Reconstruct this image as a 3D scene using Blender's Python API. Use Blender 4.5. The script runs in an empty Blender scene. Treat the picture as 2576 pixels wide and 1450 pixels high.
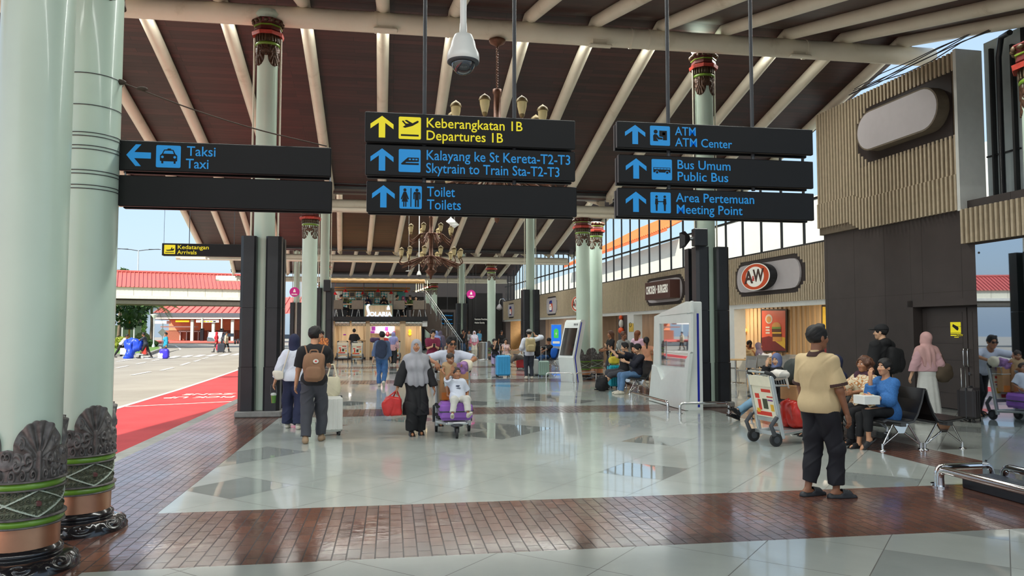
import bpy, bmesh, math, random
import numpy as np
from mathutils import Vector, Matrix
random.seed(7)
SC = bpy.context.scene
COL = SC.collection
pi = math.pi
# ---------------------------------------------------------------- camera
FPX = 1900.0
YAW = math.radians(9.06)
PITCH = math.atan((830 - 725) / FPX)
CAMZ = 1.68
cam = bpy.data.cameras.new('camera'); cam.lens = FPX / 2576 * 36; cam.sensor_width = 36
cam.clip_start = 0.05; cam.clip_end = 1500
camo = bpy.data.objects.new('camera', cam); COL.objects.link(camo)
camo.location = (0, 0, CAMZ); camo.rotation_euler = (pi / 2 + PITCH, 0, -YAW)
SC.camera = camo
# ---------------------------------------------------------------- exposure, sky, sun
SC.view_settings.view_transform = 'Standard'; SC.view_settings.look = 'None'
SC.view_settings.gamma = 1; SC.view_settings.use_curve_mapping = False
SC.view_settings.exposure = 0.96
wd = bpy.data.worlds.new('sky'); SC.world = wd; wd.use_nodes = True
nt = wd.node_tree; nt.nodes.clear()
wo = nt.nodes.new('ShaderNodeOutputWorld'); bg = nt.nodes.new('ShaderNodeBackground')
sky = nt.nodes.new('ShaderNodeTexSky'); sky.sky_type = 'NISHITA'; sky.sun_disc = False
sky.sun_elevation = math.radians(48); sky.sun_rotation = math.radians(218); sky.air_density = 1.0
sky.dust_density = 2.5; sky.ozone_density = 1.2
mixw = nt.nodes.new('ShaderNodeMix'); mixw.data_type = 'RGBA'; mixw.inputs[0].default_value = 0.45
mulw = nt.nodes.new('ShaderNodeVectorMath'); mulw.operation = 'SCALE'; mulw.inputs[3].default_value = 0.12
nt.links.new(sky.outputs[0], mulw.inputs[0]); nt.links.new(mulw.outputs[0], mixw.inputs[6])
mixw.inputs[7].default_value = (0.50, 0.66, 0.84, 1)
nt.links.new(mixw.outputs[2], bg.inputs[0]); bg.inputs[1].default_value = 0.85
nt.links.new(bg.outputs[0], wo.inputs[0])
SUN_DIR = Vector((0.73, 0.95, -1.0))
sl = bpy.data.lights.new('sun', 'SUN'); sl.energy = 3.4; sl.angle = math.radians(0.6); sl.color = (1, 0.95, 0.86)
so = bpy.data.objects.new('sun', sl); COL.objects.link(so); so.location = (-30, -20, 40)
so.rotation_euler = SUN_DIR.to_track_quat('-Z', 'Y').to_euler()
# area lamps without fittings, added to light the shop and cafe interiors
def interior_lamp(x, y, z, power, size=0.6, color=(1, 0.96, 0.88)):
    l = bpy.data.lights.new('interior_lamp', 'AREA'); l.shape = 'DISK'; l.size = size; l.energy = power; l.color = color
    o = bpy.data.objects.new('interior_lamp', l); COL.objects.link(o); o.location = (x, y, z); return o
def fill_strip(y, z, power, x0=-7.5, x1=9.5, w=.3):     # unseen area strips added under the roof to brighten the hall
    l = bpy.data.lights.new('hall_fill_strip', 'AREA'); l.shape = 'RECTANGLE'; l.size = x1 - x0; l.size_y = w; l.energy = power; l.color = (.97, 1, .95)
    o = bpy.data.objects.new('hall_fill_strip', l); COL.objects.link(o); o.location = ((x0 + x1) / 2, y, z); return o
for (ly, lz, lp_) in ((-1.5, 7.6, 380), (8.6, 6.3, 300), (16.15, 8.16, 380), (25.5, 5.62, 210), (34.55, 8.16, 420), (43.9, 5.62, 220), (52.95, 8.16, 300), (62.3, 5.62, 80)):
    fill_strip(ly, lz, lp_)
# ---------------------------------------------------------------- pixel helpers (pixel of the photo -> point of the place)
_ca, _sa = math.cos(YAW), math.sin(YAW); _cp, _sp = math.cos(PITCH), math.sin(PITCH)
def ray(u, v):
    x = (u - 1288) / FPX; y = (725 - v) / FPX
    f = _cp - y * _sp; z = _sp + y * _cp
    return Vector((x * _ca + f * _sa, f * _ca - x * _sa, z))
O = Vector((0, 0, CAMZ))
def G(u, v, z=0.0):
    r = ray(u, v); return O + r * ((z - CAMZ) / r.z)
def onY(u, v, Y):
    r = ray(u, v); return O + r * (Y / r.y)
def onX(u, v, X):
    r = ray(u, v); return O + r * (X / r.x)
def onP(u, v, p, n):
    r = ray(u, v); p = Vector(p); n = Vector(n); return O + r * ((p - O).dot(n) / r.dot(n))
def at(u, Y, z=0.0):     # the point at height z in the pixel column u at the world depth Y
    r = ray(u, 830); k = Y / r.y; return Vector((r.x * k, Y, z))
# ---------------------------------------------------------------- tags
WM = {}
def tag(o, label=None, cat=None, group=None, kind=None):
    if label: o['label'] = label
    if cat: o['category'] = cat
    if group: o['group'] = group
    if kind: o['kind'] = kind
    return o
def thing(name, label, cat, loc=(0, 0, 0), rz=0.0, group=None):
    o = bpy.data.objects.new(name, None); COL.objects.link(o); o.empty_display_size = 0.2
    o.location = loc; o.rotation_euler = (0, 0, rz)
    WM[o.name] = Matrix.Translation(Vector(loc)) @ Matrix.Rotation(rz, 4, 'Z')
    return tag(o, label, cat, group)
def dup(o, loc=None, rz=None, label=None, group=None, parent=None, shift=None):
    c = o.copy(); COL.objects.link(c)
    if parent is not None: c.parent = parent
    if loc is not None: c.location = loc
    if rz is not None: c.rotation_euler = (0, 0, rz)
    if label: c['label'] = label
    if group: c['group'] = group
    for ch in o.children: dup(ch, parent=c)
    return c
# ---------------------------------------------------------------- mesh builder
class MB:
    def __init__(s, M=None):
        s.v = []; s.f = []; s.mi = []; s.sm = []; s.M = M
    def add(s, V, F, mi=0, sm=False):
        b = len(s.v)
        if s.M is not None: V = [s.M @ Vector(p) for p in V]
        s.v += [tuple(p) for p in V]
        for f in F: s.f.append(tuple(b + i for i in f)); s.mi.append(mi); s.sm.append(sm)
        return s
    def box(s, c, d, rz=0.0, mi=0, ch=0.0, R=None):
        c = Vector(c); hx, hy, hz = d[0] / 2, d[1] / 2, d[2] / 2
        if R is None: R = Matrix.Rotation(rz, 3, 'Z')
        if ch <= 0:
            V = [c + R @ Vector((x, y, z)) for x in (-hx, hx) for y in (-hy, hy) for z in (-hz, hz)]
            F = [(0, 1, 3, 2), (4, 6, 7, 5), (0, 4, 5, 1), (2, 3, 7, 6), (0, 2, 6, 4), (1, 5, 7, 3)]
            return s.add(V, F, mi)
        k = min(ch, hx * .98, hy * .98, hz * .98); V = []; idx = {}
        for sx in (-1, 1):
            for sy in (-1, 1):
                for sz in (-1, 1):
                    for a in range(3):
                        p = [sx * hx, sy * hy, sz * hz]
                        for j in range(3):
                            if j != a: p[j] -= (sx, sy, sz)[j] * k
                        idx[(sx, sy, sz, a)] = len(V); V.append(c + R @ Vector(p))
        F = []
        def order(q, n):
            ct = sum((V[i] for i in q), Vector()) / len(q); n = R @ Vector(n)
            t = (V[q[0]] - ct).normalized(); b2 = n.cross(t)
            return sorted(q, key=lambda i: math.atan2((V[i] - ct).dot(b2), (V[i] - ct).dot(t)))
        for a in range(3):
            for sg in (-1, 1):
                q = [i for (k3, i) in idx.items() if k3[3] == a and k3[a] == sg]
                n = [0, 0, 0]; n[a] = sg; F.append(order(q, n))
        for a in range(3):
            b2, c2 = [j for j in range(3) if j != a]
            for sb in (-1, 1):
                for sc in (-1, 1):
                    q = [i for (k3, i) in idx.items() if k3[b2] == sb and k3[c2] == sc and k3[3] in (b2, c2)]
                    n = [0, 0, 0]; n[b2] = sb; n[c2] = sc; F.append(order(q, n))
        for sx in (-1, 1):
            for sy in (-1, 1):
                for sz in (-1, 1):
                    F.append(order([idx[(sx, sy, sz, a)] for a in range(3)], (sx, sy, sz)))
        return s.add(V, F, mi)
    def cyl(s, p0, p1, r0, r1=None, n=16, caps=True, mi=0, sm=True):
        p0, p1 = Vector(p0), Vector(p1); r1 = r0 if r1 is None else r1
        ax = (p1 - p0).normalized(); t = ax.orthogonal().normalized(); b = ax.cross(t)
        V = []
        for p, r in ((p0, r0), (p1, r1)):
            V += [p + (t * math.cos(2 * pi * i / n) + b * math.sin(2 * pi * i / n)) * r for i in range(n)]
        s.add(V, [(i, (i + 1) % n, n + (i + 1) % n, n + i) for i in range(n)], mi, sm)
        if caps: s.add(V, [tuple(reversed(range(n))), tuple(range(n, 2 * n))], mi, False)
        return s
    def tube(s, P, r, n=8, mi=0, caps=True, closed=False):
        P = [Vector(p) for p in P]; m = len(P)
        rr = r if isinstance(r, (list, tuple)) else [r] * m
        T = []
        for i in range(m):
            a = P[i - 1] if (i > 0 or closed) else P[i]; b = P[(i + 1) % m] if (i < m - 1 or closed) else P[i]
            T.append((b - a).normalized())
        nn = T[0].orthogonal().normalized(); V = []
        for i in range(m):
            nn = (nn - T[i] * nn.dot(T[i]))
            nn = nn.normalized() if nn.length > 1e-6 else T[i].orthogonal().normalized()
            b = T[i].cross(nn)
            V += [P[i] + (nn * math.cos(2 * pi * j / n) + b * math.sin(2 * pi * j / n)) * rr[i] for j in range(n)]
        F = []
        for i in range(m if closed else m - 1):
            k = (i + 1) % m
            F += [(i * n + j, i * n + (j + 1) % n, k * n + (j + 1) % n, k * n + j) for j in range(n)]
        s.add(V, F, mi, True)
        if caps and not closed: s.add(V, [tuple(reversed(range(n))), tuple(range((m - 1) * n, m * n))], mi, False)
        return s
    def lathe(s, prof, n=24, c=(0, 0, 0), mi=0, sm=True, a0=0.0, ax=None):
        c = Vector(c); V = []
        for r, z in prof: V += [c + Vector((r * math.cos(a0 + 2 * pi * i / n), r * math.sin(a0 + 2 * pi * i / n), z)) for i in range(n)]
        F = []
        for k in range(len(prof) - 1):
            F += [(k * n + i, k * n + (i + 1) % n, (k + 1) * n + (i + 1) % n, (k + 1) * n + i) for i in range(n)]
        s.add(V, F, mi, sm)
        if prof[0][0] > 1e-4: s.add(V, [tuple(reversed(range(n)))], mi)
        if prof[-1][0] > 1e-4: s.add(V, [tuple(range((len(prof) - 1) * n, len(prof) * n))], mi)
        return s
    def prism(s, poly, o, ux, uy, depth, mi=0, mside=None):
        o, ux, uy = Vector(o), Vector(ux).normalized(), Vector(uy).normalized(); w = ux.cross(uy); n = len(poly)
        ar = sum(poly[i][0] * poly[(i + 1) % n][1] - poly[(i + 1) % n][0] * poly[i][1] for i in range(n))
        if ar < 0: poly = poly[::-1]
        A = [o + ux * x + uy * y for x, y in poly]; B = [p - w * depth for p in A]
        s.add(A + B, [tuple(range(n)), tuple(reversed(range(n, 2 * n)))], mi)
        s.add(A + B, [(i, n + i, n + (i + 1) % n, (i + 1) % n) for i in range(n)], mi if mside is None else mside)
        return s
    def grid(s, fn, nu, nv, mi=0, sm=True, cu=False):
        V = [fn(i / nu, j / nv) for j in range(nv + 1) for i in range(nu + (0 if cu else 1))]
        w = nu if cu else nu + 1
        F = [(j * w + i, j * w + (i + 1) % w if cu else j * w + i + 1, (j + 1) * w + ((i + 1) % w if cu else i + 1), (j + 1) * w + i) for j in range(nv) for i in range(nu)]
        return s.add(V, F, mi, sm)
    def sph(s, c, r, nu=16, nv=10, mi=0, R=None):
        c = Vector(c); r = (r, r, r) if not isinstance(r, (list, tuple)) else r; R = R or Matrix.Identity(3)
        V = [c + R @ Vector((0, 0, -r[2]))]
        for j in range(1, nv):
            a = -pi / 2 + pi * j / nv
            V += [c + R @ Vector((r[0] * math.cos(a) * math.cos(2 * pi * i / nu), r[1] * math.cos(a) * math.sin(2 * pi * i / nu), r[2] * math.sin(a))) for i in range(nu)]
        V.append(c + R @ Vector((0, 0, r[2]))); F = [(0, 1 + (i + 1) % nu, 1 + i) for i in range(nu)]
        for j in range(nv - 2):
            F += [(1 + j * nu + i, 1 + j * nu + (i + 1) % nu, 1 + (j + 1) * nu + (i + 1) % nu, 1 + (j + 1) * nu + i) for i in range(nu)]
        t = len(V) - 1; F += [(t, 1 + (nv - 2) * nu + i, 1 + (nv - 2) * nu + (i + 1) % nu) for i in range(nu)]
        return s.add(V, F, mi, True)
    def text(s, txt, o, ux, uy, size, mi=0, ext=0.004, bold=0.0, align='LEFT', sx=1.0, width=None):
        V, F, w = text_geo(txt, bold, align); ux, uy = Vector(ux).normalized(), Vector(uy).normalized(); n = ux.cross(uy)
        if width: sx = width / (w * size)
        o = Vector(o)
        return s.add([o + ux * (p[0] * size * sx) + uy * (p[1] * size) + n * (p[2] * ext) for p in V], F, mi)
    def build(s, name, mats, parent=None, world=False, props=None):
        me = bpy.data.meshes.new(name); V = s.v
        if world and parent is not None:
            inv = WM[parent.name].inverted(); V = [inv @ Vector(p) for p in V]
        me.from_pydata([tuple(p) for p in V], [], s.f)
        if not isinstance(mats, (list, tuple)): mats = [mats]
        for m in mats: me.materials.append(m)
        me.polygons.foreach_set('material_index', s.mi); me.polygons.foreach_set('use_smooth', s.sm)
        me.update()
        o = bpy.data.objects.new(name, me); COL.objects.link(o)
        if parent is not None:
            o.parent = parent; WM[o.name] = WM[parent.name]
        else: WM[o.name] = Matrix.Identity(4)
        return o
def centre(o):          # moves a single-mesh thing's origin to the foot of its bounding box
    me = o.data; n = len(me.vertices); a = np.empty(n * 3, np.float32); me.vertices.foreach_get('co', a); a = a.reshape(-1, 3)
    c = np.array([(a[:, 0].min() + a[:, 0].max()) / 2, (a[:, 1].min() + a[:, 1].max()) / 2, a[:, 2].min()], np.float32)
    me.vertices.foreach_set('co', (a - c).ravel()); o.location = [float(x) for x in c]; WM[o.name] = Matrix.Translation(o.location); return o
def solo(mb, name, mats, label, cat, group=None): return tag(centre(mb.build(name, mats)), label, cat, group)
def struct(mb, name, mats): return tag(mb.build(name, mats), kind='structure')
_TG = {}
CAPH = []
def text_geo(txt, bold, align):
    k = (txt, bold, align)
    if not CAPH and txt != 'H':
        CAPH.append(1.0); V, F, w = text_geo('H', 0.0, 'LEFT'); CAPH[0] = .70 / (max(v[1] for v in V) - min(v[1] for v in V))
    if k not in _TG:
        cu = bpy.data.curves.new('t', 'FONT'); cu.body = txt; cu.size = 1; cu.extrude = 0.5; cu.offset = bold; cu.align_x = align; cu.resolution_u = 3
        ob = bpy.data.objects.new('t', cu); COL.objects.link(ob)
        me = ob.evaluated_get(bpy.context.evaluated_depsgraph_get()).to_mesh()
        cf = CAPH[0] if CAPH else 1; V = [(v.co.x * cf, v.co.y * cf, v.co.z) for v in me.vertices]; F = [tuple(p.vertices) for p in me.polygons]
        w = max(v[0] for v in V) - min(v[0] for v in V)
        ob.to_mesh_clear(); bpy.data.objects.remove(ob); bpy.data.curves.remove(cu); _TG[k] = (V, F, w)
    return _TG[k]
def rrect(x0, y0, x1, y1, r, n=5):
    P = []
    for cx, cy, a in ((x1 - r, y0 + r, -90), (x1 - r, y1 - r, 0), (x0 + r, y1 - r, 90), (x0 + r, y0 + r, 180)):
        P += [(cx + r * math.cos(math.radians(a + 90 * i / n)), cy + r * math.sin(math.radians(a + 90 * i / n))) for i in range(n + 1)]
    return P
def disc(cx, cy, rx, ry=None, n=28): ry = ry or rx; return [(cx + rx * math.cos(2 * pi * i / n), cy + ry * math.sin(2 * pi * i / n)) for i in range(n)]
def arc3(pts, r, n=6):       # polyline with rounded corners
    P = [Vector(p) for p in pts]; out = [P[0]]
    for i in range(1, len(P) - 1):
        a = (P[i - 1] - P[i]); b = (P[i + 1] - P[i]); k = min(r, a.length / 2, b.length / 2); a = P[i] + a.normalized() * k; b = P[i] + b.normalized() * k
        for j in range(n + 1):
            t = j / n; out.append(a * (1 - t) ** 2 + P[i] * 2 * t * (1 - t) + b * t * t)
    return out + [P[-1]]
# ---------------------------------------------------------------- materials
def S(r, g, b): return tuple(((c / 255) / 12.92 if c / 255 <= 0.04045 else ((c / 255 + 0.055) / 1.055) ** 2.4) for c in (r, g, b))
class NT:
    def __init__(s, m): m.use_nodes = True; s.t = m.node_tree; s.b = s.t.nodes['Principled BSDF']
    def n(s, ty, **kw):
        o = s.t.nodes.new('ShaderNode' + ty)
        for k, v in kw.items(): setattr(o, k, v)
        return o
    def l(s, a, b): s.t.links.new(a, b)
    def obj(s): return s.n('TexCoord').outputs['Object']
    def geo(s): return s.n('NewGeometry').outputs['Position']
    def noise(s, vec, scale, detail=3, rough=.55):
        q = s.n('TexNoise'); q.inputs['Scale'].default_value = scale; q.inputs['Detail'].default_value = detail; q.inputs['Roughness'].default_value = rough
        if vec is not None: s.l(vec, q.inputs['Vector'])
        return q.outputs['Fac']
    def ramp(s, fac, stops, const=False):
        q = s.n('ValToRGB'); e = q.color_ramp; e.interpolation = 'CONSTANT' if const else 'LINEAR'
        while len(e.elements) < len(stops): e.elements.new(0.5)
        for el, (p, c) in zip(e.elements, stops): el.position = p; el.color = (*c, 1)
        s.l(fac, q.inputs[0]); return q.outputs[0]
    def math(s, op, a, b=None, c=None):
        q = s.n('Math', operation=op)
        for i, x in enumerate((a, b, c)):
            if x is None: continue
            if isinstance(x, (int, float)): q.inputs[i].default_value = x
            else: s.l(x, q.inputs[i])
        return q.outputs[0]
    def mix(s, fac, a, b):
        q = s.n('Mix', data_type='RGBA')
        for i, x in ((0, fac), (6, a), (7, b)):
            if isinstance(x, (int, float)): q.inputs[i].default_value = x
            elif isinstance(x, tuple): q.inputs[i].default_value = (*x, 1)
            else: s.l(x, q.inputs[i])
        return q.outputs[2]
    def bump(s, h, strength=.3, dist=.01):
        q = s.n('Bump'); q.inputs['Strength'].default_value = strength; q.inputs['Distance'].default_value = dist
        s.l(h, q.inputs['Height']); s.l(q.outputs[0], s.b.inputs['Normal']); return q
    def col(s, c):
        if isinstance(c, tuple): s.b.inputs['Base Color'].default_value = (*c, 1)
        else: s.l(c, s.b.inputs['Base Color'])
    def set(s, **kw):
        for k, v in kw.items():
            i = s.b.inputs[k.replace('_', ' ')]
            if isinstance(v, (int, float)): i.default_value = v
            elif isinstance(v, tuple): i.default_value = (*v, 1) if len(v) == 3 else v
            else: s.l(v, i)
_MC = {}
def mat(name, c, rough=.5, metal=0.0, var=.12, scale=6.0, bump=0.0, bscale=60.0, emit=0.0, spec=None, coat=0.0):
    """plain procedural surface: colour with a soft unevenness, optional fine bump"""
    if name in _MC: return _MC[name]
    m = bpy.data.materials.new(name); t = NT(m); c = S(*c)
    v = t.obj()
    if var > 0:
        f = t.noise(v, scale, 4)
        t.col(t.ramp(f, [(0.3, tuple(x * (1 - var) for x in c)), (0.7, tuple(min(1, x * (1 + var * .6)) for x in c))]))
    else: t.col(c)
    t.set(Roughness=rough, Metallic=metal)
    if coat: t.set(Coat_Weight=coat, Coat_Roughness=.08)
    if spec is not None: t.b.inputs['Specular IOR Level'].default_value = spec
    if bump > 0: t.bump(t.noise(v, bscale, 3), bump, .004)
    if emit > 0: t.set(Emission_Color=c, Emission_Strength=emit)
    _MC[name] = m; return m
# ================================================================ materials of the hall
def m_tile():
    m = bpy.data.materials.new('polished_tile'); t = NT(m)
    mp = t.n('Mapping'); mp.inputs['Rotation'].default_value = (0, 0, math.radians(42)); t.l(t.geo(), mp.inputs['Vector'])
    sp = t.n('SeparateXYZ'); t.l(mp.outputs[0], sp.inputs[0])
    ux = t.math('DIVIDE', sp.outputs[0], .81); uy = t.math('DIVIDE', sp.outputs[1], .81)
    fx = t.math('ABSOLUTE', t.math('SUBTRACT', t.math('FRACT', ux), .5)); fy = t.math('ABSOLUTE', t.math('SUBTRACT', t.math('FRACT', uy), .5))
    joint = t.math('GREATER_THAN', t.math('MAXIMUM', fx, fy), .4955)
    cb = t.n('CombineXYZ'); t.l(t.math('FLOOR', ux), cb.inputs[0]); t.l(t.math('FLOOR', uy), cb.inputs[1])
    wn = t.n('TexWhiteNoise', noise_dimensions='2D'); t.l(cb.outputs[0], wn.inputs['Vector'])
    shiny = t.math('LESS_THAN', wn.outputs['Value'], .17)
    f = t.noise(t.geo(), .9, 5)
    matte = t.ramp(f, [(.3, S(164, 171, 165)), (.7, S(183, 189, 183))]); dark = t.ramp(f, [(.3, S(142, 149, 146)), (.7, S(160, 166, 162))])
    c = t.mix(shiny, matte, dark); c = t.mix(joint, c, S(88, 88, 84)); t.col(c)
    r = t.math('SUBTRACT', .17, t.math('MULTIPLY', shiny, .14)); r = t.math('ADD', r, t.math('MULTIPLY', joint, .4)); t.l(r, t.b.inputs['Roughness'])
    t.set(Coat_Weight=.35, Coat_Roughness=.04); t.b.inputs['Specular IOR Level'].default_value = .6
    t.bump(t.math('ADD', t.math('MULTIPLY', joint, -.4), t.noise(t.geo(), 1.6, 1)), .05, .02)
    return m
def m_brick():
    m = bpy.data.materials.new('glazed_brick_paver'); t = NT(m)
    mp = t.n('Mapping'); mp.inputs['Rotation'].default_value = (0, 0, pi / 2); t.l(t.geo(), mp.inputs['Vector'])
    b = t.n('TexBrick', offset=.5, offset_frequency=2); t.l(mp.outputs[0], b.inputs['Vector'])
    for k, v in (('Scale', 1), ('Mortar Size', .0055), ('Mortar Smooth', .1), ('Bias', 0), ('Brick Width', .24), ('Row Height', .105)): b.inputs[k].default_value = v
    b.inputs['Color1'].default_value = (*S(120, 76, 60), 1); b.inputs['Color2'].default_value = (*S(94, 63, 54), 1); b.inputs['Mortar'].default_value = (*S(26, 18, 16), 1)
    f = t.noise(t.geo(), 1.3, 4)
    t.col(t.mix(t.math('MULTIPLY', f, .35), b.outputs['Color'], S(88, 66, 58)))
    t.l(t.math('ADD', t.math('MULTIPLY', b.outputs['Fac'], .4), t.math('MULTIPLY', f, .36)), t.b.inputs['Roughness'])
    t.set(Coat_Weight=.22, Coat_Roughness=.1)
    h = t.math('ADD', t.math('MULTIPLY', b.outputs['Fac'], -1), t.math('MULTIPLY', t.noise(t.geo(), 7, 2), .5)); t.bump(h, .6, .01)
    return m
def m_plank():
    m = bpy.data.materials.new('ceiling_board'); t = NT(m); v = t.geo()
    b = t.n('TexBrick', offset=.37, offset_frequency=3); 
    for k, x in (('Scale', 1), ('Mortar Size', .005), ('Mortar Smooth', .2), ('Brick Width', 2.4), ('Row Height', .14)): b.inputs[k].default_value = x
    t.l(v, b.inputs['Vector']); b.inputs['Color1'].default_value = (*S(86, 50, 46), 1); b.inputs['Color2'].default_value = (*S(58, 37, 35), 1); b.inputs['Mortar'].default_value = (*S(10, 8, 8), 1)
    mp = t.n('Mapping'); mp.inputs['Scale'].default_value = (.7, 9, 1); t.l(v, mp.inputs['Vector'])
    g = t.noise(mp.outputs[0], 1.6, 5); t.col(t.mix(t.math('MULTIPLY', g, .75), b.outputs['Color'], S(30, 20, 20)))
    t.set(Roughness=.5); t.bump(t.math('MULTIPLY', b.outputs['Fac'], -1), .5, .01); return m
def m_cream():
    m = bpy.data.materials.new('cream_enamel'); t = NT(m); f = t.noise(t.geo(), 1.1, 6, .65)
    t.col(t.ramp(f, [(.25, S(196, 184, 160)), (.42, S(228, 220, 200)), (.75, S(236, 230, 212))])); t.set(Roughness=.42); return m
M_TILE, M_BRICK, M_PLANK, M_CREAM = m_tile(), m_brick(), m_plank(), m_cream()
M_MINT = mat('mint_enamel', (198, 218, 202), .33, var=.05, scale=1.2, coat=.3)
M_BLACK = mat('black_cladding', (34, 35, 39), .3, var=.25, scale=3)
M_STONE = mat('grey_plinth_stone', (138, 138, 134), .5, var=.2, scale=9)
M_STEEL = mat('brushed_steel', (190, 190, 188), .25, 1.0, var=.06)
M_CHROME = mat('chrome_tube', (215, 215, 215), .09, 1.0, var=.03)
M_RUBBER = mat('dark_rubber', (34, 34, 35), .6)
M_WHITE = mat('white_paint', (226, 228, 224), .4, var=.04)
M_DGREY = mat('dark_grey_plastic', (62, 64, 68), .4)
# ================================================================ floor, kerb, road
def xo(Y):       # the hall bends gently to the left in the distance
    ks = [(-20, 0), (18, 0), (24.8, -.12), (34, -.5), (43.2, -1.05), (52.4, -1.9), (61.6, -3.0), (80, -6)]
    for (a, x), (b, y) in zip(ks, ks[1:]):
        if Y <= b: return x + (y - x) * max(0, (Y - a)) / (b - a)
    return -6
def wallX(Y): return 11.7 - .045 * (Y - 15)
XL0, XL1, XR0, XR1 = -3.45, -2.1, 6.6, 7.5
fl = MB(); ys = [-8, G(1300, 1390).y, G(1300, 1260).y, G(870, 1049).y, G(870, 1031).y, 23.9, 25.6, 33.2, 34.9, 42.4, 44.0, 80]
for i in range(len(ys) - 1):
    a, b = ys[i], ys[i + 1]; band = i % 2
    for (x0, x1, brick) in ((XL0, XL1, 1), (XL1, XR0, band), (XR0, XR1, 1), (XR1, 17.0, band if i > 3 else 0)):
        if x1 > 12 and not brick: brick = 0
        n = max(1, int((b - a) / 6))
        for k in range(n):
            y0, y1 = a + (b - a) * k / n, a + (b - a) * (k + 1) / n
            fl.add([(x0 + xo(y0), y0, 0), (x1 + xo(y0), y0, 0), (x1 + xo(y1), y1, 0), (x0 + xo(y1), y1, 0)], [(0, 1, 2, 3)], brick)
struct(fl, 'floor', [M_TILE, M_BRICK])
kb = MB()
for k in range(30):
    y0, y1 = -8 + 3 * k, -8 + 3 * (k + 1)
    def kp(dx, y, z): return (XL0 + dx + xo(y), y, z)
    V = [kp(0, y0, .0), kp(-.22, y0, 0), kp(-.25, y0, -.13), kp(0, y0, -.2), kp(0, y1, 0), kp(-.22, y1, 0), kp(-.25, y1, -.13), kp(0, y1, -.2)]
    kb.add(V, [(0, 4, 5, 1), (1, 5, 6, 2)])
struct(kb, 'trim_1', mat('kerb_concrete', (168, 168, 160), .7, var=.18, scale=4, bump=.2))
ZR = -.12
def m_asphalt():
    m = bpy.data.materials.new('asphalt'); t = NT(m); v = t.geo(); f = t.noise(v, .35, 6, .6); g = t.noise(v, 60, 2)
    c = t.mix(t.math('MULTIPLY', g, .3), t.ramp(f, [(.3, S(150, 143, 130)), (.7, S(172, 166, 152))]), S(122, 117, 108)); t.col(c); t.set(Roughness=.8); t.bump(g, .2, .006); return m
def m_red():
    m = bpy.data.materials.new('red_road_coating'); t = NT(m); v = t.geo(); f = t.noise(v, 1.1, 6, .7); g = t.noise(v, 50, 2)
    t.col(t.mix(t.math('MULTIPLY', g, .2), t.ramp(f, [(.3, S(186, 52, 54)), (.7, S(206, 70, 70))]), S(150, 44, 44))); t.set(Roughness=.7); return m
M_ASPH, M_LINE = m_asphalt(), mat('road_marking_paint', (236, 232, 222), .6, var=.12, scale=8)
rd = MB(); rd.add([(-140, -40, ZR), (XL0 + .3, -40, ZR), (XL0 + .3, 24, ZR), (-140, 24, ZR)], [(0, 1, 2, 3)])
rd.add([(-140, 24, ZR), (XL0 + .3, 24, ZR), (XL0 - 5, 190, ZR), (-140, 190, ZR)], [(0, 1, 2, 3)])
rd.add([(XL0 + .3, 80, ZR), (80, 80, ZR), (80, 190, ZR), (XL0 - 5, 190, ZR)], [(0, 1, 2, 3)])
rd.add([(13, -30, ZR), (80, -30, ZR), (80, 80, ZR), (13, 80, ZR)], [(0, 1, 2, 3)])
tag(rd.build('road', M_ASPH), kind='structure')
rz = MB(); XRZ = -6.1
for k in range(24):
    y0, y1 = -8 + 3 * k, -5 + 3 * k
    rz.add([(XRZ + xo(y0), y0, ZR + .006), (XL0 - .2 + xo(y0), y0, ZR + .006), (XL0 - .2 + xo(y1), y1, ZR + .006), (XRZ + xo(y1), y1, ZR + .006)], [(0, 1, 2, 3)])
tag(rz.build('red_pickup_lane', m_red()), kind='structure')
def strip(P, w, z=ZR + .012):        # a painted line along ground points
    mb = MB(); P = [Vector((p[0], p[1], z)) for p in P]
    for a, b in zip(P, P[1:]):
        d = (b - a).normalized(); n = Vector((-d.y, d.x, 0)) * w / 2
        mb.add([a + n, a - n, b - n, b + n], [(0, 3, 2, 1) if n.cross(d).z > 0 else (0, 1, 2, 3)])
    return mb
e = strip([(XRZ + xo(y) - .06, y) for y in range(-6, 66, 6)], .13); solo(e, 'lane_edge_line', M_LINE, 'white line along the outer edge of the red pick-up lane', 'road marking')
p0, p1 = G(300, 1025, ZR), G(612, 1011, ZR); e = strip([(XRZ, p0.y), (XL0 - .35, p1.y)], .1); solo(e, 'bay_line', M_LINE, 'thin white line running across the red pick-up lane', 'road marking')
e = strip([(XL0 - .36 + xo(y), y) for y in range(-6, 40, 4)], .07); solo(e, 'kerb_line', M_LINE, 'white line painted along the foot of the pavement kerb', 'road marking')
tx = MB(); c0 = G(500, 1000, ZR); o = Vector((-3.95, c0.y + .15, ZR + .012))
tx.text('PICK UP', (c0.x + .95, c0.y + .1, ZR + .012), (-1, 0, 0), (0, -1, 0), .62, ext=.002, bold=.02, width=1.75)
tx.text('ZONE', (c0.x + .75, c0.y + 1.05, ZR + .012), (-1, 0, 0), (0, -1, 0), .62, ext=.002, bold=.02, width=1.35)
solo(tx, 'lane_lettering', M_LINE, 'white upside-down lettering painted on the red lane', 'road marking')
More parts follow.
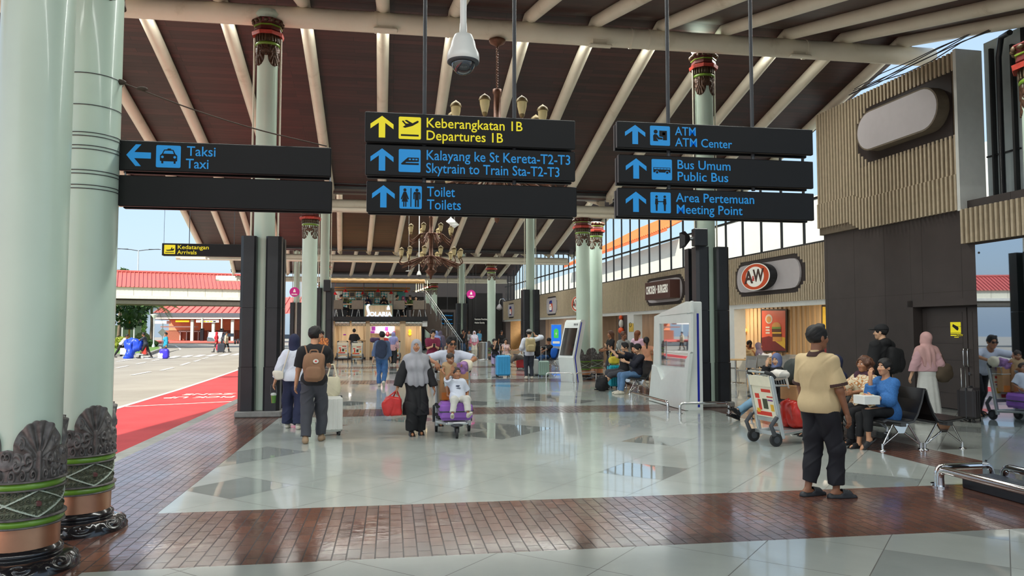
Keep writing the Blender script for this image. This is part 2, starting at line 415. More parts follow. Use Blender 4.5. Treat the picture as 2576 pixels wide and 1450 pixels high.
# ================================================================ roof: gables across the hall
RIDGE = [-2.8, 15.6, 34.0, 52.4, 70.8]; VAL = [6.4, 24.8, 43.2, 61.6]
ZTR, ZTV, RT, RR = 8.05, 5.68, .21, .14     # tube heights, tube radius, rafter radius
ZA, ZB = 8.38, 6.0                             # rafter axis at ridge / valley
XV = -9.3
RAFT = [-9.15, -7.75]
for u in (238, 400, 590, 780, 965, 1135, 1315, 1478, 1640, 1800, 1962, 2110, 2262):
    RAFT.append(onP(u, 110, (0, 15.6, ZA), (0, (ZA - ZB) / 9.2, 1)).x)
def xr(Y): return wallX(Y) + .5
def slope_surface(Ya, Yb, za, zb, dz):
    mb = MB(); n = 6
    for k in range(n):
        y0 = Ya + (Yb - Ya) * k / n; y1 = Ya + (Yb - Ya) * (k + 1) / n; z0 = za + (zb - za) * k / n + dz; z1 = za + (zb - za) * (k + 1) / n + dz
        a = [(XV + xo(y0), y0), (xr(y0), y0), (xr(y1), y1), (XV + xo(y1), y1)]; zz = [z0, z0, z1, z1]
        V = [(p[0], p[1], z) for p, z in zip(a, zz)] + [(p[0], p[1], z + .12) for p, z in zip(a, zz)]
        mb.add(V, [(3, 2, 1, 0), (4, 5, 6, 7), (0, 4, 7, 3), (1, 2, 6, 5)])
    return mb
SEG = []
for r, Y in enumerate(RIDGE):
    if r > 0: SEG.append((Y, VAL[r - 1], r, 'n'))
    if r < len(VAL): SEG.append((Y, VAL[r], r, 'f'))
SEG += [(-2.8, -12.0, 0, 'n'), (-21.2, -12.0, 0, 'f')]  # rear slopes added out of view to keep sun off the front floor
ROWN = {0: 'rearmost', 1: 'nearest', 2: 'second', 3: 'third', 4: 'fourth'}
ORD = ['first', 'second', 'third', 'fourth', 'fifth', 'sixth', 'seventh', 'eighth', 'ninth', 'tenth', 'eleventh', 'twelfth', 'thirteenth', 'fourteenth', 'fifteenth', 'sixteenth']
for (Yr, Yv, r, sd) in SEG:
    tag(slope_surface(Yr, Yv, ZA, ZB, RR * .75).build('ceiling', M_PLANK), kind='structure')
    if r == 0 or (r == 4): continue
    for i, x in enumerate(RAFT):
        mb = MB(); xa, xb = x + xo(Yr), x + xo(Yv)
        if xa > xr(Yr) - .1 or xb > xr(Yv) - .1: continue
        yv = Yv + (.55 if Yr > Yv else -.55); zv = ZB + (ZA - ZB) * .55 / 9.2
        mb.cyl((xa, Yr, ZA), (xb + (xa - xb) * .06, yv, zv), RR, n=14)
        ym = yv; 
        mb.box((xb, ym - (.1 if Yr < Yv else -.1), zv - .14), (.02, .34, .26))
        mb.box((xb, ym + (.12 if Yr < Yv else -.12), zv - .03), (.2, .02, .3))
        sl_ = 'far' if sd == 'f' else 'near'
        solo(mb, 'roof_rafter', M_CREAM, f'{ORD[i]} cream tubular rafter from the left, {sl_} slope of the {ROWN[r]} gable roof', 'rafter')
for k, Y in enumerate(RIDGE[1:4]):
    mb = MB(); P = [(x + xo(Y), Y, ZTR) for x in (XV - .3, 0, xr(Y) + .25 - xo(Y))]; mb.tube(P, RT, 20)
    for x in (-.4, 1.1, 5.1, 5.5, 9.2): mb.cyl((x + xo(Y), Y, ZTR), (x + xo(Y) + .05, Y, ZTR), RT + .012, n=20)
    solo(mb, 'ridge_beam', M_CREAM, f'thick cream steel tube under the ridge of the {ROWN[k + 1]} gable roof', 'beam')
for k, Y in enumerate(VAL):
    mb = MB(); x1 = wallX(Y) - .25 - xo(Y)
    mb.tube([(x + xo(Y), Y, ZTV) for x in (XV - 1.2, 0, x1)], RT, 20)
    for x in (-.4, 3.1, 3.6): mb.cyl((x + xo(Y), Y, ZTV), (x + xo(Y) + .05, Y, ZTV), RT + .012, n=20)
    solo(mb, 'valley_beam', M_CREAM, f'cream steel tube carrying the roof valley, {ORD[k]} counted from the camera', 'beam')
    mb = MB(); mb.tube([(x + xo(Y), Y - .32, ZTV - .16) for x in (XV - .9, 0, x1)], .07, 12)
    if k: solo(mb, 'valley_pipe', M_CREAM, f'thin cream pipe clipped below the {ORD[k]} roof valley beam', 'pipe')
    mb = MB(); mb.box(((XV + x1) / 2 + xo(Y), Y, ZB + .19), (x1 - XV, 1.05, .1)); mb.box(((XV + x1) / 2 + xo(Y), Y, ZB + .3), (x1 - XV, 1.4, .08))
    tag(mb.build('trim_%d' % (k + 2), M_BLACK), kind='structure')
# ================================================================ columns
M_LEAF = mat('carved_dark_bronze', (104, 100, 98), .4, .15, var=.45, scale=22)
M_LEAF2 = mat('carved_gilded_maroon', (86, 60, 44), .45, .3, var=.6, scale=22)
M_GREENRING = mat('glazed_green_ring', (112, 160, 56), .25, var=.15, coat=.4)
M_GOLD = mat('old_gold_line', (150, 128, 62), .4, .4)
M_COPPER = mat('aged_copper_sheet', (200, 152, 122), .34, .8, var=.2, scale=3)
M_BASE = mat('black_lacquer', (24, 24, 27), .2, var=.3, coat=.6)
M_LAT = mat('lattice_ground', (92, 98, 78), .5, .1, var=.6, scale=40); M_LATL = mat('lattice_line', (186, 200, 184), .5); M_ROS = mat('rosette_maroon', (104, 62, 60), .45)
M_CAPRED = mat('capital_red', (176, 60, 46), .5, var=.3, scale=20); M_CAPDK = mat('capital_dark_red', (96, 36, 34), .5, var=.4, scale=25); M_CAPGR = mat('capital_green', (110, 142, 44), .4)
M_CAPBR = mat('capital_brown', (84, 66, 44), .5, .2, var=.5, scale=30)
def swirl(x, y, cx, cy, R, turn):
    dx, dy = x - cx, y - cy; r = np.hypot(dx, dy) / R; a = np.arctan2(dy, dx) * turn
    w = (0.5 + 0.5 * np.cos(a - 11 * np.sqrt(np.maximum(r, 1e-4)))) ** .7
    return np.where(r < 1, w * (1 - r ** 4), 0)
def leaf_relief(x, y):       # x in -1..1 across one leaf, y in 0..1 upward; returns height 0..1
    h = np.zeros_like(x)
    a = np.arctan2(x * .95, y - .36); rr = np.hypot(x * .95, y - .36)
    fan = (0.5 + .5 * np.cos(a * 11)) * np.clip((rr - .06) * 5, 0, 1) * (np.abs(a) < 1.75)
    h = np.maximum(h, fan * .8)
    for s_ in (1, -1):
        for cx, cy, R, t in ((.36, .34, .2, 1), (.68, .28, .2, -1), (.2, .1, .13, 1), (.5, .09, .13, -1), (.82, .1, .14, 1), (.55, .62, .14, -1), (.95, .42, .12, 1)):
            h = np.maximum(h, swirl(x * s_, y, cx, cy, R, t))
    stem = np.exp(-(x / .07) ** 2) * (y < .5); h = np.maximum(h, stem)
    return h
def ring_leaf(r, z0, z1, nt_=720, nz=110, flip=False, count=4, amp=.024, thick=.01):
    th = np.linspace(0, 2 * pi, nt_, endpoint=False); yy = np.linspace(0, 1, nz)
    TH, Y = np.meshgrid(th, yy); X = ((TH / (2 * pi / count)) % 1) * 2 - 1
    top = np.where(np.abs(X) < .78, .50 + .50 * np.sqrt(np.clip(1 - (X / .8) ** 2, 0, 1)) + .018 * np.abs(np.sin(X * 12)), .44 + .1 * np.abs(X))
    Yn = Y * top * 1.0                      # rows follow the outline, so the top edge is clean
    H = leaf_relief(X, Yn); R = r + thick + amp * H + .03 * np.clip(Yn - .75, 0, 1) * (np.abs(X) < .8)
    Z = z0 + (z1 - z0) * Yn if not flip else z1 - (z1 - z0) * Yn
    mb = MB(); V = list(zip((R * np.cos(TH)).ravel(), (R * np.sin(TH)).ravel(), Z.ravel()))
    Vi = [(r * .98 * math.cos(t), r * .98 * math.sin(t), z) for t, z in zip(th, Z[-1])]
    F = [(j * nt_ + i, j * nt_ + (i + 1) % nt_, (j + 1) * nt_ + (i + 1) % nt_, (j + 1) * nt_ + i) for j in range(nz - 1) for i in range(nt_)]
    k = nz * nt_; F += [((nz - 1) * nt_ + i, (nz - 1) * nt_ + (i + 1) % nt_, k + (i + 1) % nt_, k + i) for i in range(nt_)]
    if flip: F = [f[::-1] for f in F]
    mb.add(V + Vi, F, 0, True); return mb
def ring_lattice(r, z0, z1, nt_=512, nz=54):
    th = np.linspace(0, 2 * pi, nt_, endpoint=False); yy = np.linspace(0, 1, nz); TH, Y = np.meshgrid(th, yy)
    X = ((TH / (pi / 2)) % 1) * 2 - 1            # 0 under a leaf
    d = np.minimum(np.abs(np.abs(X) - (1 - np.abs(Y * 2 - 1)) * 1.0), 9)     # diamond outline
    line = d < .06
    ros = np.hypot(X * 1.1, (Y - .5) * 1.0) < .1
    H = np.maximum.reduce([swirl((X * 5) % 1, (Y * 4) % 1, .5, .5, .5, s) for s in (1,)]) * .012
    H = np.where(line, .016, H); H = np.where(ros, .03, H)
    R = r + .006 + H; Z = z0 + (z1 - z0) * Y; mb = MB(); V = list(zip((R * np.cos(TH)).ravel(), (R * np.sin(TH)).ravel(), Z.ravel()))
    for j in range(nz - 1):
        for i in range(nt_):
            mi = 2 if ros[j, i] else 1 if line[j, i] else 0
            mb.f.append((j * nt_ + i, j * nt_ + (i + 1) % nt_, (j + 1) * nt_ + (i + 1) % nt_, (j + 1) * nt_ + i)); mb.mi.append(mi); mb.sm.append(True)
    mb.v = V; return mb
def ring_profile(r, z0, z1, b=.022):
    n = 8; return [(r, z0)] + [(r + b * (.55 + .45 * math.sin(pi * i / n)), z0 + (z1 - z0) * i / n) for i in range(n + 1)] + [(r, z1)]
def scroll_base(r0, r1, z1, nt_=320, nz=32):
    th = np.linspace(0, 2 * pi, nt_, endpoint=False); mb = MB(); prof = []
    for j in range(nz):
        t = j / (nz - 1)
        if t < .68: q = t / .68; prof.append((r0 * 1.0 - (r0 - r1 * 1.14) * (q ** 1.6), z1 * .62 * math.sin(q * pi / 2), 1))
        else: q = (t - .68) / .32; prof.append((r1 * (1.02 + .12 * math.sin(pi * (q * .9 + .1))), z1 * (.62 + .38 * q), 0))
    V = []
    for j, (r, z, rel) in enumerate(prof):
        for t in th:
            X = (t * 8 / (2 * pi)) % 1; Y = j / (nz * .68)
            h = float(swirl(np.array(X), np.array(Y), .5, .5, .46, 1)) * .016 if rel and 0 < j else 0
            V.append(((r + h) * math.cos(t), (r + h) * math.sin(t), z))
    F = [(j * nt_ + i, j * nt_ + (i + 1) % nt_, (j + 1) * nt_ + (i + 1) % nt_, (j + 1) * nt_ + i) for j in range(nz - 1) for i in range(nt_)]
    return mb.add(V, F, 0, True)
def capital_parts(root, r, zt):      # an eight-sided tiered capital whose top is at zt, with leaves hanging below
    k = MB(); oct_ = [(r * 1.02, -.30), (r * 1.55, -.34), (r * 1.62, -.27), (r * 1.2, -.235), (r * 1.15, -.235)]
    k.lathe([(a, zt + b) for a, b in oct_], 8, sm=False, a0=pi / 8); k.build('flared_collar', M_CAPRED, root)
    k = MB(); k.lathe([(r * 1.18, zt - .24), (r * 1.38, zt - .225), (r * 1.3, zt - .15), (r * 1.36, zt - .14), (r * 1.36, zt - .11), (r * 1.2, zt - .1), (r * 1.3, zt - .08), (r * 1.55, zt - .02), (r * 1.5, zt), (r * .9, zt)], 8, sm=False, a0=pi / 8)
    for i in range(8):
        a = pi / 8 * 2 * i; c = Vector((math.cos(a), math.sin(a), 0)); k.sph(c * r * 1.36 + Vector((0, 0, zt - .055)), (.05, .05, .035), 8, 6, mi=1)
        a += pi / 8; c = Vector((math.cos(a), math.sin(a), 0)); k.sph(c * r * 1.47 + Vector((0, 0, zt - .05)), (.035, .035, .045), 8, 6, mi=1)
    k.build('crown', [M_CAPDK, M_CAPBR], root)
    k = MB(); k.lathe([(r * 1.3, zt - .15), (r * 1.42, zt - .145), (r * 1.42, zt - .125), (r * 1.3, zt - .12)], 8, sm=False, a0=pi / 8); k.build('ring', M_CAPGR, root)
    k = MB(); k.lathe([(r * 1.0, zt - .47), (r * 1.1, zt - .46), (r * 1.12, zt - .31), (r, zt - .3)], 32)
    for i in range(24):
        a = 2 * pi * i / 24; c = Vector((math.cos(a), math.sin(a), 0)); k.cyl(c * r * 1.16 + Vector((0, 0, zt - .46)), c * r * 1.2 + Vector((0, 0, zt - .33)), .02, .006, 6)
    k.build('tooth_band', M_CAPBR, root)
    k = MB(); k.lathe(ring_profile(r * 1.06, zt - .53, zt - .475, .03), 40); k.build('ring', M_CAPGR, root)
    ring_leaf(r, zt - .95, zt - .53, 160, 22, flip=True, count=4, amp=.026).build('hanging_leaves', M_LEAF2, root)
def make_valley_column(loc, label, group=None):
    r = .235; zt = 5.47; t = thing('ornate_column', label, 'column', loc, 0, group)
    MB().lathe([(r, .16), (r, zt + .02)], 40).build('shaft', M_MINT, t)
    scroll_base(.375, r, .168).build('base', M_BASE, t)
    MB().lathe([(r + .006, .165), (r + .008, .318)], 40).build('copper_band', M_COPPER, t)
    for z0, z1 in ((.32, .388), (.572, .64)):
        MB().lathe(ring_profile(r + .004, z0 + .008, z1 - .008, .028), 48).build('ring', M_GREENRING, t)
        k = MB(); k.lathe([(r, z0 - .004), (r + .036, z0), (r + .036, z0 + .01), (r, z0 + .012)], 48); k.lathe([(r, z1 - .012), (r + .044, z1 - .01), (r + .044, z1), (r, z1 + .004)], 48); k.build('rim', M_LEAF, t)
    ring_lattice(r + .004, .388, .572).build('lattice_band', [M_LAT, M_LATL, M_ROS], t)
    ring_leaf(r + .004, .64, 1.045).build('carved_leaves', M_LEAF, t)
    capital_parts(t, r * .93, zt)
    return t
vc = make_valley_column((-2.58, 5.92, 0), 'mint green column with carved leaf base, nearest at the left edge')
dup(vc, (-2.6, 6.98, 0), label='mint green column with carved leaf base beside the taxi sign')
VC = [((-2.55, 24.35, 0), 'mint ornate column behind the couple with the white suitcase'), ((at(1467, 25.0).x, 25.0, 0), 'left one of the twin ornate columns behind the tilted kiosk'),
      ((at(1499, 25.9).x, 25.9, 0), 'right one of the twin ornate columns behind the tilted kiosk'), ((at(1236, 43.2).x, 43.2, 0), 'mint ornate column by the steel bin in the distance'),
      ((at(1092, 61.6).x, 61.6, 0), 'ornate column in shade behind the escalator'), ((at(1075, 62.4).x, 62.4, 0), 'second ornate column in shade left of its twin behind the escalator'),
      ((8.47, 8.6, 0), 'column whose red capital shows at the top right corner'), ((-3.65, 43.2, 0), 'mint ornate column far off behind the black clad post on the left'), ((-5.5, 61.6, 0), 'farthest mint ornate column along the kerb')]
for l, lab in VC: dup(vc, l, label=lab)
def make_ridge_column(loc, label, rz=0):
    r = .2; zt = 7.9; t = thing('clad_column', label, 'column', loc, rz)
    MB().lathe([(r, .1), (r, zt + .03), (r * 1.35, zt + .1), (r * 1.1, zt + .2)], 40).build('shaft', M_MINT, t)
    MB().box((0, 0, .06), (.86, .86, .12), ch=.02).build('plinth', M_STONE, t)
    for sx in (-1, 1):
        for sy in (-1, 1):
            k = MB(); hw = .145
            def sec(w, z0, z1):
                q = [(-w, -w * .6), (-w * .6, -w), (w * .75, -w), (w, -w * .75), (w, w), (-w, w)]
                q = [(x * -sx if sx > 0 else x, y * (1 if sy < 0 else -1)) for x, y in q]
                k.prism(q, (sx * .235, sy * .235, z1), (1, 0, 0), (0, 1, 0), z1 - z0)
            sec(hw * 1.07, .12, .96); sec(hw, .965, 2.1); sec(hw, 2.105, 3.5); k.build('cladding_post', M_BLACK, t)
    for s_ in (-1, 1): MB().cyl((s_ * (r + .06), 0, 3.4), (s_ * (r + .06), 0, zt - .35), .018, n=8).build('conduit', M_CREAM, t)
    capital_parts(t, r, zt); return t
g = at(661, 15.55); rc_ = make_ridge_column((g.x, 15.55, 0), 'mint column with black cladding beside the red lane')
dup(rc_, (at(1779, 15.95).x, 15.95, 0), label='mint column with black cladding behind the white kiosk')
for u, Y, lab in ((815, 34, 'mint column with black cladding left of the cafe'), (1334, 34, 'mint column with black cladding behind the man in a cap'), (1161, 52.4, 'slim mint column with grey cladding by the dark hall'), (745, 52.4, 'clad column far off at the kerb left of the ornate one')):
    dup(rc_, (at(u, Y).x, Y, 0), label=lab)
# ================================================================ hanging wayfinding signs
M_SIGN = mat('sign_black', (15, 15, 17), .45, var=.15, scale=3, spec=.3); M_SIGNSIDE = mat('sign_edge_grey', (86, 84, 86), .4)
M_BLUE = mat('sign_blue', (24, 142, 214), .4, var=.03, emit=.12); M_YEL = mat('sign_yellow', (246, 230, 30), .4, var=.03, emit=.12)
M_ROD = mat('grey_steel_rod', (70, 72, 76), .45, .3)
ARROW = [(.5, 1), (1, .62), (1, .40), (.64, .68), (.64, 0), (.36, 0), (.36, .68), (0, .40), (0, .62)]
def picto(mb, kind, P):      # P(x, y) maps the unit plate to a prism call
    if kind == 'plane':
        P([(.16, .72), (.24, .76), (.34, .66), (.50, .62), (.32, .84), (.42, .86), (.66, .66), (.80, .70), (.88, .76), (.84, .80), (.66, .74), (.58, .70)][:0] or [(.14, .80), (.20, .83), (.32, .70), (.46, .70), (.26, .84), (.36, .86), (.62, .72), (.84, .84), (.90, .82), (.88, .76), (.62, .60), (.28, .50), (.18, .54), (.30, .62)])
        P([(.1, .13), (.9, .13), (.9, .21), (.1, .21)])
    elif kind == 'land':
        P([(.88, .44), (.82, .36), (.30, .34), (.14, .42), (.16, .46), (.36, .46), (.60, .50), (.66, .72), (.74, .74), (.72, .54), (.86, .60), (.92, .58)][::-1])
        P([(.1, .13), (.9, .13), (.9, .21), (.1, .21)])
    elif kind == 'train':
        P([(.10, .36), (.30, .54), (.42, .64), (.92, .64), (.92, .46), (.34, .44), (.30, .40), (.92, .40), (.92, .32), (.14, .32)])
        for x in (.46, .62, .76): P([(x, .53), (x + .1, .53), (x + .1, .59), (x, .59)], 1)
    elif kind == 'toilet':
        for cx in (.24, .78): P(disc(cx, .82, .07))
        P([(.18, .74), (.30, .74), (.42, .42), (.37, .40), (.31, .54), (.38, .30), (.31, .30), (.31, .08), (.26, .08), (.26, .30), (.22, .30), (.22, .08), (.17, .08), (.17, .30), (.10, .30), (.17, .54), (.11, .40), (.06, .42)])
        P([(.66, .74), (.90, .74), (.94, .68), (.94, .42), (.89, .42), (.89, .64), (.87, .64), (.87, .08), (.80, .08), (.80, .38), (.76, .38), (.76, .08), (.69, .08), (.69, .64), (.67, .64), (.67, .42), (.62, .42), (.62, .68)])
        P([(.49, .08), (.53, .08), (.53, .9), (.49, .9)])
    elif kind == 'atm':
        P(disc(.28, .7, .1)); P([(.16, .22), (.15, .5), (.22, .58), (.34, .56), (.44, .42), (.62, .40), (.62, .31), (.40, .31), (.30, .42), (.40, .24), (.40, .22)])
        P([(.46, .76), (.84, .76), (.84, .28), (.64, .28), (.64, .44), (.46, .46)]); P([(.58, .70), (.78, .70), (.78, .50), (.58, .50)], 1); P([(.61, .67), (.75, .67), (.75, .53), (.61, .53)])
    elif kind == 'bus':
        P([(.08, .36), (.92, .36), (.92, .58), (.90, .60), (.08, .60)])
        for x in (.11, .27, .43, .59, .75): P([(x, .51), (x + .14, .51), (x + .14, .57), (x, .57)], 1)
        for cx in (.26, .76): P(disc(cx, .36, .085), 1); P(disc(cx, .36, .06))
    elif kind == 'meet':
        for cx in (.3, .7): P(disc(cx, .79, .06)); P([(cx - .06, .70), (cx + .06, .70), (cx + .08, .44), (cx + .05, .40), (cx + .04, .10), (cx - .04, .10), (cx - .05, .40), (cx - .08, .44)])
        P([(.34, .53), (.66, .53), (.66, .57), (.34, .57)])
    elif kind == 'taxi':
        P([(.46, .86), (.60, .86), (.60, .82), (.70, .80), (.78, .62), (.86, .54), (.86, .30), (.80, .28), (.80, .18), (.72, .18), (.72, .28), (.30, .28), (.30, .18), (.22, .18), (.22, .28), (.16, .30), (.16, .54), (.24, .62), (.32, .80), (.46, .82)])
        P([(.35, .76), (.67, .76), (.72, .62), (.29, .62)], 1)
        for cx in (.26, .76): P(disc(cx, .47, .055), 1)
def sign_board(root, Y, u0, u1, v0, v1, colm, items, face=0.0):
    """one black board: u0,v0 / u0,v1 its left edge, u1 the right end (pixels on the plane at depth Y)"""
    A = onY(u0, v0, Y); B = onY(u0, v1, Y); x0, x1 = A.x, onY(u1, (v0 + v1) / 2, Y).x; z1, z0 = A.z, B.z; w, h = x1 - x0, z1 - z0
    k = MB(); k.box(((x0 + x1) / 2, Y + .022, (z0 + z1) / 2), (w, .045, h), ch=.006); k.box(((x0 + x1) / 2, Y + .13, (z0 + z1) / 2 - .006), (w - .02, .045, h), ch=.006)
    k.box(((x0 + x1) / 2, Y + .076, (z0 + z1) / 2), (w - .06, .07, h - .05), mi=1)
    for x in (x0 + .0025, ): k.box((x - .003, Y + .022, (z0 + z1) / 2), (.004, .04, h - .01), mi=1); k.box((x + .007, Y + .13, (z0 + z1) / 2 - .006), (.004, .04, h - .01), mi=1)
    b = k.build('board', [M_SIGN, M_SIGNSIDE], root, world=True)
    X = lambda u: onY(u, (v0 + v1) / 2, Y).x
    yf = Y - .001
    for it in items:
        if it[0] == 'arrow':
            _, ua, ub, left = it; xa, xb = X(ua), X(ub); ww = xb - xa; hh = h * .72; zb = z0 + h * .15
            pts = ARROW if not left else [(1 - y, x) for x, y in ARROW]
            k = MB(); k.prism([(x * ww, y * hh) for x, y in pts], (xa, yf - .003, zb), (1, 0, 0), (0, 0, 1), .003); k.build('arrow', colm, root, world=True)
        elif it[0] == 'icon':
            _, ua, ub, kind = it; xa, xb = X(ua), X(ub); ww = xb - xa; hh = h * .74; zb = z0 + h * .13; k = MB()
            k.prism(rrect(0, 0, ww, hh, .012), (xa, yf - .003, zb), (1, 0, 0), (0, 0, 1), .003)
            pl = k.build('icon_plate', colm, root, world=True); k = MB()
            def P(poly, lvl=0, hole=None):
                ys = yf - .0045 - .0012 * lvl - .0012 * (len(k.f) > 30 and lvl == 0) * 2
                k.prism([(x * ww, y * hh) for x, y in poly], (xa, ys, zb), (1, 0, 0), (0, 0, 1), .001, mi=1 if lvl else 0)
            picto(k, kind, P); k.build('pictogram', [M_SIGN, colm], pl, world=True)
        else:
            _, ua, ub, txt, line = it; zb = z0 + h * (.55 if line == 0 else .13); k = MB()
            k.text(txt, (X(ua), yf - .002, zb), (1, 0, 0), (0, 0, 1), h * .45, width=X(ub) - X(ua), bold=.006); k.build('lettering', colm, root, world=True)
YS = 7.0
def hanging_sign(label, rods, boards, rod_top=None):
    u0, u1, v0 = boards[0][0], boards[0][1], boards[0][2]; a = onY((u0 + u1) / 2, v0, YS); t = thing('hanging_sign', label, 'sign', (a.x, YS, onY(u0, boards[-1][3], YS).z))
    for bd in boards: sign_board(t, YS, *bd)
    for u in rods:
        x = onY(u, 250, YS).x; zt = ZB + .1 + (ZA - ZB) * (YS - 6.4) / 9.2
        k = MB(); k.cyl((x, YS + .076, onY(u, boards[-1][2], YS).z - .02), (x, YS + .076, zt), .019, n=12); k.build('hanger_rod', M_ROD, t, world=True)
    return t
hanging_sign('black hanging sign with yellow departures board above two blue boards', (1069, 1297), [
    (919, 1447, 280, 356, M_YEL, [('arrow', 932, 990, 0), ('icon', 1003, 1059, 'plane'), ('t', 1071, 1312, 'Keberangkatan 1B', 0), ('t', 1071, 1263, 'Departures 1B', 1)]),
    (920, 1447, 362, 440, M_BLUE, [('arrow', 932, 990, 0), ('icon', 1003, 1058, 'train'), ('t', 1071, 1432, 'Kalayang ke St Kereta-T2-T3', 0), ('t', 1071, 1406, 'Skytrain to Train Sta-T2-T3', 1)]),
    (923, 1451, 455, 533, M_BLUE, [('arrow', 936, 993, 0), ('icon', 1005, 1061, 'toilet'), ('t', 1074, 1144, 'Toilet', 0), ('t', 1074, 1159, 'Toilets', 1)])])
hanging_sign('black hanging sign with three blue boards for cash machines and buses', (1687, 1900), [
    (1552, 2045, 304, 371, M_BLUE, [('arrow', 1572, 1623, 0), ('icon', 1635, 1685, 'atm'), ('t', 1698, 1750, 'ATM', 0), ('t', 1698, 1841, 'ATM Center', 1)]),
    (1556, 2046, 388, 459, M_BLUE, [('arrow', 1574, 1626, 0), ('icon', 1639, 1690, 'bus'), ('t', 1702, 1835, 'Bus Umum', 0), ('t', 1702, 1829, 'Public Bus', 1)]),
    (1554, 2048, 472, 543, M_BLUE, [('arrow', 1574, 1625, 0), ('icon', 1636, 1687, 'meet'), ('t', 1700, 1897, 'Area Pertemuan', 0), ('t', 1700, 1865, 'Meeting Point', 1)])])
tx_ = hanging_sign('black taxi sign of two boards fixed to the mint column on the left', (), [
    (300, 833, 352, 428, M_BLUE, [('arrow', 318, 380, 1), ('icon', 393, 455, 'taxi'), ('t', 470, 542, 'Taksi', 0), ('t', 468, 525, 'Taxi', 1)]),
    (299, 835, 440, 518, M_BLUE, [])])
for j, (v, n) in enumerate(((205, 1), (282, 1), (358, 2), (390, 2), (450, 2), (486, 2))):
    k = MB(); z = onY(240, v, 6.98).z
    for q in range(n): k.tube([(-2.6 + .242 * math.cos(2 * pi * i / 32), 6.98 + .242 * math.sin(2 * pi * i / 32), z + q * .03) for i in range(32)], .0035, 5, closed=True)
    k.build('fixing_strap', M_ROD, tx_, world=True)
k = MB(); A = Vector((-2.36, 6.96, onY(310, 207, 6.96).z)); B = onY(822, 368, YS + .08)
P = [A.lerp(B, i / 12) - Vector((0, 0, .05 * math.sin(pi * i / 12))) for i in range(13)]; k.tube(P, .006, 6)
k.sph(A, (.05, .03, .025), 8, 6); k.sph(A.lerp(B, .1), (.05, .02, .02), 8, 6); k.build('stay_wire', mat('rusty_wire', (70, 58, 46), .7), tx_, world=True)
for u in (308, 829):
    k = MB(); x = onY(u, 434, YS).x; k.cyl((x, YS + .076, onY(u, 455, YS).z), (x, YS + .076, onY(u, 415, YS).z), .008, n=8); k.build('joining_bolt', M_STEEL, tx_, world=True)
# arrivals sign over the lane
YA = 24.55; A = onY(408, 612, YA); t = thing('hanging_sign', 'dark arrivals sign with yellow lettering hung over the lane', 'sign', (onY(515, 645, YA).x, YA, onY(408, 645, YA).z))
sign_board(t, YA, 408, 700, 612, 643, M_YEL, [('icon', 413, 441, 'land'), ('t', 446, 524, 'Kedatangan', 0), ('t', 446, 495, 'Arrivals', 1)])
for u in (411, 475, 588):
    x = onY(u, 600, YA).x; k = MB(); k.cyl((x, YA + .07, onY(u, 614, YA).z), (x, YA + .07, ZTV), .012 if u != 411 else .006, n=6); k.build('hanger_rod', M_ROD, t, world=True)
# ================================================================ dome camera, small ceiling things
def dome_camera(loc, r, ztop, label):
    t = thing('dome_camera', label, 'security camera', loc)
    MB().cyl((0, 0, r * 2.6), (0, 0, ztop - loc[2]), r * .2, n=16).build('pole', M_WHITE, t)
    MB().lathe([(r * .22, r * 3.1), (r * .24, r * 2.5), (r * .55, r * 2.35), (r * .72, r * 1.95), (r * .8, r * 1.55), (r * .97, r * 1.2), (r, r * .95), (r, r * .72), (r * .8, r * .6)], 36).build('housing', M_WHITE, t)
    MB().lathe([(r * .97, r * .74), (r * .99, r * .62), (r * .86, r * .56), (r * .74, r * .58)], 36).build('trim_ring', M_DGREY, t)
    g = bpy.data.materials.get('smoked_dome') or mat('smoked_dome', (40, 42, 46), .04, var=0, coat=1.0); n = 10
    MB().lathe([(.001, -r * .12)] + [(r * .74 * math.cos(a), r * .6 - r * .72 * math.sin(a)) for a in [pi / 2 * (1 - i / n) for i in range(1, n + 1)]], 32).build('dome', g, t)
    k = MB(); k.cyl((0, -r * .3, r * .35), (0, -r * .66, r * .18), r * .24, n=16); 
    return t
DC = onY(1165, 190, 5.4); dome_camera((DC.x, DC.y, DC.z + .02), .118, 6.2, 'white dome security camera hanging above the departures sign')
DC = at(1053, 36, 0); dome_camera((DC.x, 36, onY(1053, 697, 36).z), .11, 7.95, 'small white dome camera below the far chandelier')
M_BRONZE = mat('brown_bronze', (112, 76, 58), .5, .4, var=.4, scale=9); M_LAMPG = mat('amber_lamp_glass', (206, 190, 140), .25, var=.1, emit=.06); M_CAPL = mat('lamp_cap', (140, 122, 82), .5, .3, var=.3)
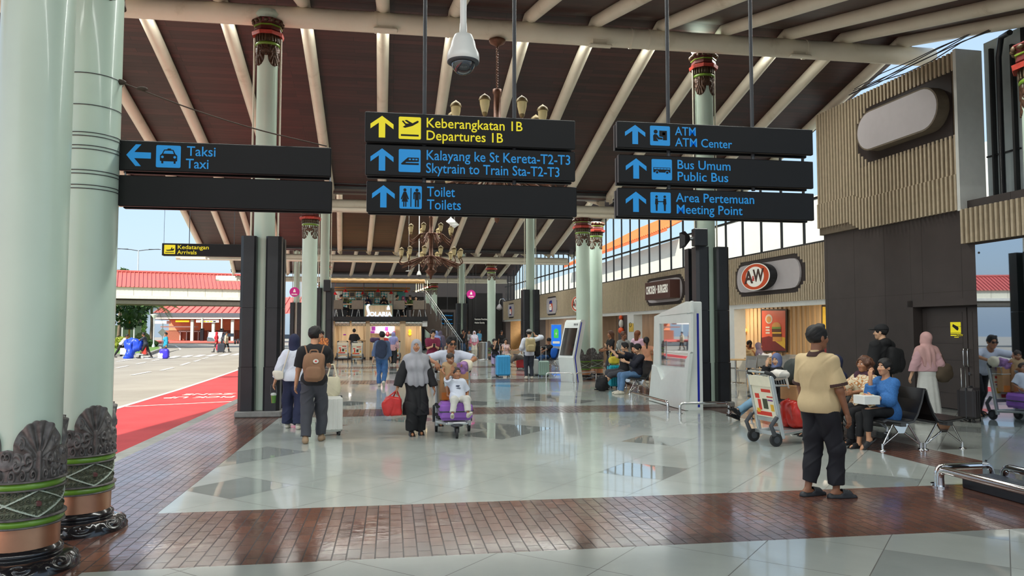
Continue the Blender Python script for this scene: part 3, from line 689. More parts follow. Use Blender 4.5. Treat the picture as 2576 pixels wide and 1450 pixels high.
def make_chandelier(loc, label, ztop):
    t = thing('chandelier', label, 'chandelier', loc); z0 = loc[2]
    k = MB(); k.lathe([(.001, 0), (.05, .06), (.06, .16), (.24, .34), (.26, .40), (.16, .46), (.12, .62), (.16, .7), (.13, .74)], 20); k.build('finial', M_BRONZE, t)
    k = MB(); k.lathe([(.09, .7), (.13, .76), (.13, .95), (.24, 1.0), (.24, 1.06), (.1, 1.1), (.09, 1.5), (.085, 1.85), (.12, 1.87), (.12, 2.0), (.22, 2.05), (.2, 2.1), (.08, 2.14), (.075, 2.75), (.095, 2.78), (.095, 2.86), (.03, 2.88)], 20); k.build('stem', M_BRONZE, t)
    k = MB(); n = 60
    for ph in (0, pi): k.tube([(.014 * math.cos(i * .9 + ph), .014 * math.sin(i * .9 + ph), 2.87 + (ztop - .3 - z0 - 2.87) * i / n) for i in range(n + 1)], .011, 5)
    k.build('chain', M_BRONZE, t)
    k = MB(); k.lathe([(.02, ztop - z0 - .36), (.16, ztop - z0 - .28), (.18, ztop - z0 - .22), (.06, ztop - z0 - .16), (.05, ztop - z0 + .05)], 16); k.build('canopy', M_BRONZE, t)
    for (na, zc, R) in ((12, .98, 1.36), (8, 2.04, .98)):
        for i in range(na):
            a = 2 * pi * (i + .5) / na; c = Vector((math.cos(a), math.sin(a), 0)); k = MB(); z = Vector((0, 0, 1))
            pts = [c * .12 + z * (zc - .05), c * .3 + z * (zc + .03), c * .55 + z * (zc - .02), c * .8 * R + z * (zc - .22), c * (R * .97) + z * (zc - .30), c * (R * 1.06) + z * (zc - .2), c * R + z * (zc - .02)]
            sm_ = []; 
            for q in range(len(pts) - 1):
                for w in range(4):
                    tt = w / 4; p0_ = pts[max(0, q - 1)]; p1_ = pts[q]; p2_ = pts[q + 1]; p3_ = pts[min(len(pts) - 1, q + 2)]
                    sm_.append(.5 * ((2 * p1_) + (-p0_ + p2_) * tt + (2 * p0_ - 5 * p1_ + 4 * p2_ - p3_) * tt ** 2 + (-p0_ + 3 * p1_ - 3 * p2_ + p3_) * tt ** 3))
            sm_.append(pts[-1]); k.tube(sm_, [.034 - .014 * q / len(sm_) for q in range(len(sm_))], 6)
            k.tube([c * .25 + z * (zc + .0), c * .38 + z * (zc - .22), c * .48 + z * (zc - .32), c * .56 + z * (zc - .24), c * .5 + z * (zc - .18)], .018, 5)
            k.tube([c * .5 + z * (zc - .03), c * .72 * R + z * (zc - .3), c * .98 * R + z * (zc - .46)], [.03, .045, .008], 5); k.build('arm', M_BRONZE, t)
            lz = zc; p = c * R
            k = MB(); k.lathe([(.012, lz - .04), (.045, lz + .0), (.06, lz + .04), (.055, lz + .05)], 12, (p.x, p.y, 0)); k.lathe([(.118, lz + .29), (.12, lz + .31), (.10, lz + .36), (.05, lz + .40), (.02, lz + .42), (.001, lz + .44)], 14, (p.x, p.y, 0))
            la = k.build('lantern', M_CAPL, t)
            k = MB(); k.lathe([(.058, lz + .05), (.095, lz + .2), (.1, lz + .29)], 14, (p.x, p.y, 0)); k.build('lamp_glass', M_LAMPG, la)
    return t
c1 = at(1250, 15.6); zc1 = onY(1253, 563, 15.6).z; ch = make_chandelier((c1.x, 15.6, zc1), 'bronze chandelier half hidden behind the departures sign', ZTR)
c2 = at(1083, 34.0); zc2 = onY(1083, 704, 34.0).z; dup(ch, (c2.x, 34.0, zc2), label='bronze lantern chandelier in clear view above the hall')
k = MB(); n = 4   # its longer hang: a rod up to the second ridge beam is in the copied chain
# emergency light fittings under the ridge beam
for u, v in ((970, 75), (1510, 115), (2013, 141)):
    p = onY(u, v, 15.4); k = MB(); k.box((p.x, p.y, p.z), (.5, .14, .06), ch=.02); k.box((p.x, p.y + .05, p.z + .09), (.3, .04, .14)); 
    solo(k, 'light_fitting', M_CREAM, {970: 'small cream light fitting under the ridge beam left of the dome camera', 1510: 'small cream light fitting under the ridge beam between the two big signs', 2013: 'small cream light fitting near the right end of the ridge beam'}[u], 'light fitting')
for i, (u, v) in enumerate(((1134, 558), (1143, 566))):
    p = onY(u, v, 26 + i * .6); k = MB(); k.lathe([(.015, .5), (.02, .2), (.03, .14), (.16, .02), (.17, 0), (.1, -.05), (.001, -.12)], 16, p); k.cyl(p + Vector((0, 0, .4)), (p.x, p.y, ZB + .62), .012, n=6)
    solo(k, 'pendant_lamp', M_WHITE, ('upper' if i == 0 else 'lower') + ' one of two small white pendant lamps right of the chandelier', 'lamp')
p = onY(1028, 683, 34); k = MB(); k.lathe([(.1, .03), (.15, .0), (.001, -.02)], 14, p); k.cyl(p, (p.x, p.y, 8.45), .01, n=6); solo(k, 'pendant_lamp', M_WHITE, 'flat white pendant lamp below left arms of the far chandelier', 'lamp')
# loudspeakers
def speaker(t, c, s, yaw):
    R = Matrix.Rotation(yaw, 3, 'Z')
    k = MB(); k.box(c, (s * .8, s * .5, s), ch=.015, R=R); k.build('cabinet', M_BLACK, t, world=True)
    k = MB(); a = Vector(c) + R @ Vector((-s * .62, 0, -.03)); b = Vector(c) + R @ Vector((-s * 1.05, 0, -.06))
    V = [a + R @ Vector((0, y * s * .1, z * s * .12)) for y, z in ((-1, -1), (1, -1), (1, 1), (-1, 1))] + [b + R @ Vector((0, y * s * .42, z * s * .46)) for y, z in ((-1, -1), (1, -1), (1, 1), (-1, 1))]
    k.add(V, [(i, (i + 1) % 4, 4 + (i + 1) % 4, 4 + i) for i in range(4)] + [(3, 2, 1, 0)]); k.build('horn', M_BLACK, t, world=True)
    k = MB(); k.cyl(Vector(c) + R @ Vector((-s * .3, 0, -.03)), a, .04, n=10); k.build('bracket', M_STEEL, t, world=True)
sp_ = onY(1760, 598, 15.5); t = thing('loudspeaker', 'black horn loudspeaker fixed to the column above the white kiosk', 'loudspeaker', (sp_.x, sp_.y, sp_.z - .2)); speaker(t, (sp_.x, sp_.y, sp_.z), .38, 0)
p = onY(823, 719, 33.48); k = MB(); k.box(p, (.28, .3, .5), ch=.02); solo(k, 'loudspeaker', M_BLACK, 'black box loudspeaker on the column left of the cafe balcony', 'loudspeaker')
# ================================================================ right hand wall with the shops
E = Vector((-.045, 1, 0)).normalized(); NW = Vector((-1, -.045, 0)).normalized()     # along the wall, out of the wall
def WP(Y, z, out=0.0): return Vector((wallX(Y), Y, z)) + NW * out
def wu(u):                                         # wall Y below the pixel column u
    return onP(u, 800, (wallX(15), 15, 0), NW).y
def wz(u, v, out=0.0): p = onP(u, v, Vector((wallX(15), 15, 0)) + NW * out, NW); return p.y, p.z
def wbox(mb, Y0, Y1, z0, z1, o0, o1, mi=0, ch=0):
    c = WP((Y0 + Y1) / 2, (z0 + z1) / 2, (o0 + o1) / 2); R = Matrix((NW, E, Vector((0, 0, 1)))).transposed()
    return mb.box(c, (abs(o1 - o0), abs(Y1 - Y0), z1 - z0), mi=mi, ch=ch, R=R)
def wprism(mb, pts, out, depth, mi=0, mside=None):  # pts (Y, z) on the wall; looks out of the wall
    P = [(-(y - 15), z) for y, z in pts]
    return mb.prism([(p[0] / abs(E.y), p[1]) for p in P], WP(15, 0, out), -E, (0, 0, 1), depth, mi, mside)
M_DWALL = mat('charcoal_wall_panel', (66, 58, 56), .55, var=.12, scale=2.2, bump=.06); M_SLAT = mat('tan_slat', (192, 176, 150), .6, var=.12, scale=8); M_SLATB = mat('slat_backing', (112, 100, 84), .7)
M_DBROWN = mat('dark_brown_recess', (48, 38, 36), .6); M_LGREY = mat('light_grey_acrylic', (190, 184, 186), .4, var=.03); M_ALU = mat('dark_aluminium', (46, 46, 48), .4, .4)
Yd0, Yd1 = 4.0, 18.42
dw = MB(); D0 = wu(2455) - 1.15; D1 = wu(2316); DZ = 2.2
for (a, b, z0, z1) in ((Yd0, D0, 0, 4.3), (D1, Yd1, 0, 4.3), (D0, D1, DZ, 4.3)): wbox(dw, a, b, z0, z1, .22, -.1)
struct(dw, 'wall_right', M_DWALL)
k = MB()
for y in (18.3, 17.2, 16.1, 14.9, 13.8): wbox(k, y - .004, y + .004, DZ * 0 + .0 if y > D1 else 2.25, 4.3, .2185, .2215)
wbox(k, 12, 18.4, 2.47, 2.478, .2185, .2215); struct(k, 'trim_10', M_DBROWN)
# double door
dr = MB(); wbox(dr, D0, D1, 0, DZ, -.02, -.1); d_ = tag(dr.build('door_1', M_DWALL), kind='structure')
k = MB()
for a, b, z0, z1 in ((D1 - .07, D1 + .1, 0, DZ + .12), (D0 - .1, D0 + .07, 0, DZ + .12), (D0 - .1, D1 + .1, DZ - .02, DZ + .12)): wbox(k, a, b, z0, z1, .25, -.05)
k.build('door_frame', M_DWALL, d_)
mid = (D0 + D1) / 2
for y0, y1 in ((mid + .012, D1 - .09), (D0 + .09, mid - .012)):
    k = MB(); wbox(k, y0, y1, .02, DZ - .06, .03, -.02)
    for z in (.35, .7, 1.05, 1.4, 1.75): wbox(k, y0 + .12, y1 - .12, z - .008, z + .008, .036, .03)
    for y in (y0 + .12, y1 - .12): wbox(k, y - .006, y + .006, .1, 2.05, .036, .03)
    k.build('door_leaf', M_DWALL, d_)
for s_ in (-1, 1):
    k = MB(); y = mid + s_ * .055; k.tube([WP(y, .93, .03), WP(y, .93, .09), WP(y, .98, .1), WP(y, 1.24, .1), WP(y, 1.29, .09), WP(y, 1.29, .03)], .013, 8); k.build('door_handle', M_CHROME, d_)
k = MB(); k.cyl(WP(mid - .04, .78, .03), WP(mid - .04, .78, .06), .03, n=14); k.build('door_lock', M_CHROME, d_)
k = MB(); sy0, sz0 = wz(2398, 841); sy1, sz1 = wz(2363, 808); sy0, sy1 = mid + .17, mid + .45
wprism(k, [(sy0 + x * (sy1 - sy0), z) for x, z in ((0, 1.62), (1, 1.62), (1, 1.84), (0, 1.84))], .036, .004)
wprism(k, [(sy0 + x * (sy1 - sy0), z) for x, z in ((.2, 1.70), (.3, 1.66), (.45, 1.68), (.8, 1.75), (.75, 1.80), (.25, 1.74))], .038, .002, 1)
def wtext(mb, txt, Yl, z, size, out, mi=0, width=None, bold=0.0): mb.text(txt, WP(Yl, z, out), -E, (0, 0, 1), size, mi, ext=.004, width=width, bold=bold)
wtext(k, 'CCTV', sy0 + .11, 1.545, .06, .037, 0)
wbox(k, sy0, sy1, 1.595, 1.612, .037, .036); wbox(k, sy0 + .12, sy1, 1.55, 1.575, .037, .036); wbox(k, sy0 + .06, sy1 - .1, 1.515, 1.53, .037, .036)
solo(k, 'door_sticker', [M_YEL, M_SIGN], 'yellow security camera sticker on the dark double door', 'sticker')
# slatted fascias
def slats(name, Y0, Y1, z0, z1, out, label, holes=(), pitch=.12, zfun=None, back=.12):
    t = thing(name, label, 'fascia', WP((Y0 + Y1) / 2, z0, out)); k = MB(); wbox(k, Y0, Y1, z0 + (.06 if zfun else 0), z1, out, out - back); k.build('backing', M_SLATB, t, world=True)
    k = MB(); n = int((Y1 - Y0) / pitch); y = Y0 + pitch * .3
    for i in range(n + 1):
        yc = Y0 + pitch * .3 + i * (Y1 - Y0 - pitch * .6) / n
        za, zk = (zfun(yc) if zfun else (z0, None))
        parts = [(za, z1)]
        for h in holes: 
            r_ = h(yc)
            if r_: parts = [q for a, b in parts for q in ((a, min(b, r_[0])), (max(a, r_[1]), b)) if q[1] - q[0] > .02]
        for a, b in parts:
            if zk and a < zk < b: wbox(k, yc - .028, yc + .028, a, zk, out + .07, out); wbox(k, yc - .028, yc + .028, zk, b, out + .045, out)
            else: wbox(k, yc - .028, yc + .028, a, b, out + .05, out)
    k.build('slats', M_SLAT, t, world=True); return t
def stadium(Yc, zc, hl, hh, n=14):
    P = []
    for s_, a0 in ((1, -90), (-1, 90)):
        P += [(Yc + s_ * (hl - hh) + hh * math.cos(math.radians(a0 + 180 * i / n)), zc + hh * math.sin(math.radians(a0 + 180 * i / n))) for i in range(n + 1)]
    return P
def blunt(Yc, zc, hl, hh, bulge, n=10):    # plate with straight top and bottom and bowed ends
    P = []
    for s_ in (1, -1):
        P += [(Yc + s_ * (hl - bulge + bulge * math.sin(pi * i / n) ** .6 if 0 < i < n else hl - bulge), zc + s_ * hh * (-math.cos(pi * i / n))) for i in range(n + 1)]
    return P
def hole(Yc, zc, hl, hh):
    def f(y):
        d = abs(y - Yc)
        if d > hl: return None
        c = hh if d < hl - hh * .7 else hh * (1 - .55 * (d - hl + hh * .7) / (hh * .7))
        return (zc - c, zc + c)
    return f
# tall louvred panel with the blank sign
sy, sz = wz(2280, 306, .3); hl = (wz(2180, 330, .3)[0] - wz(2388, 280, .3)[0]) / 2; hh = .47
def zf(y): return (4.36 if y > 17.3 else max(4.12, 4.36 - .06 * int((17.3 - y) / .12))), (5.0 if y > 17.0 else max(4.86, 5.0 - .05 * int((17.0 - y) / .12)) if y > 16.4 else 4.86)
Yt0 = wu(2458)
TP = slats('louvred_panel', Yt0, 18.45, 4.12, 7.42, .32, 'tall tan louvred wall panel with a blank lozenge sign', [hole(sy - .12, sz, hl + .5, hh + .2)], zfun=zf, back=.5)
k = MB(); wbox(k, max(sy - hl - .75, wu(2458) + .1), sy + hl + .35, sz - hh - .25, sz + hh + .25, .335, .32); k.build('sign_recess', M_DBROWN, TP, world=True)
t = thing('blank_shop_sign', 'blank grey lozenge sign on the tall louvred panel', 'sign', WP(sy, sz - hh, .34))
k = MB(); wprism(k, stadium(sy, sz, hl, hh), .62, .28); k.build('sign_box', M_SLATB, t, world=True); k = MB(); wprism(k, stadium(sy, sz, hl - .035, hh - .035), .626, .006); k.build('sign_face', M_LGREY, t, world=True)
k = MB(); wbox(k, Yt0 - .08, Yt0, 4.1, 7.45, .38, -.25); struct(k, 'trim_11', M_WHITE)
# right of the tall panel
k = MB(); wbox(k, 8, Yt0 - .08, 4.1, 7.6, -.3, -.4); struct(k, 'wall_right_upper', mat('bluish_panel', (176, 188, 192), .5, var=.1, scale=2))
k = MB(); wbox(k, 4, Yt0 - 1.15, 4.1, 7.6, -.1, -.28); struct(k, 'wall_right_dark', M_BLACK)
k = MB(); wbox(k, Yt0 - .34, Yt0 - .3, 4.1, 7.4, -.2, -.3); wbox(k, Yt0 - .85, Yt0 - .8, 4.1, 7.3, -.2, -.3); wbox(k, Yt0 - .9, Yt0 - .1, 5.2, 5.23, -.26, -.3); struct(k, 'trim_12', M_ALU)
k = MB(); y = Yt0 - .62; k.tube([WP(y - .1, 4.2, -.1), WP(y, 4.3, -.12), WP(y, 7.1, -.12), WP(y - .15, 7.45, -.05), WP(y - .5, 7.4, .1)], .055, 10); solo(k, 'drain_pipe', M_BLACK, 'dark blue-black pipe on the wall right of the louvred panel', 'pipe')
k = MB(); rg0 = random.Random(2)
for i in range(5): k.tube([WP(y, 7.52 + .06 * i + rg0.uniform(-.05, .08), .25 - .04 * i) for y in (17.2, 16.2, 15.2, 14.4, 13.6, 12.9)], .012, 5)
tag(solo(k, 'cable_bundle', M_BLACK, 'loose black cables strung across the gap above the louvred panel', 'cable'), kind='stuff')
slats('louvred_panel', 6, Yt0 - .05, 3.42, 4.12, .33, 'lower tan louvred band behind the tall mirror kiosk', back=.1)
# fascia above the shops
FZ0, FZ1 = 2.5, 4.03
ay, az = wz(1932, 696, .1); ahl = (wz(1853, 700, .1)[0] - wz(2010, 700, .1)[0]) / 2; ahh = .43
cy, cz = wz(1672, 732, .1); chl = (wz(1628, 733, .1)[0] - wz(1713, 733, .1)[0]) / 2
Yb = [18.5, 26.6, 37.9, 52.5, 63.5]
F1 = slats('slatted_fascia', Yb[0], Yb[1], FZ0, FZ1, .1, 'tan slatted fascia above the burger restaurant with the oval logo', [hole(ay, az, ahl + .16, ahh + .13)], zfun=lambda y: (FZ0, 2.95 if y < 19.5 else 3.1))
F2 = slats('slatted_fascia', Yb[1] + .05, Yb[2], FZ0, FZ1, .1, 'tan slatted fascia with the chicken and burgers sign', [hole(cy, cz, chl + .3, .58)], zfun=lambda y: (FZ0, 2.75 if y > 33 else 3.0))
b1y, b1z = wz(1389, 770, .1); b2y, b2z = wz(1287, 782, .1); a2y, a2z = wz(1463, 765, .1)
F3 = slats('slatted_fascia', Yb[2] + .05, Yb[3], FZ0, FZ1, .1, 'tan slatted fascia left of the twin ornate columns', [hole(b1y, b1z, 1.35, .6)], pitch=.16)
F4 = slats('slatted_fascia', Yb[3] + .05, Yb[4], FZ0, FZ1, .1, 'farthest tan slatted fascia with a small bag logo', [hole(b2y, b2z, 1.3, .6)], pitch=.16)
for F, y, z, l_, h_ in ((F1, ay, az, ahl + .16, ahh + .13), (F2, cy, cz, chl + .3, .58), (F3, b1y, b1z, 1.35, .6), (F4, b2y, b2z, 1.3, .6)):
    k = MB(); wbox(k, y - l_, y + l_, z - h_, z + h_, .112, .1); k.build('sign_recess', M_DBROWN, F, world=True)
M_OR = mat('logo_orange', (226, 84, 34), .35, var=.05); M_BRN = mat('logo_brown', (72, 44, 36), .4); M_WHT = mat('logo_white', (240, 238, 228), .4, var=.02, emit=.1); M_ORRED = mat('logo_red', (204, 52, 40), .4)
def oval_logo(t, y, z, r, h, o):
    k = MB(); wprism(k, disc(y, z, r, h, 40), o + .24, .24, 0); k.build('logo_body', M_BLACK, t, world=True)
    k = MB(); wprism(k, disc(y, z, r * .99, h * .99, 40), o + .246, .006, 1); wprism(k, disc(y, z, r * .93, h * .93, 40), o + .252, .006, 0); wprism(k, disc(y, z, r * .62, h * .74, 36), o + .258, .006, 1); k.build('logo_ring', [M_OR, M_WHT], t, world=True)
    k = MB()
    k.text('A', WP(y + r * .68, z - h * .42, o + .262), -E, (0, 0, 1), h * 1.25, ext=.006, bold=.03, width=r * .62); k.text('W', WP(y + r * .08, z - h * .34, o + .262), -E, (0, 0, 1), h * 1.2, ext=.006, bold=.03, width=r * .74); k.build('lettering', M_BRN, t, world=True)
    k = MB(); k.text('&', WP(y + r * .16, z - h * .28, o + .266), -E, (0, 0, 1), h * .5, ext=.006, bold=.03); k.build('lettering', M_ORRED, t, world=True)
def stad_sign(label, y, z, l_, h_, bl=None):
    t = thing('shop_sign', label, 'sign', WP(y, z - h_, .12)); k = MB(); wprism(k, blunt(y, z, l_, h_, bl) if bl else stadium(y, z, l_, h_), .17, .055); k.build('sign_plate', M_LGREY, t, world=True); return t
t = stad_sign('grey lozenge sign with a round orange and brown burger restaurant logo', ay, az, ahl, ahh, .5); oval_logo(t, ay + .22, az, .86, .42, .17)
t = stad_sign('grey lozenge sign partly hidden by twin columns, orange ring logo', a2y, a2z, 1.3, .46, .45); oval_logo(t, a2y, a2z, .95, .42, .17)
t = stad_sign('grey lozenge with brown chicken and burgers box sign in front', cy, cz, chl, .46, .5)
k = MB(); by = wz(1640, 735, .5); y0_, y1_ = wz(1683, 735, .62)[0], wz(1622, 735, .62)[0]; wbox(k, y0_, y1_, cz - .36, cz + .36, .62, .17, ch=.02); k.build('box_sign', mat('sign_brown', (84, 52, 46), .45, var=.05), t, world=True)
k = MB(); wtext(k, 'CHICKEN · BURGERS', y1_ - .12, cz - .12, .42, .625, width=(y1_ - y0_) - .26, bold=.035); k.build('lettering', M_WHT, t, world=True)
M_NAVY = mat('logo_navy', (36, 46, 140), .4)
for y, z, lab in ((b1y, b1z, 'grey lozenge sign with an orange bag logo, nearer of the two'), (b2y, b2z, 'grey lozenge sign with an orange bag logo, on the farthest fascia')):
    t = stad_sign(lab, y, z, 1.2, .5, .3); k = MB(); s_ = 1.9
    wprism(k, [(y + s_ * a, z + b) for a, b in ((.17, -.36), (-.17, -.36), (-.17, .14), (.17, .14))], .2, .03, 0); wprism(k, [(y + s_ * a, z + b) for a, b in ((.17, -.36), (-.17, -.36), (-.17, -.12), (.17, -.16))], .206, .03, 1)
    k.tube([WP(y + .2, z + .14, .19), WP(y + .16, z + .3, .19), WP(y - .16, z + .3, .19), WP(y - .2, z + .14, .19)], .05, 6, mi=1); k.text('G', WP(y + .3, z - .26, .212), -E, (0, 0, 1), .5, 2, ext=.006, bold=.05); k.text('b', WP(y - .06, z - .26, .212), -E, (0, 0, 1), .45, 2, ext=.006, bold=.05)
    k.build('bag_logo', [M_OR, M_NAVY, M_WHT], t, world=True)
# clerestory glazing
def zroof(Y):
    for r in range(4):
        for (a, b) in ((RIDGE[r], VAL[r]), (RIDGE[r + 1], VAL[r])):
            if min(a, b) <= Y <= max(a, b): return ZB + (ZA - ZB) * abs(Y - b) / 9.2 + .05
    return 6
mg = bpy.data.materials.new('clear_glass'); t_ = NT(mg); tr = t_.n('BsdfTransparent'); gl = t_.n('BsdfGlossy'); gl.inputs['Roughness'].default_value = .02; mx = t_.n('MixShader'); fr = t_.n('LayerWeight'); fr.inputs[0].default_value = .25
tr.inputs[0].default_value = (.93, .97, .95, 1); t_.l(t_.math('MULTIPLY', fr.outputs['Fresnel'], .6), mx.inputs[0]); t_.l(tr.outputs[0], mx.inputs[1]); t_.l(gl.outputs[0], mx.inputs[2]); t_.l(mx.outputs[0], t_.t.nodes['Material Output'].inputs[0]); M_GLASS = mg
yy = [18.5 + 1.15 * i for i in range(40)]
k = MB(); f = MB()
for a, b in zip(yy, yy[1:]):
    P = [WP(a, FZ1, 0), WP(b, FZ1, 0), WP(b, zroof(b), 0), WP(a, zroof(a), 0)]; k.add(P, [(3, 2, 1, 0)])
    wbox(f, a - .025, a + .025, FZ1, zroof(a), .03, -.03)
    if zroof(a) > 5.4 and zroof(b) > 5.4: wbox(f, a, b, 5.27, 5.33, .05, -.05)
    wbox(f, a, b, FZ1 - .02, FZ1 + .06, .08, -.08)
w1 = tag(k.build('window_1', M_GLASS), kind='structure'); f.build('window_frame', M_ALU, w1)
# shop boxes behind the wall line
SOF = 2.36
M_WOODW = None
def m_panelwood(name, c1, c2, pitch):
    m = bpy.data.materials.new(name); t = NT(m); v = t.geo(); sp = t.n('SeparateXYZ'); t.l(v, sp.inputs[0]); s1 = t.math('ADD', t.math('MULTIPLY', sp.outputs[0], 1), sp.outputs[1])
    mp = t.n('Mapping'); mp.inputs['Scale'].default_value = (9, 9, .5); t.l(v, mp.inputs['Vector']); g = t.noise(mp.outputs[0], 1.2, 4)
    j = t.math('LESS_THAN', t.math('FRACT', t.math('DIVIDE', s1, pitch)), .02 if pitch > .3 else .12); c = t.ramp(g, [(.3, S(*c1)), (.7, S(*c2))]); t.col(t.mix(j, c, tuple(x * .45 for x in S(*c1)))); t.set(Roughness=.5); return m
M_WOODW = m_panelwood('beige_wood_panel', (196, 166, 126), (216, 188, 148), 1.1); M_DKWOOD = m_panelwood('brown_stone_panel', (120, 96, 76), (142, 116, 92), 1.4)
M_CEILW = mat('shop_ceiling', (210, 204, 192), .6, var=.03)
def shop(Y0, Y1, depth, backm, power, color):
    k = MB(); wbox(k, Y0, Y1, 0, 2.9, -depth, -depth - .1); struct(k, 'wall_shop_back', backm)
    k = MB()
    for y in (Y0, Y1): wbox(k, y - .06, y + .06, 0, 2.9, -.12, -depth)
    struct(k, 'wall_shop_side', backm); k = MB(); wbox(k, Y0, Y1, 2.75, 2.85, -.1, -depth); struct(k, 'ceiling', M_CEILW)
    n = max(1, int((Y1 - Y0) / 4))
    for i in range(n):
        c = WP(Y0 + (i + .5) * (Y1 - Y0) / n, 2.72, -depth * .55); interior_lamp(c.x, c.y, c.z, power, .5, color)
k = MB(); wbox(k, 18.42, 64, FZ1 - .15, FZ1 - .02, .05, -6.5); struct(k, 'ceiling_shops', M_CEILW)
k = MB(); wbox(k, 18.42, 63.5, SOF, FZ0, .06, -.12); struct(k, 'trim_13', M_WHITE)
shop(18.5, 29.4, 2.4, M_WOODW, 36, (1, .82, .6)); shop(29.5, 37.6, 5.5, M_DKWOOD, 36, (1, .92, .8)); shop(37.8, 51, 5, M_DKWOOD, 75, (1, .96, .9)); shop(51.2, 63.4, 4.5, mat('store_back', (190, 150, 96), .6), 80, (1, .95, .88))
def pillar(u0, u1, m, z1=SOF, o0=.06, o1=-.35): k = MB(); wbox(k, wu(u1), wu(u0), 0, z1, o0, o1); return struct(k, 'wall_pillar', m)
pillar(1833, 1851, M_WHITE); pillar(1558, 1580, M_DWALL); pillar(1581, 1597, M_WHITE); pillar(1486, 1516, M_DKWOOD); pillar(1348, 1360, M_DWALL); pillar(1312, 1316, M_DWALL); pillar(1265, 1274, M_DWALL); pillar(1680, 1700, M_WHITE)
# ================================================================ two-storey cafe at the end of the hall
YC = 43.8
def cx(u, Y=YC): return onY(u, 780, Y).x
def cz_(v, u=950, Y=YC): return onY(u, v, Y).z
M_CWOOD = m_panelwood('pale_oak_panel', (206, 178, 138), (226, 200, 162), .9); M_CBLK = mat('cafe_black_steel', (26, 26, 28), .45); M_AWN = mat('tan_canvas', (176, 136, 80), .8, var=.15, scale=2); M_TEAL = mat('teal_paint', (74, 150, 146), .5)
M_REDL = mat('red_lamp_shade', (206, 32, 40), .35); M_PURP = mat('purple_screen', (140, 44, 150), .4, emit=.05); M_MENU = mat('menu_screen', (206, 186, 204), .35, var=.04, emit=.08); M_LITW = mat('lit_white_letter', (226, 236, 255), .4, var=.02, emit=.4)
M_CHAIRB = mat('taupe_chair_back', (132, 120, 106), .5); M_PLANT = mat('plant_green', (70, 98, 46), .7, var=.4, scale=20); M_MAG = mat('magenta_disc', (186, 22, 124), .4, var=.03, emit=.08)
def m_diamond():
    m = bpy.data.materials.new('diamond_pattern_vinyl'); t = NT(m); v = t.geo(); sp = t.n('SeparateXYZ'); t.l(v, sp.inputs[0])
    a = t.math('ADD', sp.outputs[0], sp.outputs[2]); b = t.math('SUBTRACT', sp.outputs[0], sp.outputs[2]); f = lambda q: t.math('LESS_THAN', t.math('ABSOLUTE', t.math('SUBTRACT', t.math('FRACT', t.math('DIVIDE', q, .22)), .5)), .13)
    t.col(t.mix(t.math('MAXIMUM', f(a), f(b)), S(246, 245, 238), S(204, 212, 205))); t.set(Roughness=.5); return m
def m_tealtile():
    m = bpy.data.materials.new('teal_star_tile'); t = NT(m); v = t.geo(); sp = t.n('SeparateXYZ'); t.l(v, sp.inputs[0])
    a = t.math('ADD', sp.outputs[0], sp.outputs[2]); b = t.math('SUBTRACT', sp.outputs[0], sp.outputs[2]); f = lambda q: t.math('LESS_THAN', t.math('ABSOLUTE', t.math('SUBTRACT', t.math('FRACT', t.math('DIVIDE', q, .36)), .5)), .2)
    x = t.math('ABSOLUTE', t.math('SUBTRACT', f(a), f(b))); t.col(t.mix(x, S(226, 228, 220), S(70, 168, 172))); t.set(Roughness=.4); return m
def m_mural():
    m = bpy.data.materials.new('leaf_mural'); t = NT(m); v = t.geo(); f = t.noise(v, 1.8, 3); t.col(t.ramp(f, [(.0, S(226, 224, 212)), (.48, S(222, 222, 208)), (.52, S(180, 196, 176)), (.58, S(206, 96, 80)), (.62, S(224, 222, 210)), (.7, S(60, 70, 52))], True)); t.set(Roughness=.6); return m
X0, X1 = cx(830), cx(1074); ZF = cz_(797); ZFb = cz_(808); ZT = cz_(702)
cafe = thing('cafe_building', 'two-storey cafe of pale oak with an open balcony under tan awning', 'cafe', ((X0 + X1) / 2, YC, 0))
def cpart(fn, name, m): k = MB(); fn(k); return k.build(name, m, cafe, world=True)
def bx(k, u0, u1, z0, z1, y0, y1, mi=0): a, b = (cx(u0), cx(u1)); k.box(((a + b) / 2, (y0 + y1) / 2, (z0 + z1) / 2), (abs(b - a), abs(y1 - y0), z1 - z0), mi=mi)
cpart(lambda k: bx(k, 828, 1076, ZFb, ZF, YC - .25, YC + 5), 'balcony_slab', M_CBLK)
for u0, u1 in ((829, 843), (921, 930.5), (1007, 1020)): cpart(lambda k: bx(k, u0, u1, 0, ZFb, YC, YC + .5), 'oak_pier', M_CWOOD)
cpart(lambda k: (bx(k, 829, 1062, 0, ZFb, YC + 2.4, YC + 2.5),), 'back_wall', M_CWOOD)
cpart(lambda k: (bx(k, 829, 831, 0, ZFb, YC + .3, YC + 2.4), bx(k, 1060, 1062, 0, ZFb, YC + .5, YC + 2.4)), 'side_wall', M_CWOOD)
cpart(lambda k: bx(k, 829, 1075, 0, .1, YC + .1, YC + 2.4), 'plinth', M_CBLK)
M_DIA = m_diamond()
for u0, u1 in ((844, 879), (885, 920), (931, 968.5), (969, 1006), (1021, 1063)):
    def f(k):
        a, b = cx(u0), cx(u1); n = 8; h = ZFb - cz_(821)
        k.grid(lambda i, j: Vector((a + (b - a) * i, YC + .5 - .65 * math.sin(pi * j) ** .7 * 1.0, ZFb - h * (1 - math.cos(pi * j / 2) * 1.0) if j < 1 else ZFb - h)), 2, n)
        k.box(((a + b) / 2, YC + .5, ZFb - h / 2), (b - a, .04, h))
    cpart(f, 'patterned_valance', M_DIA)
cpart(lambda k: bx(k, 1063, 1075, cz_(822), ZFb, YC - .1, YC + .5), 'end_valance', M_WHITE)
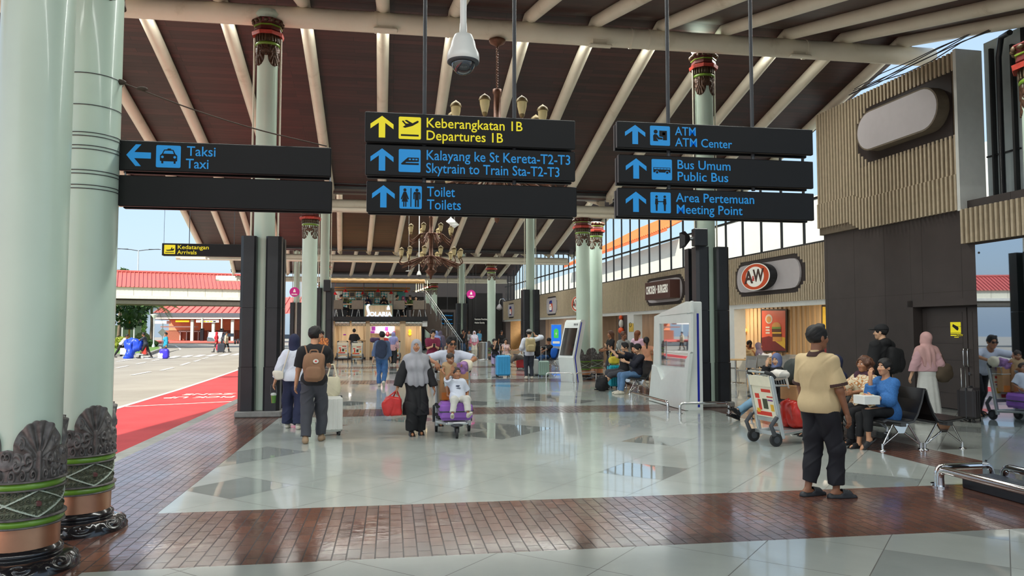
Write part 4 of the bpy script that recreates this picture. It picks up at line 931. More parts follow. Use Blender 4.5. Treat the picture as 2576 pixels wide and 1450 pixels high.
for u0, u1 in ((845, 869), (878, 912)): cpart(lambda k: bx(k, u0, u1, .1, 1.95, YC + 2.36, YC + 2.41), 'cupboard_door', M_CWOOD)
cpart(lambda k: bx(k, 858, 865, 1.35, 1.42, YC + 2.34, YC + 2.37), 'purple_plate', M_PURP)
for u0, u1, pa, pb in ((930, 960, 934, 943), (961, 994, 968, 976)):
    def f(k): bx(k, u0, u1, cz_(840), cz_(821), YC + 1.9, YC + 2.0, 0); bx(k, pa, pb, cz_(832), cz_(822), YC + 1.88, YC + 1.9, 1)
    cpart(f, 'menu_screen', [M_MENU, M_PURP])
cpart(lambda k: bx(k, 931, 941, cz_(839), cz_(834), YC + 1.87, YC + 1.9), 'purple_plate', M_PURP)
cpart(lambda k: (bx(k, 905, 1004, .1, 1.05, YC + .9, YC + 1.3), bx(k, 904, 1005, 1.05, 1.12, YC + .8, YC + 1.4)), 'service_counter', M_CWOOD)
cpart(lambda k: bx(k, 998, 1004, .15, .95, YC + .86, YC + .9), 'counter_end', M_OR)
for v in (833, 841): cpart(lambda k: k.sph((cx(1034), YC + 2.3, cz_(v)), .09, 12, 8), 'wall_lamp', mat('yellow_lamp', (255, 206, 40), .3, var=0, emit=.7))
interior_lamp(cx(880), YC + 1.2, ZFb - .05, 15, .4, (1, .94, .84)); interior_lamp(cx(968), YC + 1.5, ZFb - .05, 16, .4, (1, .94, .84)); interior_lamp(cx(1040), YC + 1.4, ZFb - .05, 9, .4, (1, .94, .84))
# upper floor
cpart(lambda k: (bx(k, 831, 1015, ZF, cz_(722), YC + 3.4, YC + 3.5)), 'upper_back_wall', M_CBLK)
MUR = m_mural(); TT = m_tealtile(); M_MIR = mat('dark_mirror', (60, 58, 50), .15); M_FRAME = mat('gilt_frame', (196, 176, 132), .4)
for u0, u1 in ((832, 851), (973, 999)): cpart(lambda k: bx(k, u0, u1, cz_(767), cz_(727), YC + 3.3, YC + 3.4), 'mural', MUR)
cpart(lambda k: bx(k, 1000, 1022, cz_(768), cz_(727), YC + 3.3, YC + 3.4), 'teal_door', M_TEAL)
for i in range(7):
    for j in range(3):
        ua = 852.5 + i * 17.3; va = 727.5 + j * 15.8
        if (i + j) % 2 == 0: cpart(lambda k: bx(k, ua, ua + 16, cz_(va + 14.6), cz_(va), YC + 3.28, YC + 3.4), 'star_tile', TT)
        else: cpart(lambda k: (bx(k, ua, ua + 16, cz_(va + 14.6), cz_(va), YC + 3.28, YC + 3.4, 0), bx(k, ua + 2, ua + 14, cz_(va + 13), cz_(va + 2), YC + 3.26, YC + 3.28, 1)), 'framed_mirror', [M_FRAME, M_MIR])
def awn(k):
    a, b = cx(831), cx(1067); h = cz_(702) - cz_(714.5); n = 40
    k.grid(lambda i, j: Vector((a + (b - a) * i, YC - .1 - .8 * math.sin(j * pi / 2), ZT - h * (1 - math.cos(j * pi / 2)) - .03 * abs(math.sin(i * 12 * pi)) * (1 - j))), 72, 8)
    k.box(((a + b) / 2, YC + 1.6, ZT - .03), (b - a, 3.4, .05))
cpart(awn, 'awning', M_AWN)
cpart(lambda k: (bx(k, 832, 1034, cz_(720.5), cz_(716.5), YC + 2.6, YC + 2.7), bx(k, 832, 1034, cz_(726), cz_(722.5), YC + 2.8, YC + 2.9)), 'ceiling_louvre', M_AWN)
for u in (832, 916, 988.5, 1067): cpart(lambda k: bx(k, u - .8, u + .8, ZF, ZT - .25, YC - .75, YC - .68), 'post', M_CBLK)
cpart(lambda k: (bx(k, 831, 1068, cz_(716.5), cz_(715), YC - .88, YC - .8), bx(k, 831, 1036, cz_(722), cz_(721), YC + 2.4, YC + 2.5)), 'awning_rail', M_CBLK)
cpart(lambda k: (bx(k, 917, 987, ZF, cz_(768), YC - .2, YC - .1)), 'sign_panel', M_CWOOD)
cpart(lambda k: (bx(k, 916, 988, cz_(768.4), cz_(767), YC - .25, YC - .1), bx(k, 916, 917, ZF, cz_(768), YC - .25, YC - .1), bx(k, 987, 988, ZF, cz_(768), YC - .25, YC - .1)), 'sign_panel_frame', M_TEAL)
def letters(k):
    z0 = ZF + .02; k.text('OLARIA', (cx(930), YC - .26, z0), (1, 0, 0), (0, 0, 1), (cz_(785.5) - z0) / .73, ext=.08, bold=.045, width=cx(986.5) - cx(930))
    a, b = cx(922), cx(931); h = cz_(767) - z0; w = b - a
    k.tube([(a + w * x, YC - .27, z0 + h * y) for x, y in ((.98, .93), (.8, .97), (.5, .95), (.28, .82), (.3, .65), (.5, .48), (.68, .3), (.7, .14), (.5, .04), (.1, .0))], [.03, .05, .065, .07, .07, .075, .075, .07, .06, .03], 8)
cpart(letters, 'sign_letters', M_LITW)
def emblem(k, c, s, y):
    for x, z, rx, rz in ((0, .62, .30, .26), (0, .18, .55, .13), (-.32, -.3, .22, .26), (.32, -.3, .22, .26)): k.prism(disc(x * s, z * s, rx * s, rz * s, 20), (c[0], y, c[1]), (1, 0, 0), (0, 0, 1), .05)
    k.prism([(-.4 * s, .1 * s), (.4 * s, .1 * s), (.15 * s, -.45 * s), (-.15 * s, -.45 * s)], (c[0], y, c[1]), (1, 0, 0), (0, 0, 1), .05)
cpart(lambda k: emblem(k, (cx(977), cz_(776)), .18, YC - .24), 'sign_emblem', M_LITW)
for i, (u, v, dy) in enumerate(((843, 739, 1.8), (868.6, 732, .4), (913, 738, 1.8), (951, 732, .4), (984, 737, 1.8), (1022, 733, .4))):
    x, z = onY(u, v + 3, YC + dy).x, onY(u, v + 3, YC + dy).z; k = MB(); k.lathe([(.14, 0), (.12, .03), (.05, .11), (.03, .16), (.001, .17)], 16, (x, YC + dy, z)); k.cyl((x, YC + dy, z + .16), (x, YC + dy, ZT - .06), .006, n=6)
    solo(k, 'pendant_lamp', M_REDL, f'red pendant lamp on the cafe balcony, {ORD[i]} from the left', 'lamp', None)
def cafe_chair(x, y, z, rz, label):
    t = thing('cafe_chair', label, 'chair', (x, y, z), rz); MB().box((0, .2, .68), (.46, .04, .52), ch=.015).build('backrest', M_CHAIRB, t); MB().box((0, 0, .44), (.44, .42, .05), ch=.015).build('seat', M_CHAIRB, t)
    for sx in (-1, 1):
        for sy in (-1, 1): MB().cyl((sx * .16, sy * .16, .43), (sx * .23, sy * .22, 0), .016, n=6).build('leg', M_STEEL, t)
    return t
cc = cafe_chair(cx(838), YC + .35, ZF, pi, 'taupe chair on the cafe balcony, first from the left')
for i, u in enumerate((852, 894.5, 907.5, 995, 1008, 1049, 1062)): dup(cc, (cx(u), YC + .35, ZF), pi, label=f'taupe chair on the cafe balcony, {ORD[i + 1]} from the left')
for i, u in enumerate((873, 1027)):
    t = thing('planter_table', ('left' if i == 0 else 'right') + ' balcony table with leafy planting on top', 'table', (cx(u), YC + .9, ZF)); MB().box((0, 0, .72), (.62, .7, .06)).build('tabletop', M_CWOOD, t); MB().cyl((0, 0, .0), (0, 0, .7), .04).build('leg', M_CBLK, t)
    k = MB(); rr = random.Random(i)
    for q in range(46):
        p = Vector((rr.uniform(-.4, .4), rr.uniform(-.15, .3), .78 + rr.uniform(0, .22))); k.sph(p, (.05, .05, .035), 6, 4)
    f = k.build('foliage', M_PLANT, t); f['kind'] = 'stuff'
for i, (a, b, v) in enumerate(((1046, 1070, 727),)):
    for q in range(6): 
        p = onY(1047 + q * 5.6, 733.5 - q * 2.1, YC + 1); k = MB(); k.sph(p, .05, 10, 6); k.cyl(p, (p.x, p.y, ZT), .006, n=5)
        solo(k, 'string_bulb', mat('warm_bulb', (255, 226, 170), .3, var=0, emit=3), f'small lit bulb on the cord right of the balcony, {ORD[q]} from the left', 'bulb')
# roundel signs
for u, v, Y, lab in ((741, 735, 44, 'magenta round sign at the left of the mint column'), (1185, 741, 46, 'magenta round sign hung before the dark hall')):
    p = onY(u, v, Y); t = thing('round_sign', lab, 'sign', p); k = MB(); k.prism(disc(0, 0, .27, .27), (0, -.05, 0), (1, 0, 0), (0, 0, 1), .1); k.build('disc', M_MAG, t)
    k = MB(); emblem(k, (0, .05), .13, -.06); k.build('emblem', M_WHT, t); k = MB(); k.text('SOLARIA', (-.16, -.06, -.17), (1, 0, 0), (0, 0, 1), .1, ext=.01, width=.32, bold=.03); k.build('lettering', M_WHT, t)
    k = MB()
    for s_ in (-.12, .12): k.cyl((s_, 0, .24), (s_, 0, ZB + (ZA - ZB) * (Y - 43.2) / 9.2 + .1 - p.z), .008, n=6)
    k.build('hanger', M_ROD, t)
# stair beside the cafe
t = thing('stair', 'brown staircase with steel railing rising behind the cafe', 'stair', (cx(1105, 45.5), 45.5, 0))
M_STR = mat('stair_brown', (104, 70, 52), .5); M_STRD = mat('stair_side', (74, 62, 54), .6)
sx0, sx1 = cx(1130, 45), cx(1062, 45)
for yy_, m, nm in ((45.0, M_STRD, 'stringer'), (46.6, M_STR, 'stringer')):
    k = MB(); k.prism([(sx0 + .5, 0), (sx0 + .9, 0), (sx1 + .4, 3.25), (sx1 - .6, 3.25), (sx1 - .6, 2.5)], (0, yy_, 0), (1, 0, 0), (0, 0, 1), .1); k.build(nm, m, t, world=True)
k = MB()
for i in range(14): k.box((sx0 + .55 + (sx1 - sx0) * (i + .5) / 14, 45.8, .18 * (i + .6)), (.32, 1.5, .05))
k.build('steps', M_STRD, t, world=True)
for yy_ in (45.0, 46.6):
    k = MB(); A = Vector((sx0 + .8, yy_, .95)); B = Vector((sx1 + .2, yy_, 4.0)); k.tube([A, B, B + Vector((-.8, 0, 0))], .03, 8)
    for i in range(8): q = A.lerp(B, i / 7); k.cyl(q, q - Vector((0, 0, .95)), .02, n=6)
    k.build('railing', M_STEEL, t, world=True)
# dark end of the hall
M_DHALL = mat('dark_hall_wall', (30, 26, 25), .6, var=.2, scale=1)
k = MB(); k.box((3.4, 79, 4.2), (19, .3, 8.4)); struct(k, 'wall_backdrop', M_DHALL)  # near-black backdrop, raised to stand in for the unlit depth beyond
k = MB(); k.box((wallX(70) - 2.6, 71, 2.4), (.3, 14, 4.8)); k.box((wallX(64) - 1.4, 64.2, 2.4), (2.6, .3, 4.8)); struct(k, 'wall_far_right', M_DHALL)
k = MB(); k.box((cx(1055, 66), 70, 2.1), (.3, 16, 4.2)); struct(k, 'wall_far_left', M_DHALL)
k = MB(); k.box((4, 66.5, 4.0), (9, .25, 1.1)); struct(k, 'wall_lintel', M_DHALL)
k = MB(); p = onY(1140, 760, 60); k.box((p.x, 60, p.z), (2.4, .1, 1.4)); 
for (u, v, w, txt) in ((1128, 793, 20, 'ATM Center'), (1130, 803, 18, 'Bus Umum'), (1132, 812, 20, 'Meeting Point')): pass
t = thing('lit_doorway', 'small warm lit shop window deep in the dark hall', 'window', onY(1190, 850, 76)); 
k = MB(); a, b = onY(1186, 858, 76), onY(1198, 826, 76); k.box(((a.x + b.x) / 2, 76, (a.z + b.z) / 2), (b.x - a.x, .1, b.z - a.z)); k.build('lit_pane', mat('warm_lit_window', (226, 186, 140), .5, var=.3, scale=3, emit=.7), t, world=True)
k = MB(); c_ = Vector(((a.x + b.x) / 2, 76.02, (a.z + b.z) / 2)); k.box(c_, (b.x - a.x + .16, .08, b.z - a.z + .16)); k.build('window_surround', M_CBLK, t, world=True)
p = onY(1213, 803, 58); t = thing('hanging_sign', 'dark hanging sign with two lines of white lettering in the far hall', 'sign', (p.x, 58, p.z - .25))
k = MB(); w_ = onY(1214, 803, 58).x - onY(1172, 803, 58).x; k.box((0, 0, .1), (w_, .1, .55)); k.build('board', M_SIGN, t)
k = MB(); k.text('Keamanan Penerbangan', (-w_ / 2 + .05, -.055, .17), (1, 0, 0), (0, 0, 1), .2, ext=.01, width=w_ * .85); k.build('lettering', M_WHT, t); k = MB(); k.text('Aviation Security', (-w_ / 2 + .05, -.055, -.1), (1, 0, 0), (0, 0, 1), .2, ext=.01, width=w_ * .6); k.build('lettering', M_WHT, t)
k = MB()
for s_ in (-.5, .5): k.cyl((s_, 0, .35), (s_, 0, 7.1 - p.z), .012, n=6)
k.build('hanger', M_ROD, t)
p = onY(1120, 803, 56); t = thing('hanging_sign', 'dark wayfinding sign with small blue lines beside the staircase', 'sign', (p.x + .15, 56, p.z - .5)); k = MB(); k.box((0, 0, .5), (.95, .1, 1.0)); k.build('board', M_SIGN, t)
for j, tx_t in enumerate(('Area Pertemuan', 'ATM Center', 'Bus Umum')): k = MB(); k.text(tx_t, (-.42, -.055, .72 - j * .3), (1, 0, 0), (0, 0, 1), .15, ext=.01, width=.8); k.build('lettering', M_BLUE, t)
k = MB(); k.cyl((0, 0, 1), (0, 0, 7.75 - p.z), .015, n=6); k.build('hanger', M_ROD, t)
# steel litter bin
g = G(1215, 906); t = thing('litter_bin', 'brushed steel cylinder bin beside the far ornate column', 'bin', (g.x, g.y, 0)); MB().lathe([(.3, 0), (.3, .06), (.28, .07), (.28, .98), (.24, 1.0), (.22, .99)], 28).build('body', M_STEEL, t); MB().lathe([(.22, .97), (.1, .95), (.001, .95)], 24).build('opening', M_CBLK, t)

p = WP(63.45, 3.55, .25); t = thing('dome_camera', 'small grey dome camera on a curved arm at the end of the farthest fascia', 'security camera', p); MB().tube([(.25, .1, .55), (.1, 0, .75), (-.15, -.05, .72), (-.25, -.05, .5), (-.25, -.05, .25)], .045, 8).build('arm', M_STEEL, t); MB().lathe([(.05, .3), (.14, .22), (.24, .02), (.26, -.1), (.2, -.14), (.001, -.24)], 18, (-.25, -.05, 0)).build('housing', M_LGREY, t)
# ================================================================ outside: road markings, footbridge, terminal opposite, trees, neighbours
def road_line(pts, w, label): solo(strip([G(u, v, ZR) for u, v in pts], w), 'lane_marking', M_LINE, label, 'road marking')
for i, (a, b) in enumerate((((331, 945), (378, 936)), ((405, 933), (437, 925.5)), ((455, 920), (477, 913)), ((488, 910.5), (504, 906)), ((510, 903.5), (524, 900)))):
    road_line((a, b), .16, f'white lane dash on the grey road, {ORD[i]} from the camera in the near row')
for i, (a, b) in enumerate((((293, 927), (322, 921)), ((343, 917), (367, 912)), ((381, 909), (402, 905)))):
    road_line((a, b), .14, f'white lane dash on the grey road, {ORD[i]} from the left in the far row')
for i in range(9):
    u = 366 + i * 31.5; v = 902.5 - i * 1.35; road_line(((u, v + 1.6), (u + 19, v - 3.6)), .42, f'white crossing bar on the shaded road, {ORD[i]} from the left')
road_line(((420, 888), (455, 879), (440, 870)), .14, 'curved white line at the mouth of the side road')
road_line(((293, 911), (400, 893), (452, 880)), .14, 'white line along the verge by the crossing')
road_line(((455, 879), (612, 874)), .14, 'long white line across the far junction'); road_line(((400, 868), (612, 868)), .3, 'far white line in front of the opposite terminal')
M_GRASS = mat('grass', (104, 140, 62), .8, var=.35, scale=3, bump=.3, bscale=30); M_KW = mat('kerb_white', (214, 210, 200), .7); M_KB = mat('kerb_black', (60, 60, 60), .7)
k = MB(); P = [G(u, v, ZR + .16) for u, v in ((405, 877), (372, 889), (330, 890), (250, 893), (100, 893), (-200, 892), (-400, 880), (-200, 862), (330, 862), (400, 870))]
k.add(P, [tuple(range(len(P)))[::-1]]); c = P[0]; kk = k.build('verge', M_GRASS); kk.data.polygons[0].flip() if kk.data.polygons[0].normal.z < 0 else None; tag(kk, kind='structure')
k = MB(); kb_ = [P[5], P[4], P[3], P[2], P[1], P[0], P[9]]
for a, b in zip(kb_, kb_[1:]):
    n = max(1, int((b - a).length / .5))
    for i in range(n):
        p, q = a.lerp(b, i / n), a.lerp(b, (i + 1) / n); m_ = (p + q) / 2; d = q - p; k.box((m_.x, m_.y, ZR + .09), (d.length, .18, .18), rz=math.atan2(d.y, d.x), mi=i % 2)
tag(k.build('verge_kerb', [M_KW, M_KB]), kind='structure')
# footbridge with red ribbed roof
M_RROOF = mat('red_sheet_roof', (212, 104, 94), .45, var=.06, scale=.5); M_BFACE = mat('cream_bridge_panel', (236, 230, 206), .5, var=.04); M_BUND = mat('bridge_underside', (150, 138, 124), .6)
A0 = at(300, 74.9); B0 = at(615, 78.2); du = (B0 - A0).normalized(); dn = Vector((-du.y, du.x, 0)); L0, L1 = -95, 14
t = thing('footbridge', 'covered footbridge with red ribbed roof spanning the road', 'footbridge', (A0.x, A0.y, 0)); BO = A0
def bp(s_, z, o): return BO + du * s_ + dn * o + Vector((0, 0, z))
def bbox(k, s0, s1, z0, z1, o0, o1, mi=0): R = Matrix((du, dn, Vector((0, 0, 1)))).transposed(); k.box(bp((s0 + s1) / 2, (z0 + z1) / 2, (o0 + o1) / 2), (s1 - s0, abs(o1 - o0), z1 - z0), mi=mi, R=R)
zt, ze, zf1, zf0, zb0 = 7.3, 5.65, 5.72, 4.86, 4.1
k = MB(); k.add([bp(L0, ze, -.3), bp(L1, ze, -.3), bp(L1, zt, 3), bp(L0, zt, 3), bp(L0, ze, 6.3), bp(L1, ze, 6.3)], [(0, 1, 2, 3), (3, 2, 5, 4)])
n = int((L1 - L0) / .36)
for i in range(n):
    s_ = L0 + i * .36
    k.add([bp(s_ - .03, ze + .0, -.32), bp(s_ + .03, ze + .0, -.32), bp(s_ + .03, zt, 2.98), bp(s_ - .03, zt, 2.98), bp(s_ - .03, ze + .07, -.34), bp(s_ + .03, ze + .07, -.34), bp(s_ + .03, zt + .07, 2.96), bp(s_ - .03, zt + .07, 2.96)], [(4, 5, 6, 7), (0, 4, 7, 3), (1, 2, 6, 5), (0, 1, 5, 4)])
k.build('roof', M_RROOF, t, world=True)
k = MB(); bbox(k, L0, L1, zt - .02, zt + .12, 2.8, 3.2); k.build('ridge_cap', M_RROOF, t, world=True)
k = MB(); bbox(k, L0, L1, zf0, zf1, -.1, 0); bbox(k, L0, L1, zf0, zf1, 6, 6.1); k.build('parapet', M_BFACE, t, world=True)
k = MB()
for i in range(int((L1 - L0) / 1.55)): bbox(k, L0 + i * 1.55, L0 + i * 1.55 + .02, zf0, zf1, -.11, -.1)
k.build('panel_joints', M_BUND, t, world=True)
k = MB(); bbox(k, L0, L1, zf0 - .28, zf0, -.16, .1); k.build('ledge', M_KW, t, world=True)
k = MB(); bbox(k, L0, L1, zb0 + .1, zf0 - .2, .5, 5.6); bbox(k, L0, L1, zb0, zb0 + .32, .2, .7); bbox(k, L0, L1, zb0, zb0 + .32, 5.2, 5.6); k.build('deck_beam', M_BUND, t, world=True)
for s_ in (-30, 13):
    for o in (.6, 5.2): k = MB(); k.cyl(bp(s_, ZR, o), bp(s_, zb0 + .1, o), .25); k.build('pillar', M_BUND, t, world=True)
# terminal opposite
M_ORBR = mat('orange_brick', (224, 150, 110), .7, var=.12, scale=2); M_TROOF = mat('red_tile_roof', (216, 108, 96), .6, var=.1, scale=1); M_BROWNW = mat('brown_wall', (150, 96, 72), .7, var=.12); M_FASC = mat('grey_fascia', (88, 92, 98), .5)
YT = 108; t = thing('terminal_building', 'orange brick terminal with red tiled roof across the road', 'building', (at(500, YT).x, YT, 0))
xa, xb = at(392, YT).x, at(650, YT).x; zz = lambda v: onY(500, v, YT).z
k = MB(); k.add([(xa, YT - 1, zz(789)), (xb + 8, YT - 1, zz(789)), (xb + 8, YT + 9, zz(740)), (xa, YT + 9, zz(740))], [(0, 1, 2, 3)]); 
for i in range(26):
    x = xa + (xb - xa + 8) * i / 25; k.cyl((x, YT - 1, zz(789) + .05), (x, YT + 9, zz(740) + .05), .1, n=6)
k.build('roof', M_TROOF, t, world=True)
def tb(name, m, u0, u1, v0, v1, y0, y1): k = MB(); a, b = at(u0, YT).x, at(u1, YT).x; k.box(((a + b) / 2, (y0 + y1) / 2, (zz(v0) + zz(v1)) / 2), (b - a, y1 - y0, abs(zz(v1) - zz(v0)))); return k.build(name, m, t, world=True)
tb('fascia', M_FASC, 390, 660, 798, 788, YT - 1, YT - .6); tb('ledge', M_KW, 392, 660, 803, 798, YT - .9, YT - .5); tb('brick_wall', M_ORBR, 392, 660, 833, 803, YT + 6, YT + 6.3); tb('brown_wall', M_BROWNW, 380, 660, 860, 832, YT + 6, YT + 6.3); tb('soffit', M_BROWNW, 392, 660, 804, 800, YT - .8, YT + 6); tb('terrace', M_TROOF, 330, 700, 862, 858, YT - 4, YT + 6)
for u in (485, 538, 586): tb('column', M_MINT, u - 3.5, u + 3.5, 860, 800, YT - .5, YT)
for u in (512, 561): tb('clad_post', M_BLACK, u - 4, u + 4, 860, 827, YT - 1, YT - .4); tb('column', M_MINT, u - 1.5, u + 1.5, 830, 800, YT - 1, YT - .6)
tb('canopy', M_WHITE, 398, 485, 824, 821, YT + 1, YT + 3); tb('canopy', M_WHITE, 384, 424, 815, 808, YT - 1, YT + 1)
for u in (424, 441, 458, 472, 498, 525): tb('door_frame', M_WHITE, u - 1, u + 1, 860, 834, YT + 5.7, YT + 6)
tb('lintel', M_WHITE, 420, 482, 836, 833, YT + 5.7, YT + 6); tb('lit_board', mat('yellow_board', (232, 196, 20), .5, emit=.2), 444, 478, 811, 806, YT - .6, YT - .5); tb('white_board', M_WHITE, 496, 553, 812, 804, YT - .7, YT - .6)
for i in range(5): tb('board_panel', M_BLACK if i > 3 else M_YEL, 507 + i * 8, 513 + i * 8, 810.5, 808, YT - .73, YT - .7)
# street lamps and poles
M_POLE = mat('pale_pole', (196, 204, 204), .4, .2)
p = G(343, 866, ZR); zt_ = onY(343, 628, p.y).z; t = thing('street_lamp', 'tall twin-arm street lamp rising above the footbridge roof', 'street lamp', (p.x - .4, p.y + 40, ZR))
yb = p.y + 40; pb = at(343, yb); zt_ = onY(343, 630, yb).z; t.location = (pb.x, yb, ZR); WM[t.name] = Matrix.Translation(t.location)
MB().cyl((0, 0, 0), (0, 0, zt_ - ZR), .16, .09, n=10).build('pole', M_POLE, t)
for s_ in (-1, 1): k = MB(); k.tube([(0, 0, zt_ - ZR - .1), (s_ * 1.2, 0, zt_ - ZR + .1), (s_ * 3.4, 0, zt_ - ZR + .25)], .07, 6); k.box((s_ * 2.7, 0, zt_ - ZR + .2), (2.0, .3, .1), ch=.03); k.build('arm', M_ROD, t)
def cone_lamp(u, vb, vt, label, dY=0):
    p = G(u, vb, ZR); h = onY(u, vt, p.y).z - ZR; t = thing('lamp_post', label, 'lamp post', (p.x, p.y, ZR)); MB().lathe([(.16, 0), (.14, .3), (.06, .5), (.06, h - .5), (.08, h - .35)], 12).build('pole', M_POLE, t); MB().lathe([(.08, h - .38), (.32, h - .06), (.34, h), (.001, h + .02)], 14).build('lamp_head', M_WHITE, t)
cone_lamp(386, 878, 791, 'slim pale lamp post with cone head by the round bush'); cone_lamp(339, 868, 781, 'pale lamp post with cone head beside the taller pole')
p = G(335, 870, ZR); t = thing('sign_pole', 'thick white pole on the verge behind the tarpaulin trolley', 'pole', (p.x, p.y, ZR)); MB().cyl((0, 0, 0), (0, 0, 5.4), .12, .1, n=10).build('pole', M_WHITE, t)
p = G(324, 874, ZR); t = thing('yellow_post', 'yellow post carrying a grey box on the verge', 'post', (p.x, p.y, ZR)); MB().cyl((0, 0, 0), (0, 0, 4.2), .09, n=8).build('post', mat('yellow_post_paint', (206, 150, 30), .5), t); MB().box((0, -.1, onY(324, 822, p.y).z - ZR), (.85, .3, .62), ch=.03).build('box', M_ROD, t); MB().box((0, 0, 4.2), (1.6, .5, .06), R=Matrix.Rotation(.12, 3, 'Y')).build('solar_panel', M_BLACK, t)
p = G(408, 876, ZR); t = thing('diamond_road_sign', 'back of a diamond road sign on a thin post', 'road sign', (p.x, p.y, ZR)); MB().cyl((0, 0, 0), (0, 0, 2.4), .035, n=8).build('post', M_POLE, t); k = MB(); z_ = onY(408, 837, p.y).z - ZR; k.prism([(0, -.42), (.42, 0), (0, .42), (-.42, 0)], (0, -.04, z_), (1, 0, 0), (0, 0, 1), .02); k.build('plate', M_KW, t)
t = thing('shelter', 'white flat-roofed waiting shelter at the far left behind columns', 'shelter', G(310, 872, ZR)); k = MB(); q = G(310, 872, ZR); zs = onY(310, 800, q.y).z - ZR
k.box((-4.2, 1, zs), (11, 3.4, .14)); k.build('roof', M_WHITE, t)
for x in (-8, -4, -.2, 1): MB().cyl((x, .2, 0), (x, .2, zs), .07, n=8).build('post', M_WHITE, t)
MB().box((-3, 2.4, 1.2), (8, .1, 2.2)).build('screen', mat('shelter_screen', (150, 160, 150), .3, var=.3, scale=1), t)
# planting
M_FOL = mat('bright_foliage', (96, 138, 48), .7, var=.45, scale=5); M_FOLD = mat('dark_foliage', (58, 92, 40), .7, var=.5, scale=5); M_PALM = mat('palm_green', (112, 138, 60), .6, var=.35, scale=3); M_TRUNK = mat('palm_trunk', (126, 112, 92), .8, var=.3, bump=.3, bscale=12)
def leafy(k, c, r, n, sz, rg):
    for i in range(n):
        v = Vector((rg.gauss(0, 1), rg.gauss(0, 1), rg.gauss(0, 1))).normalized() * (.55 + .45 * rg.random() ** .4); p = Vector(c) + Vector((v.x * r[0], v.y * r[1], v.z * r[2])); a = Vector((rg.uniform(-1, 1), rg.uniform(-1, 1), rg.uniform(-1, 1))).normalized(); b = a.orthogonal().normalized() * sz * .5; a = a * sz
        k.add([p - a, p + b, p + a, p - b], [(0, 1, 2, 3)])
def bush(u, v, r, label, m=M_FOL, n=260, hz=None):
    rg = random.Random(u); p = G(u, v, ZR); t = thing('bush', label, 'bush', (p.x, p.y, ZR + .1)); k = MB(); h = hz or r; k.sph((0, 0, h), (r * .8, r * .8, h * .84), 14, 9); leafy(k, (0, 0, h), (r, r, h), n * 3, .12, rg); k.build('foliage', m, t); MB().cyl((0, 0, -.1), (0, 0, h * .6), .05, n=6).build('stem', M_TRUNK, t)
bush(358, 874, .72, 'round clipped bush on the verge', mat('pale_bush', (150, 166, 104), .7, var=.3, scale=8)); bush(382, 877, .55, 'low dark bush beside the slim lamp post', M_FOLD, hz=.34); bush(308, 882, .8, 'yellow-green low hedge bush behind the left porter', mat('yellow_hedge', (150, 160, 60), .7, var=.3, scale=6), hz=.55); bush(334, 868, 1.0, 'tall dark leafy bush behind the blue tarpaulin', M_FOLD, hz=1.9)
bush(352, 866, .8, 'bright leafy shrub right of the white pole', M_FOL, hz=2.2)
def palm(u, Y, h, label, seed, R=2.6):
    rg = random.Random(seed); p = at(u, Y, ZR); t = thing('palm_tree', label, 'palm tree', (p.x, p.y, ZR)); MB().tube([(0, 0, 0), (.08, 0, h * .5), (.0, .0, h)], [.22, .17, .14], 10).build('trunk', M_TRUNK, t); k = MB()
    for i in range(16):
        a = 2 * pi * i / 16 + rg.uniform(-.15, .15); up = rg.uniform(.15, .95); c = Vector((math.cos(a), math.sin(a), 0)); n = 9; pts = [c * (R * q / n) + Vector((0, 0, h + up * R * .9 * (q / n) - 1.15 * R * (q / n) ** 2.0 * (.55 + .5 * (1 - up)))) for q in range(n + 1)]
        k.tube(pts, [.035 * (1 - .8 * q / n) for q in range(n + 1)], 4); sd = c.cross(Vector((0, 0, 1)))
        for q in range(1, n * 4):
            f = q / (n * 4); i0 = int(f * n); pp = pts[i0].lerp(pts[min(n, i0 + 1)], f * n - i0); l = R * .34 * math.sin(pi * (.12 + .86 * f)) ; w = .045
            for s_ in (-1, 1):
                tip = pp + sd * s_ * l * .75 + c * l * .45 + Vector((0, 0, -l * .55)); k.add([pp - c * w, pp + c * w, tip], [(0, 1, 2)])
    k.build('fronds', M_PALM, t)
palm(350, 92, 6.2, 'palm tree with drooping fronds below the footbridge', 3, 3.8); palm(380, 96, 4.6, 'shorter palm right of the first below the footbridge', 5, 3.2); palm(300, 90, 6.4, 'palm at the far left edge beside the mint column', 8, 3.6)
def tree(X, Y, h, r, label, seed, m=M_FOLD):
    rg = random.Random(seed); t = thing('tree', label, 'tree', (X, Y, ZR)); MB().tube([(0, 0, 0), (.1, .05, h * .4), (0, 0, h * .7)], [.22, .16, .1], 8).build('trunk', M_TRUNK, t); k = MB()
    for i in range(7): c = (rg.uniform(-r, r) * .6, rg.uniform(-r, r) * .6, h * .7 + rg.uniform(-.2, .35) * h); k.sph(c, (r * .3, r * .3, r * .24), 10, 7); leafy(k, c, (r * .66, r * .66, r * .54), 330, .26, rg)
    k.build('crown', m, t)
for i, (X, Y) in enumerate(((-34, 60), (-40, 50), (-28, 84), (-45, 38), (-38, 26), (-30, 14))): tree(X, Y, 6.5, 2.6, 'leafy tree on the far side of the road, ' + ORD[i] + ' from the footbridge', 20 + i, M_FOL if i % 2 else M_FOLD)
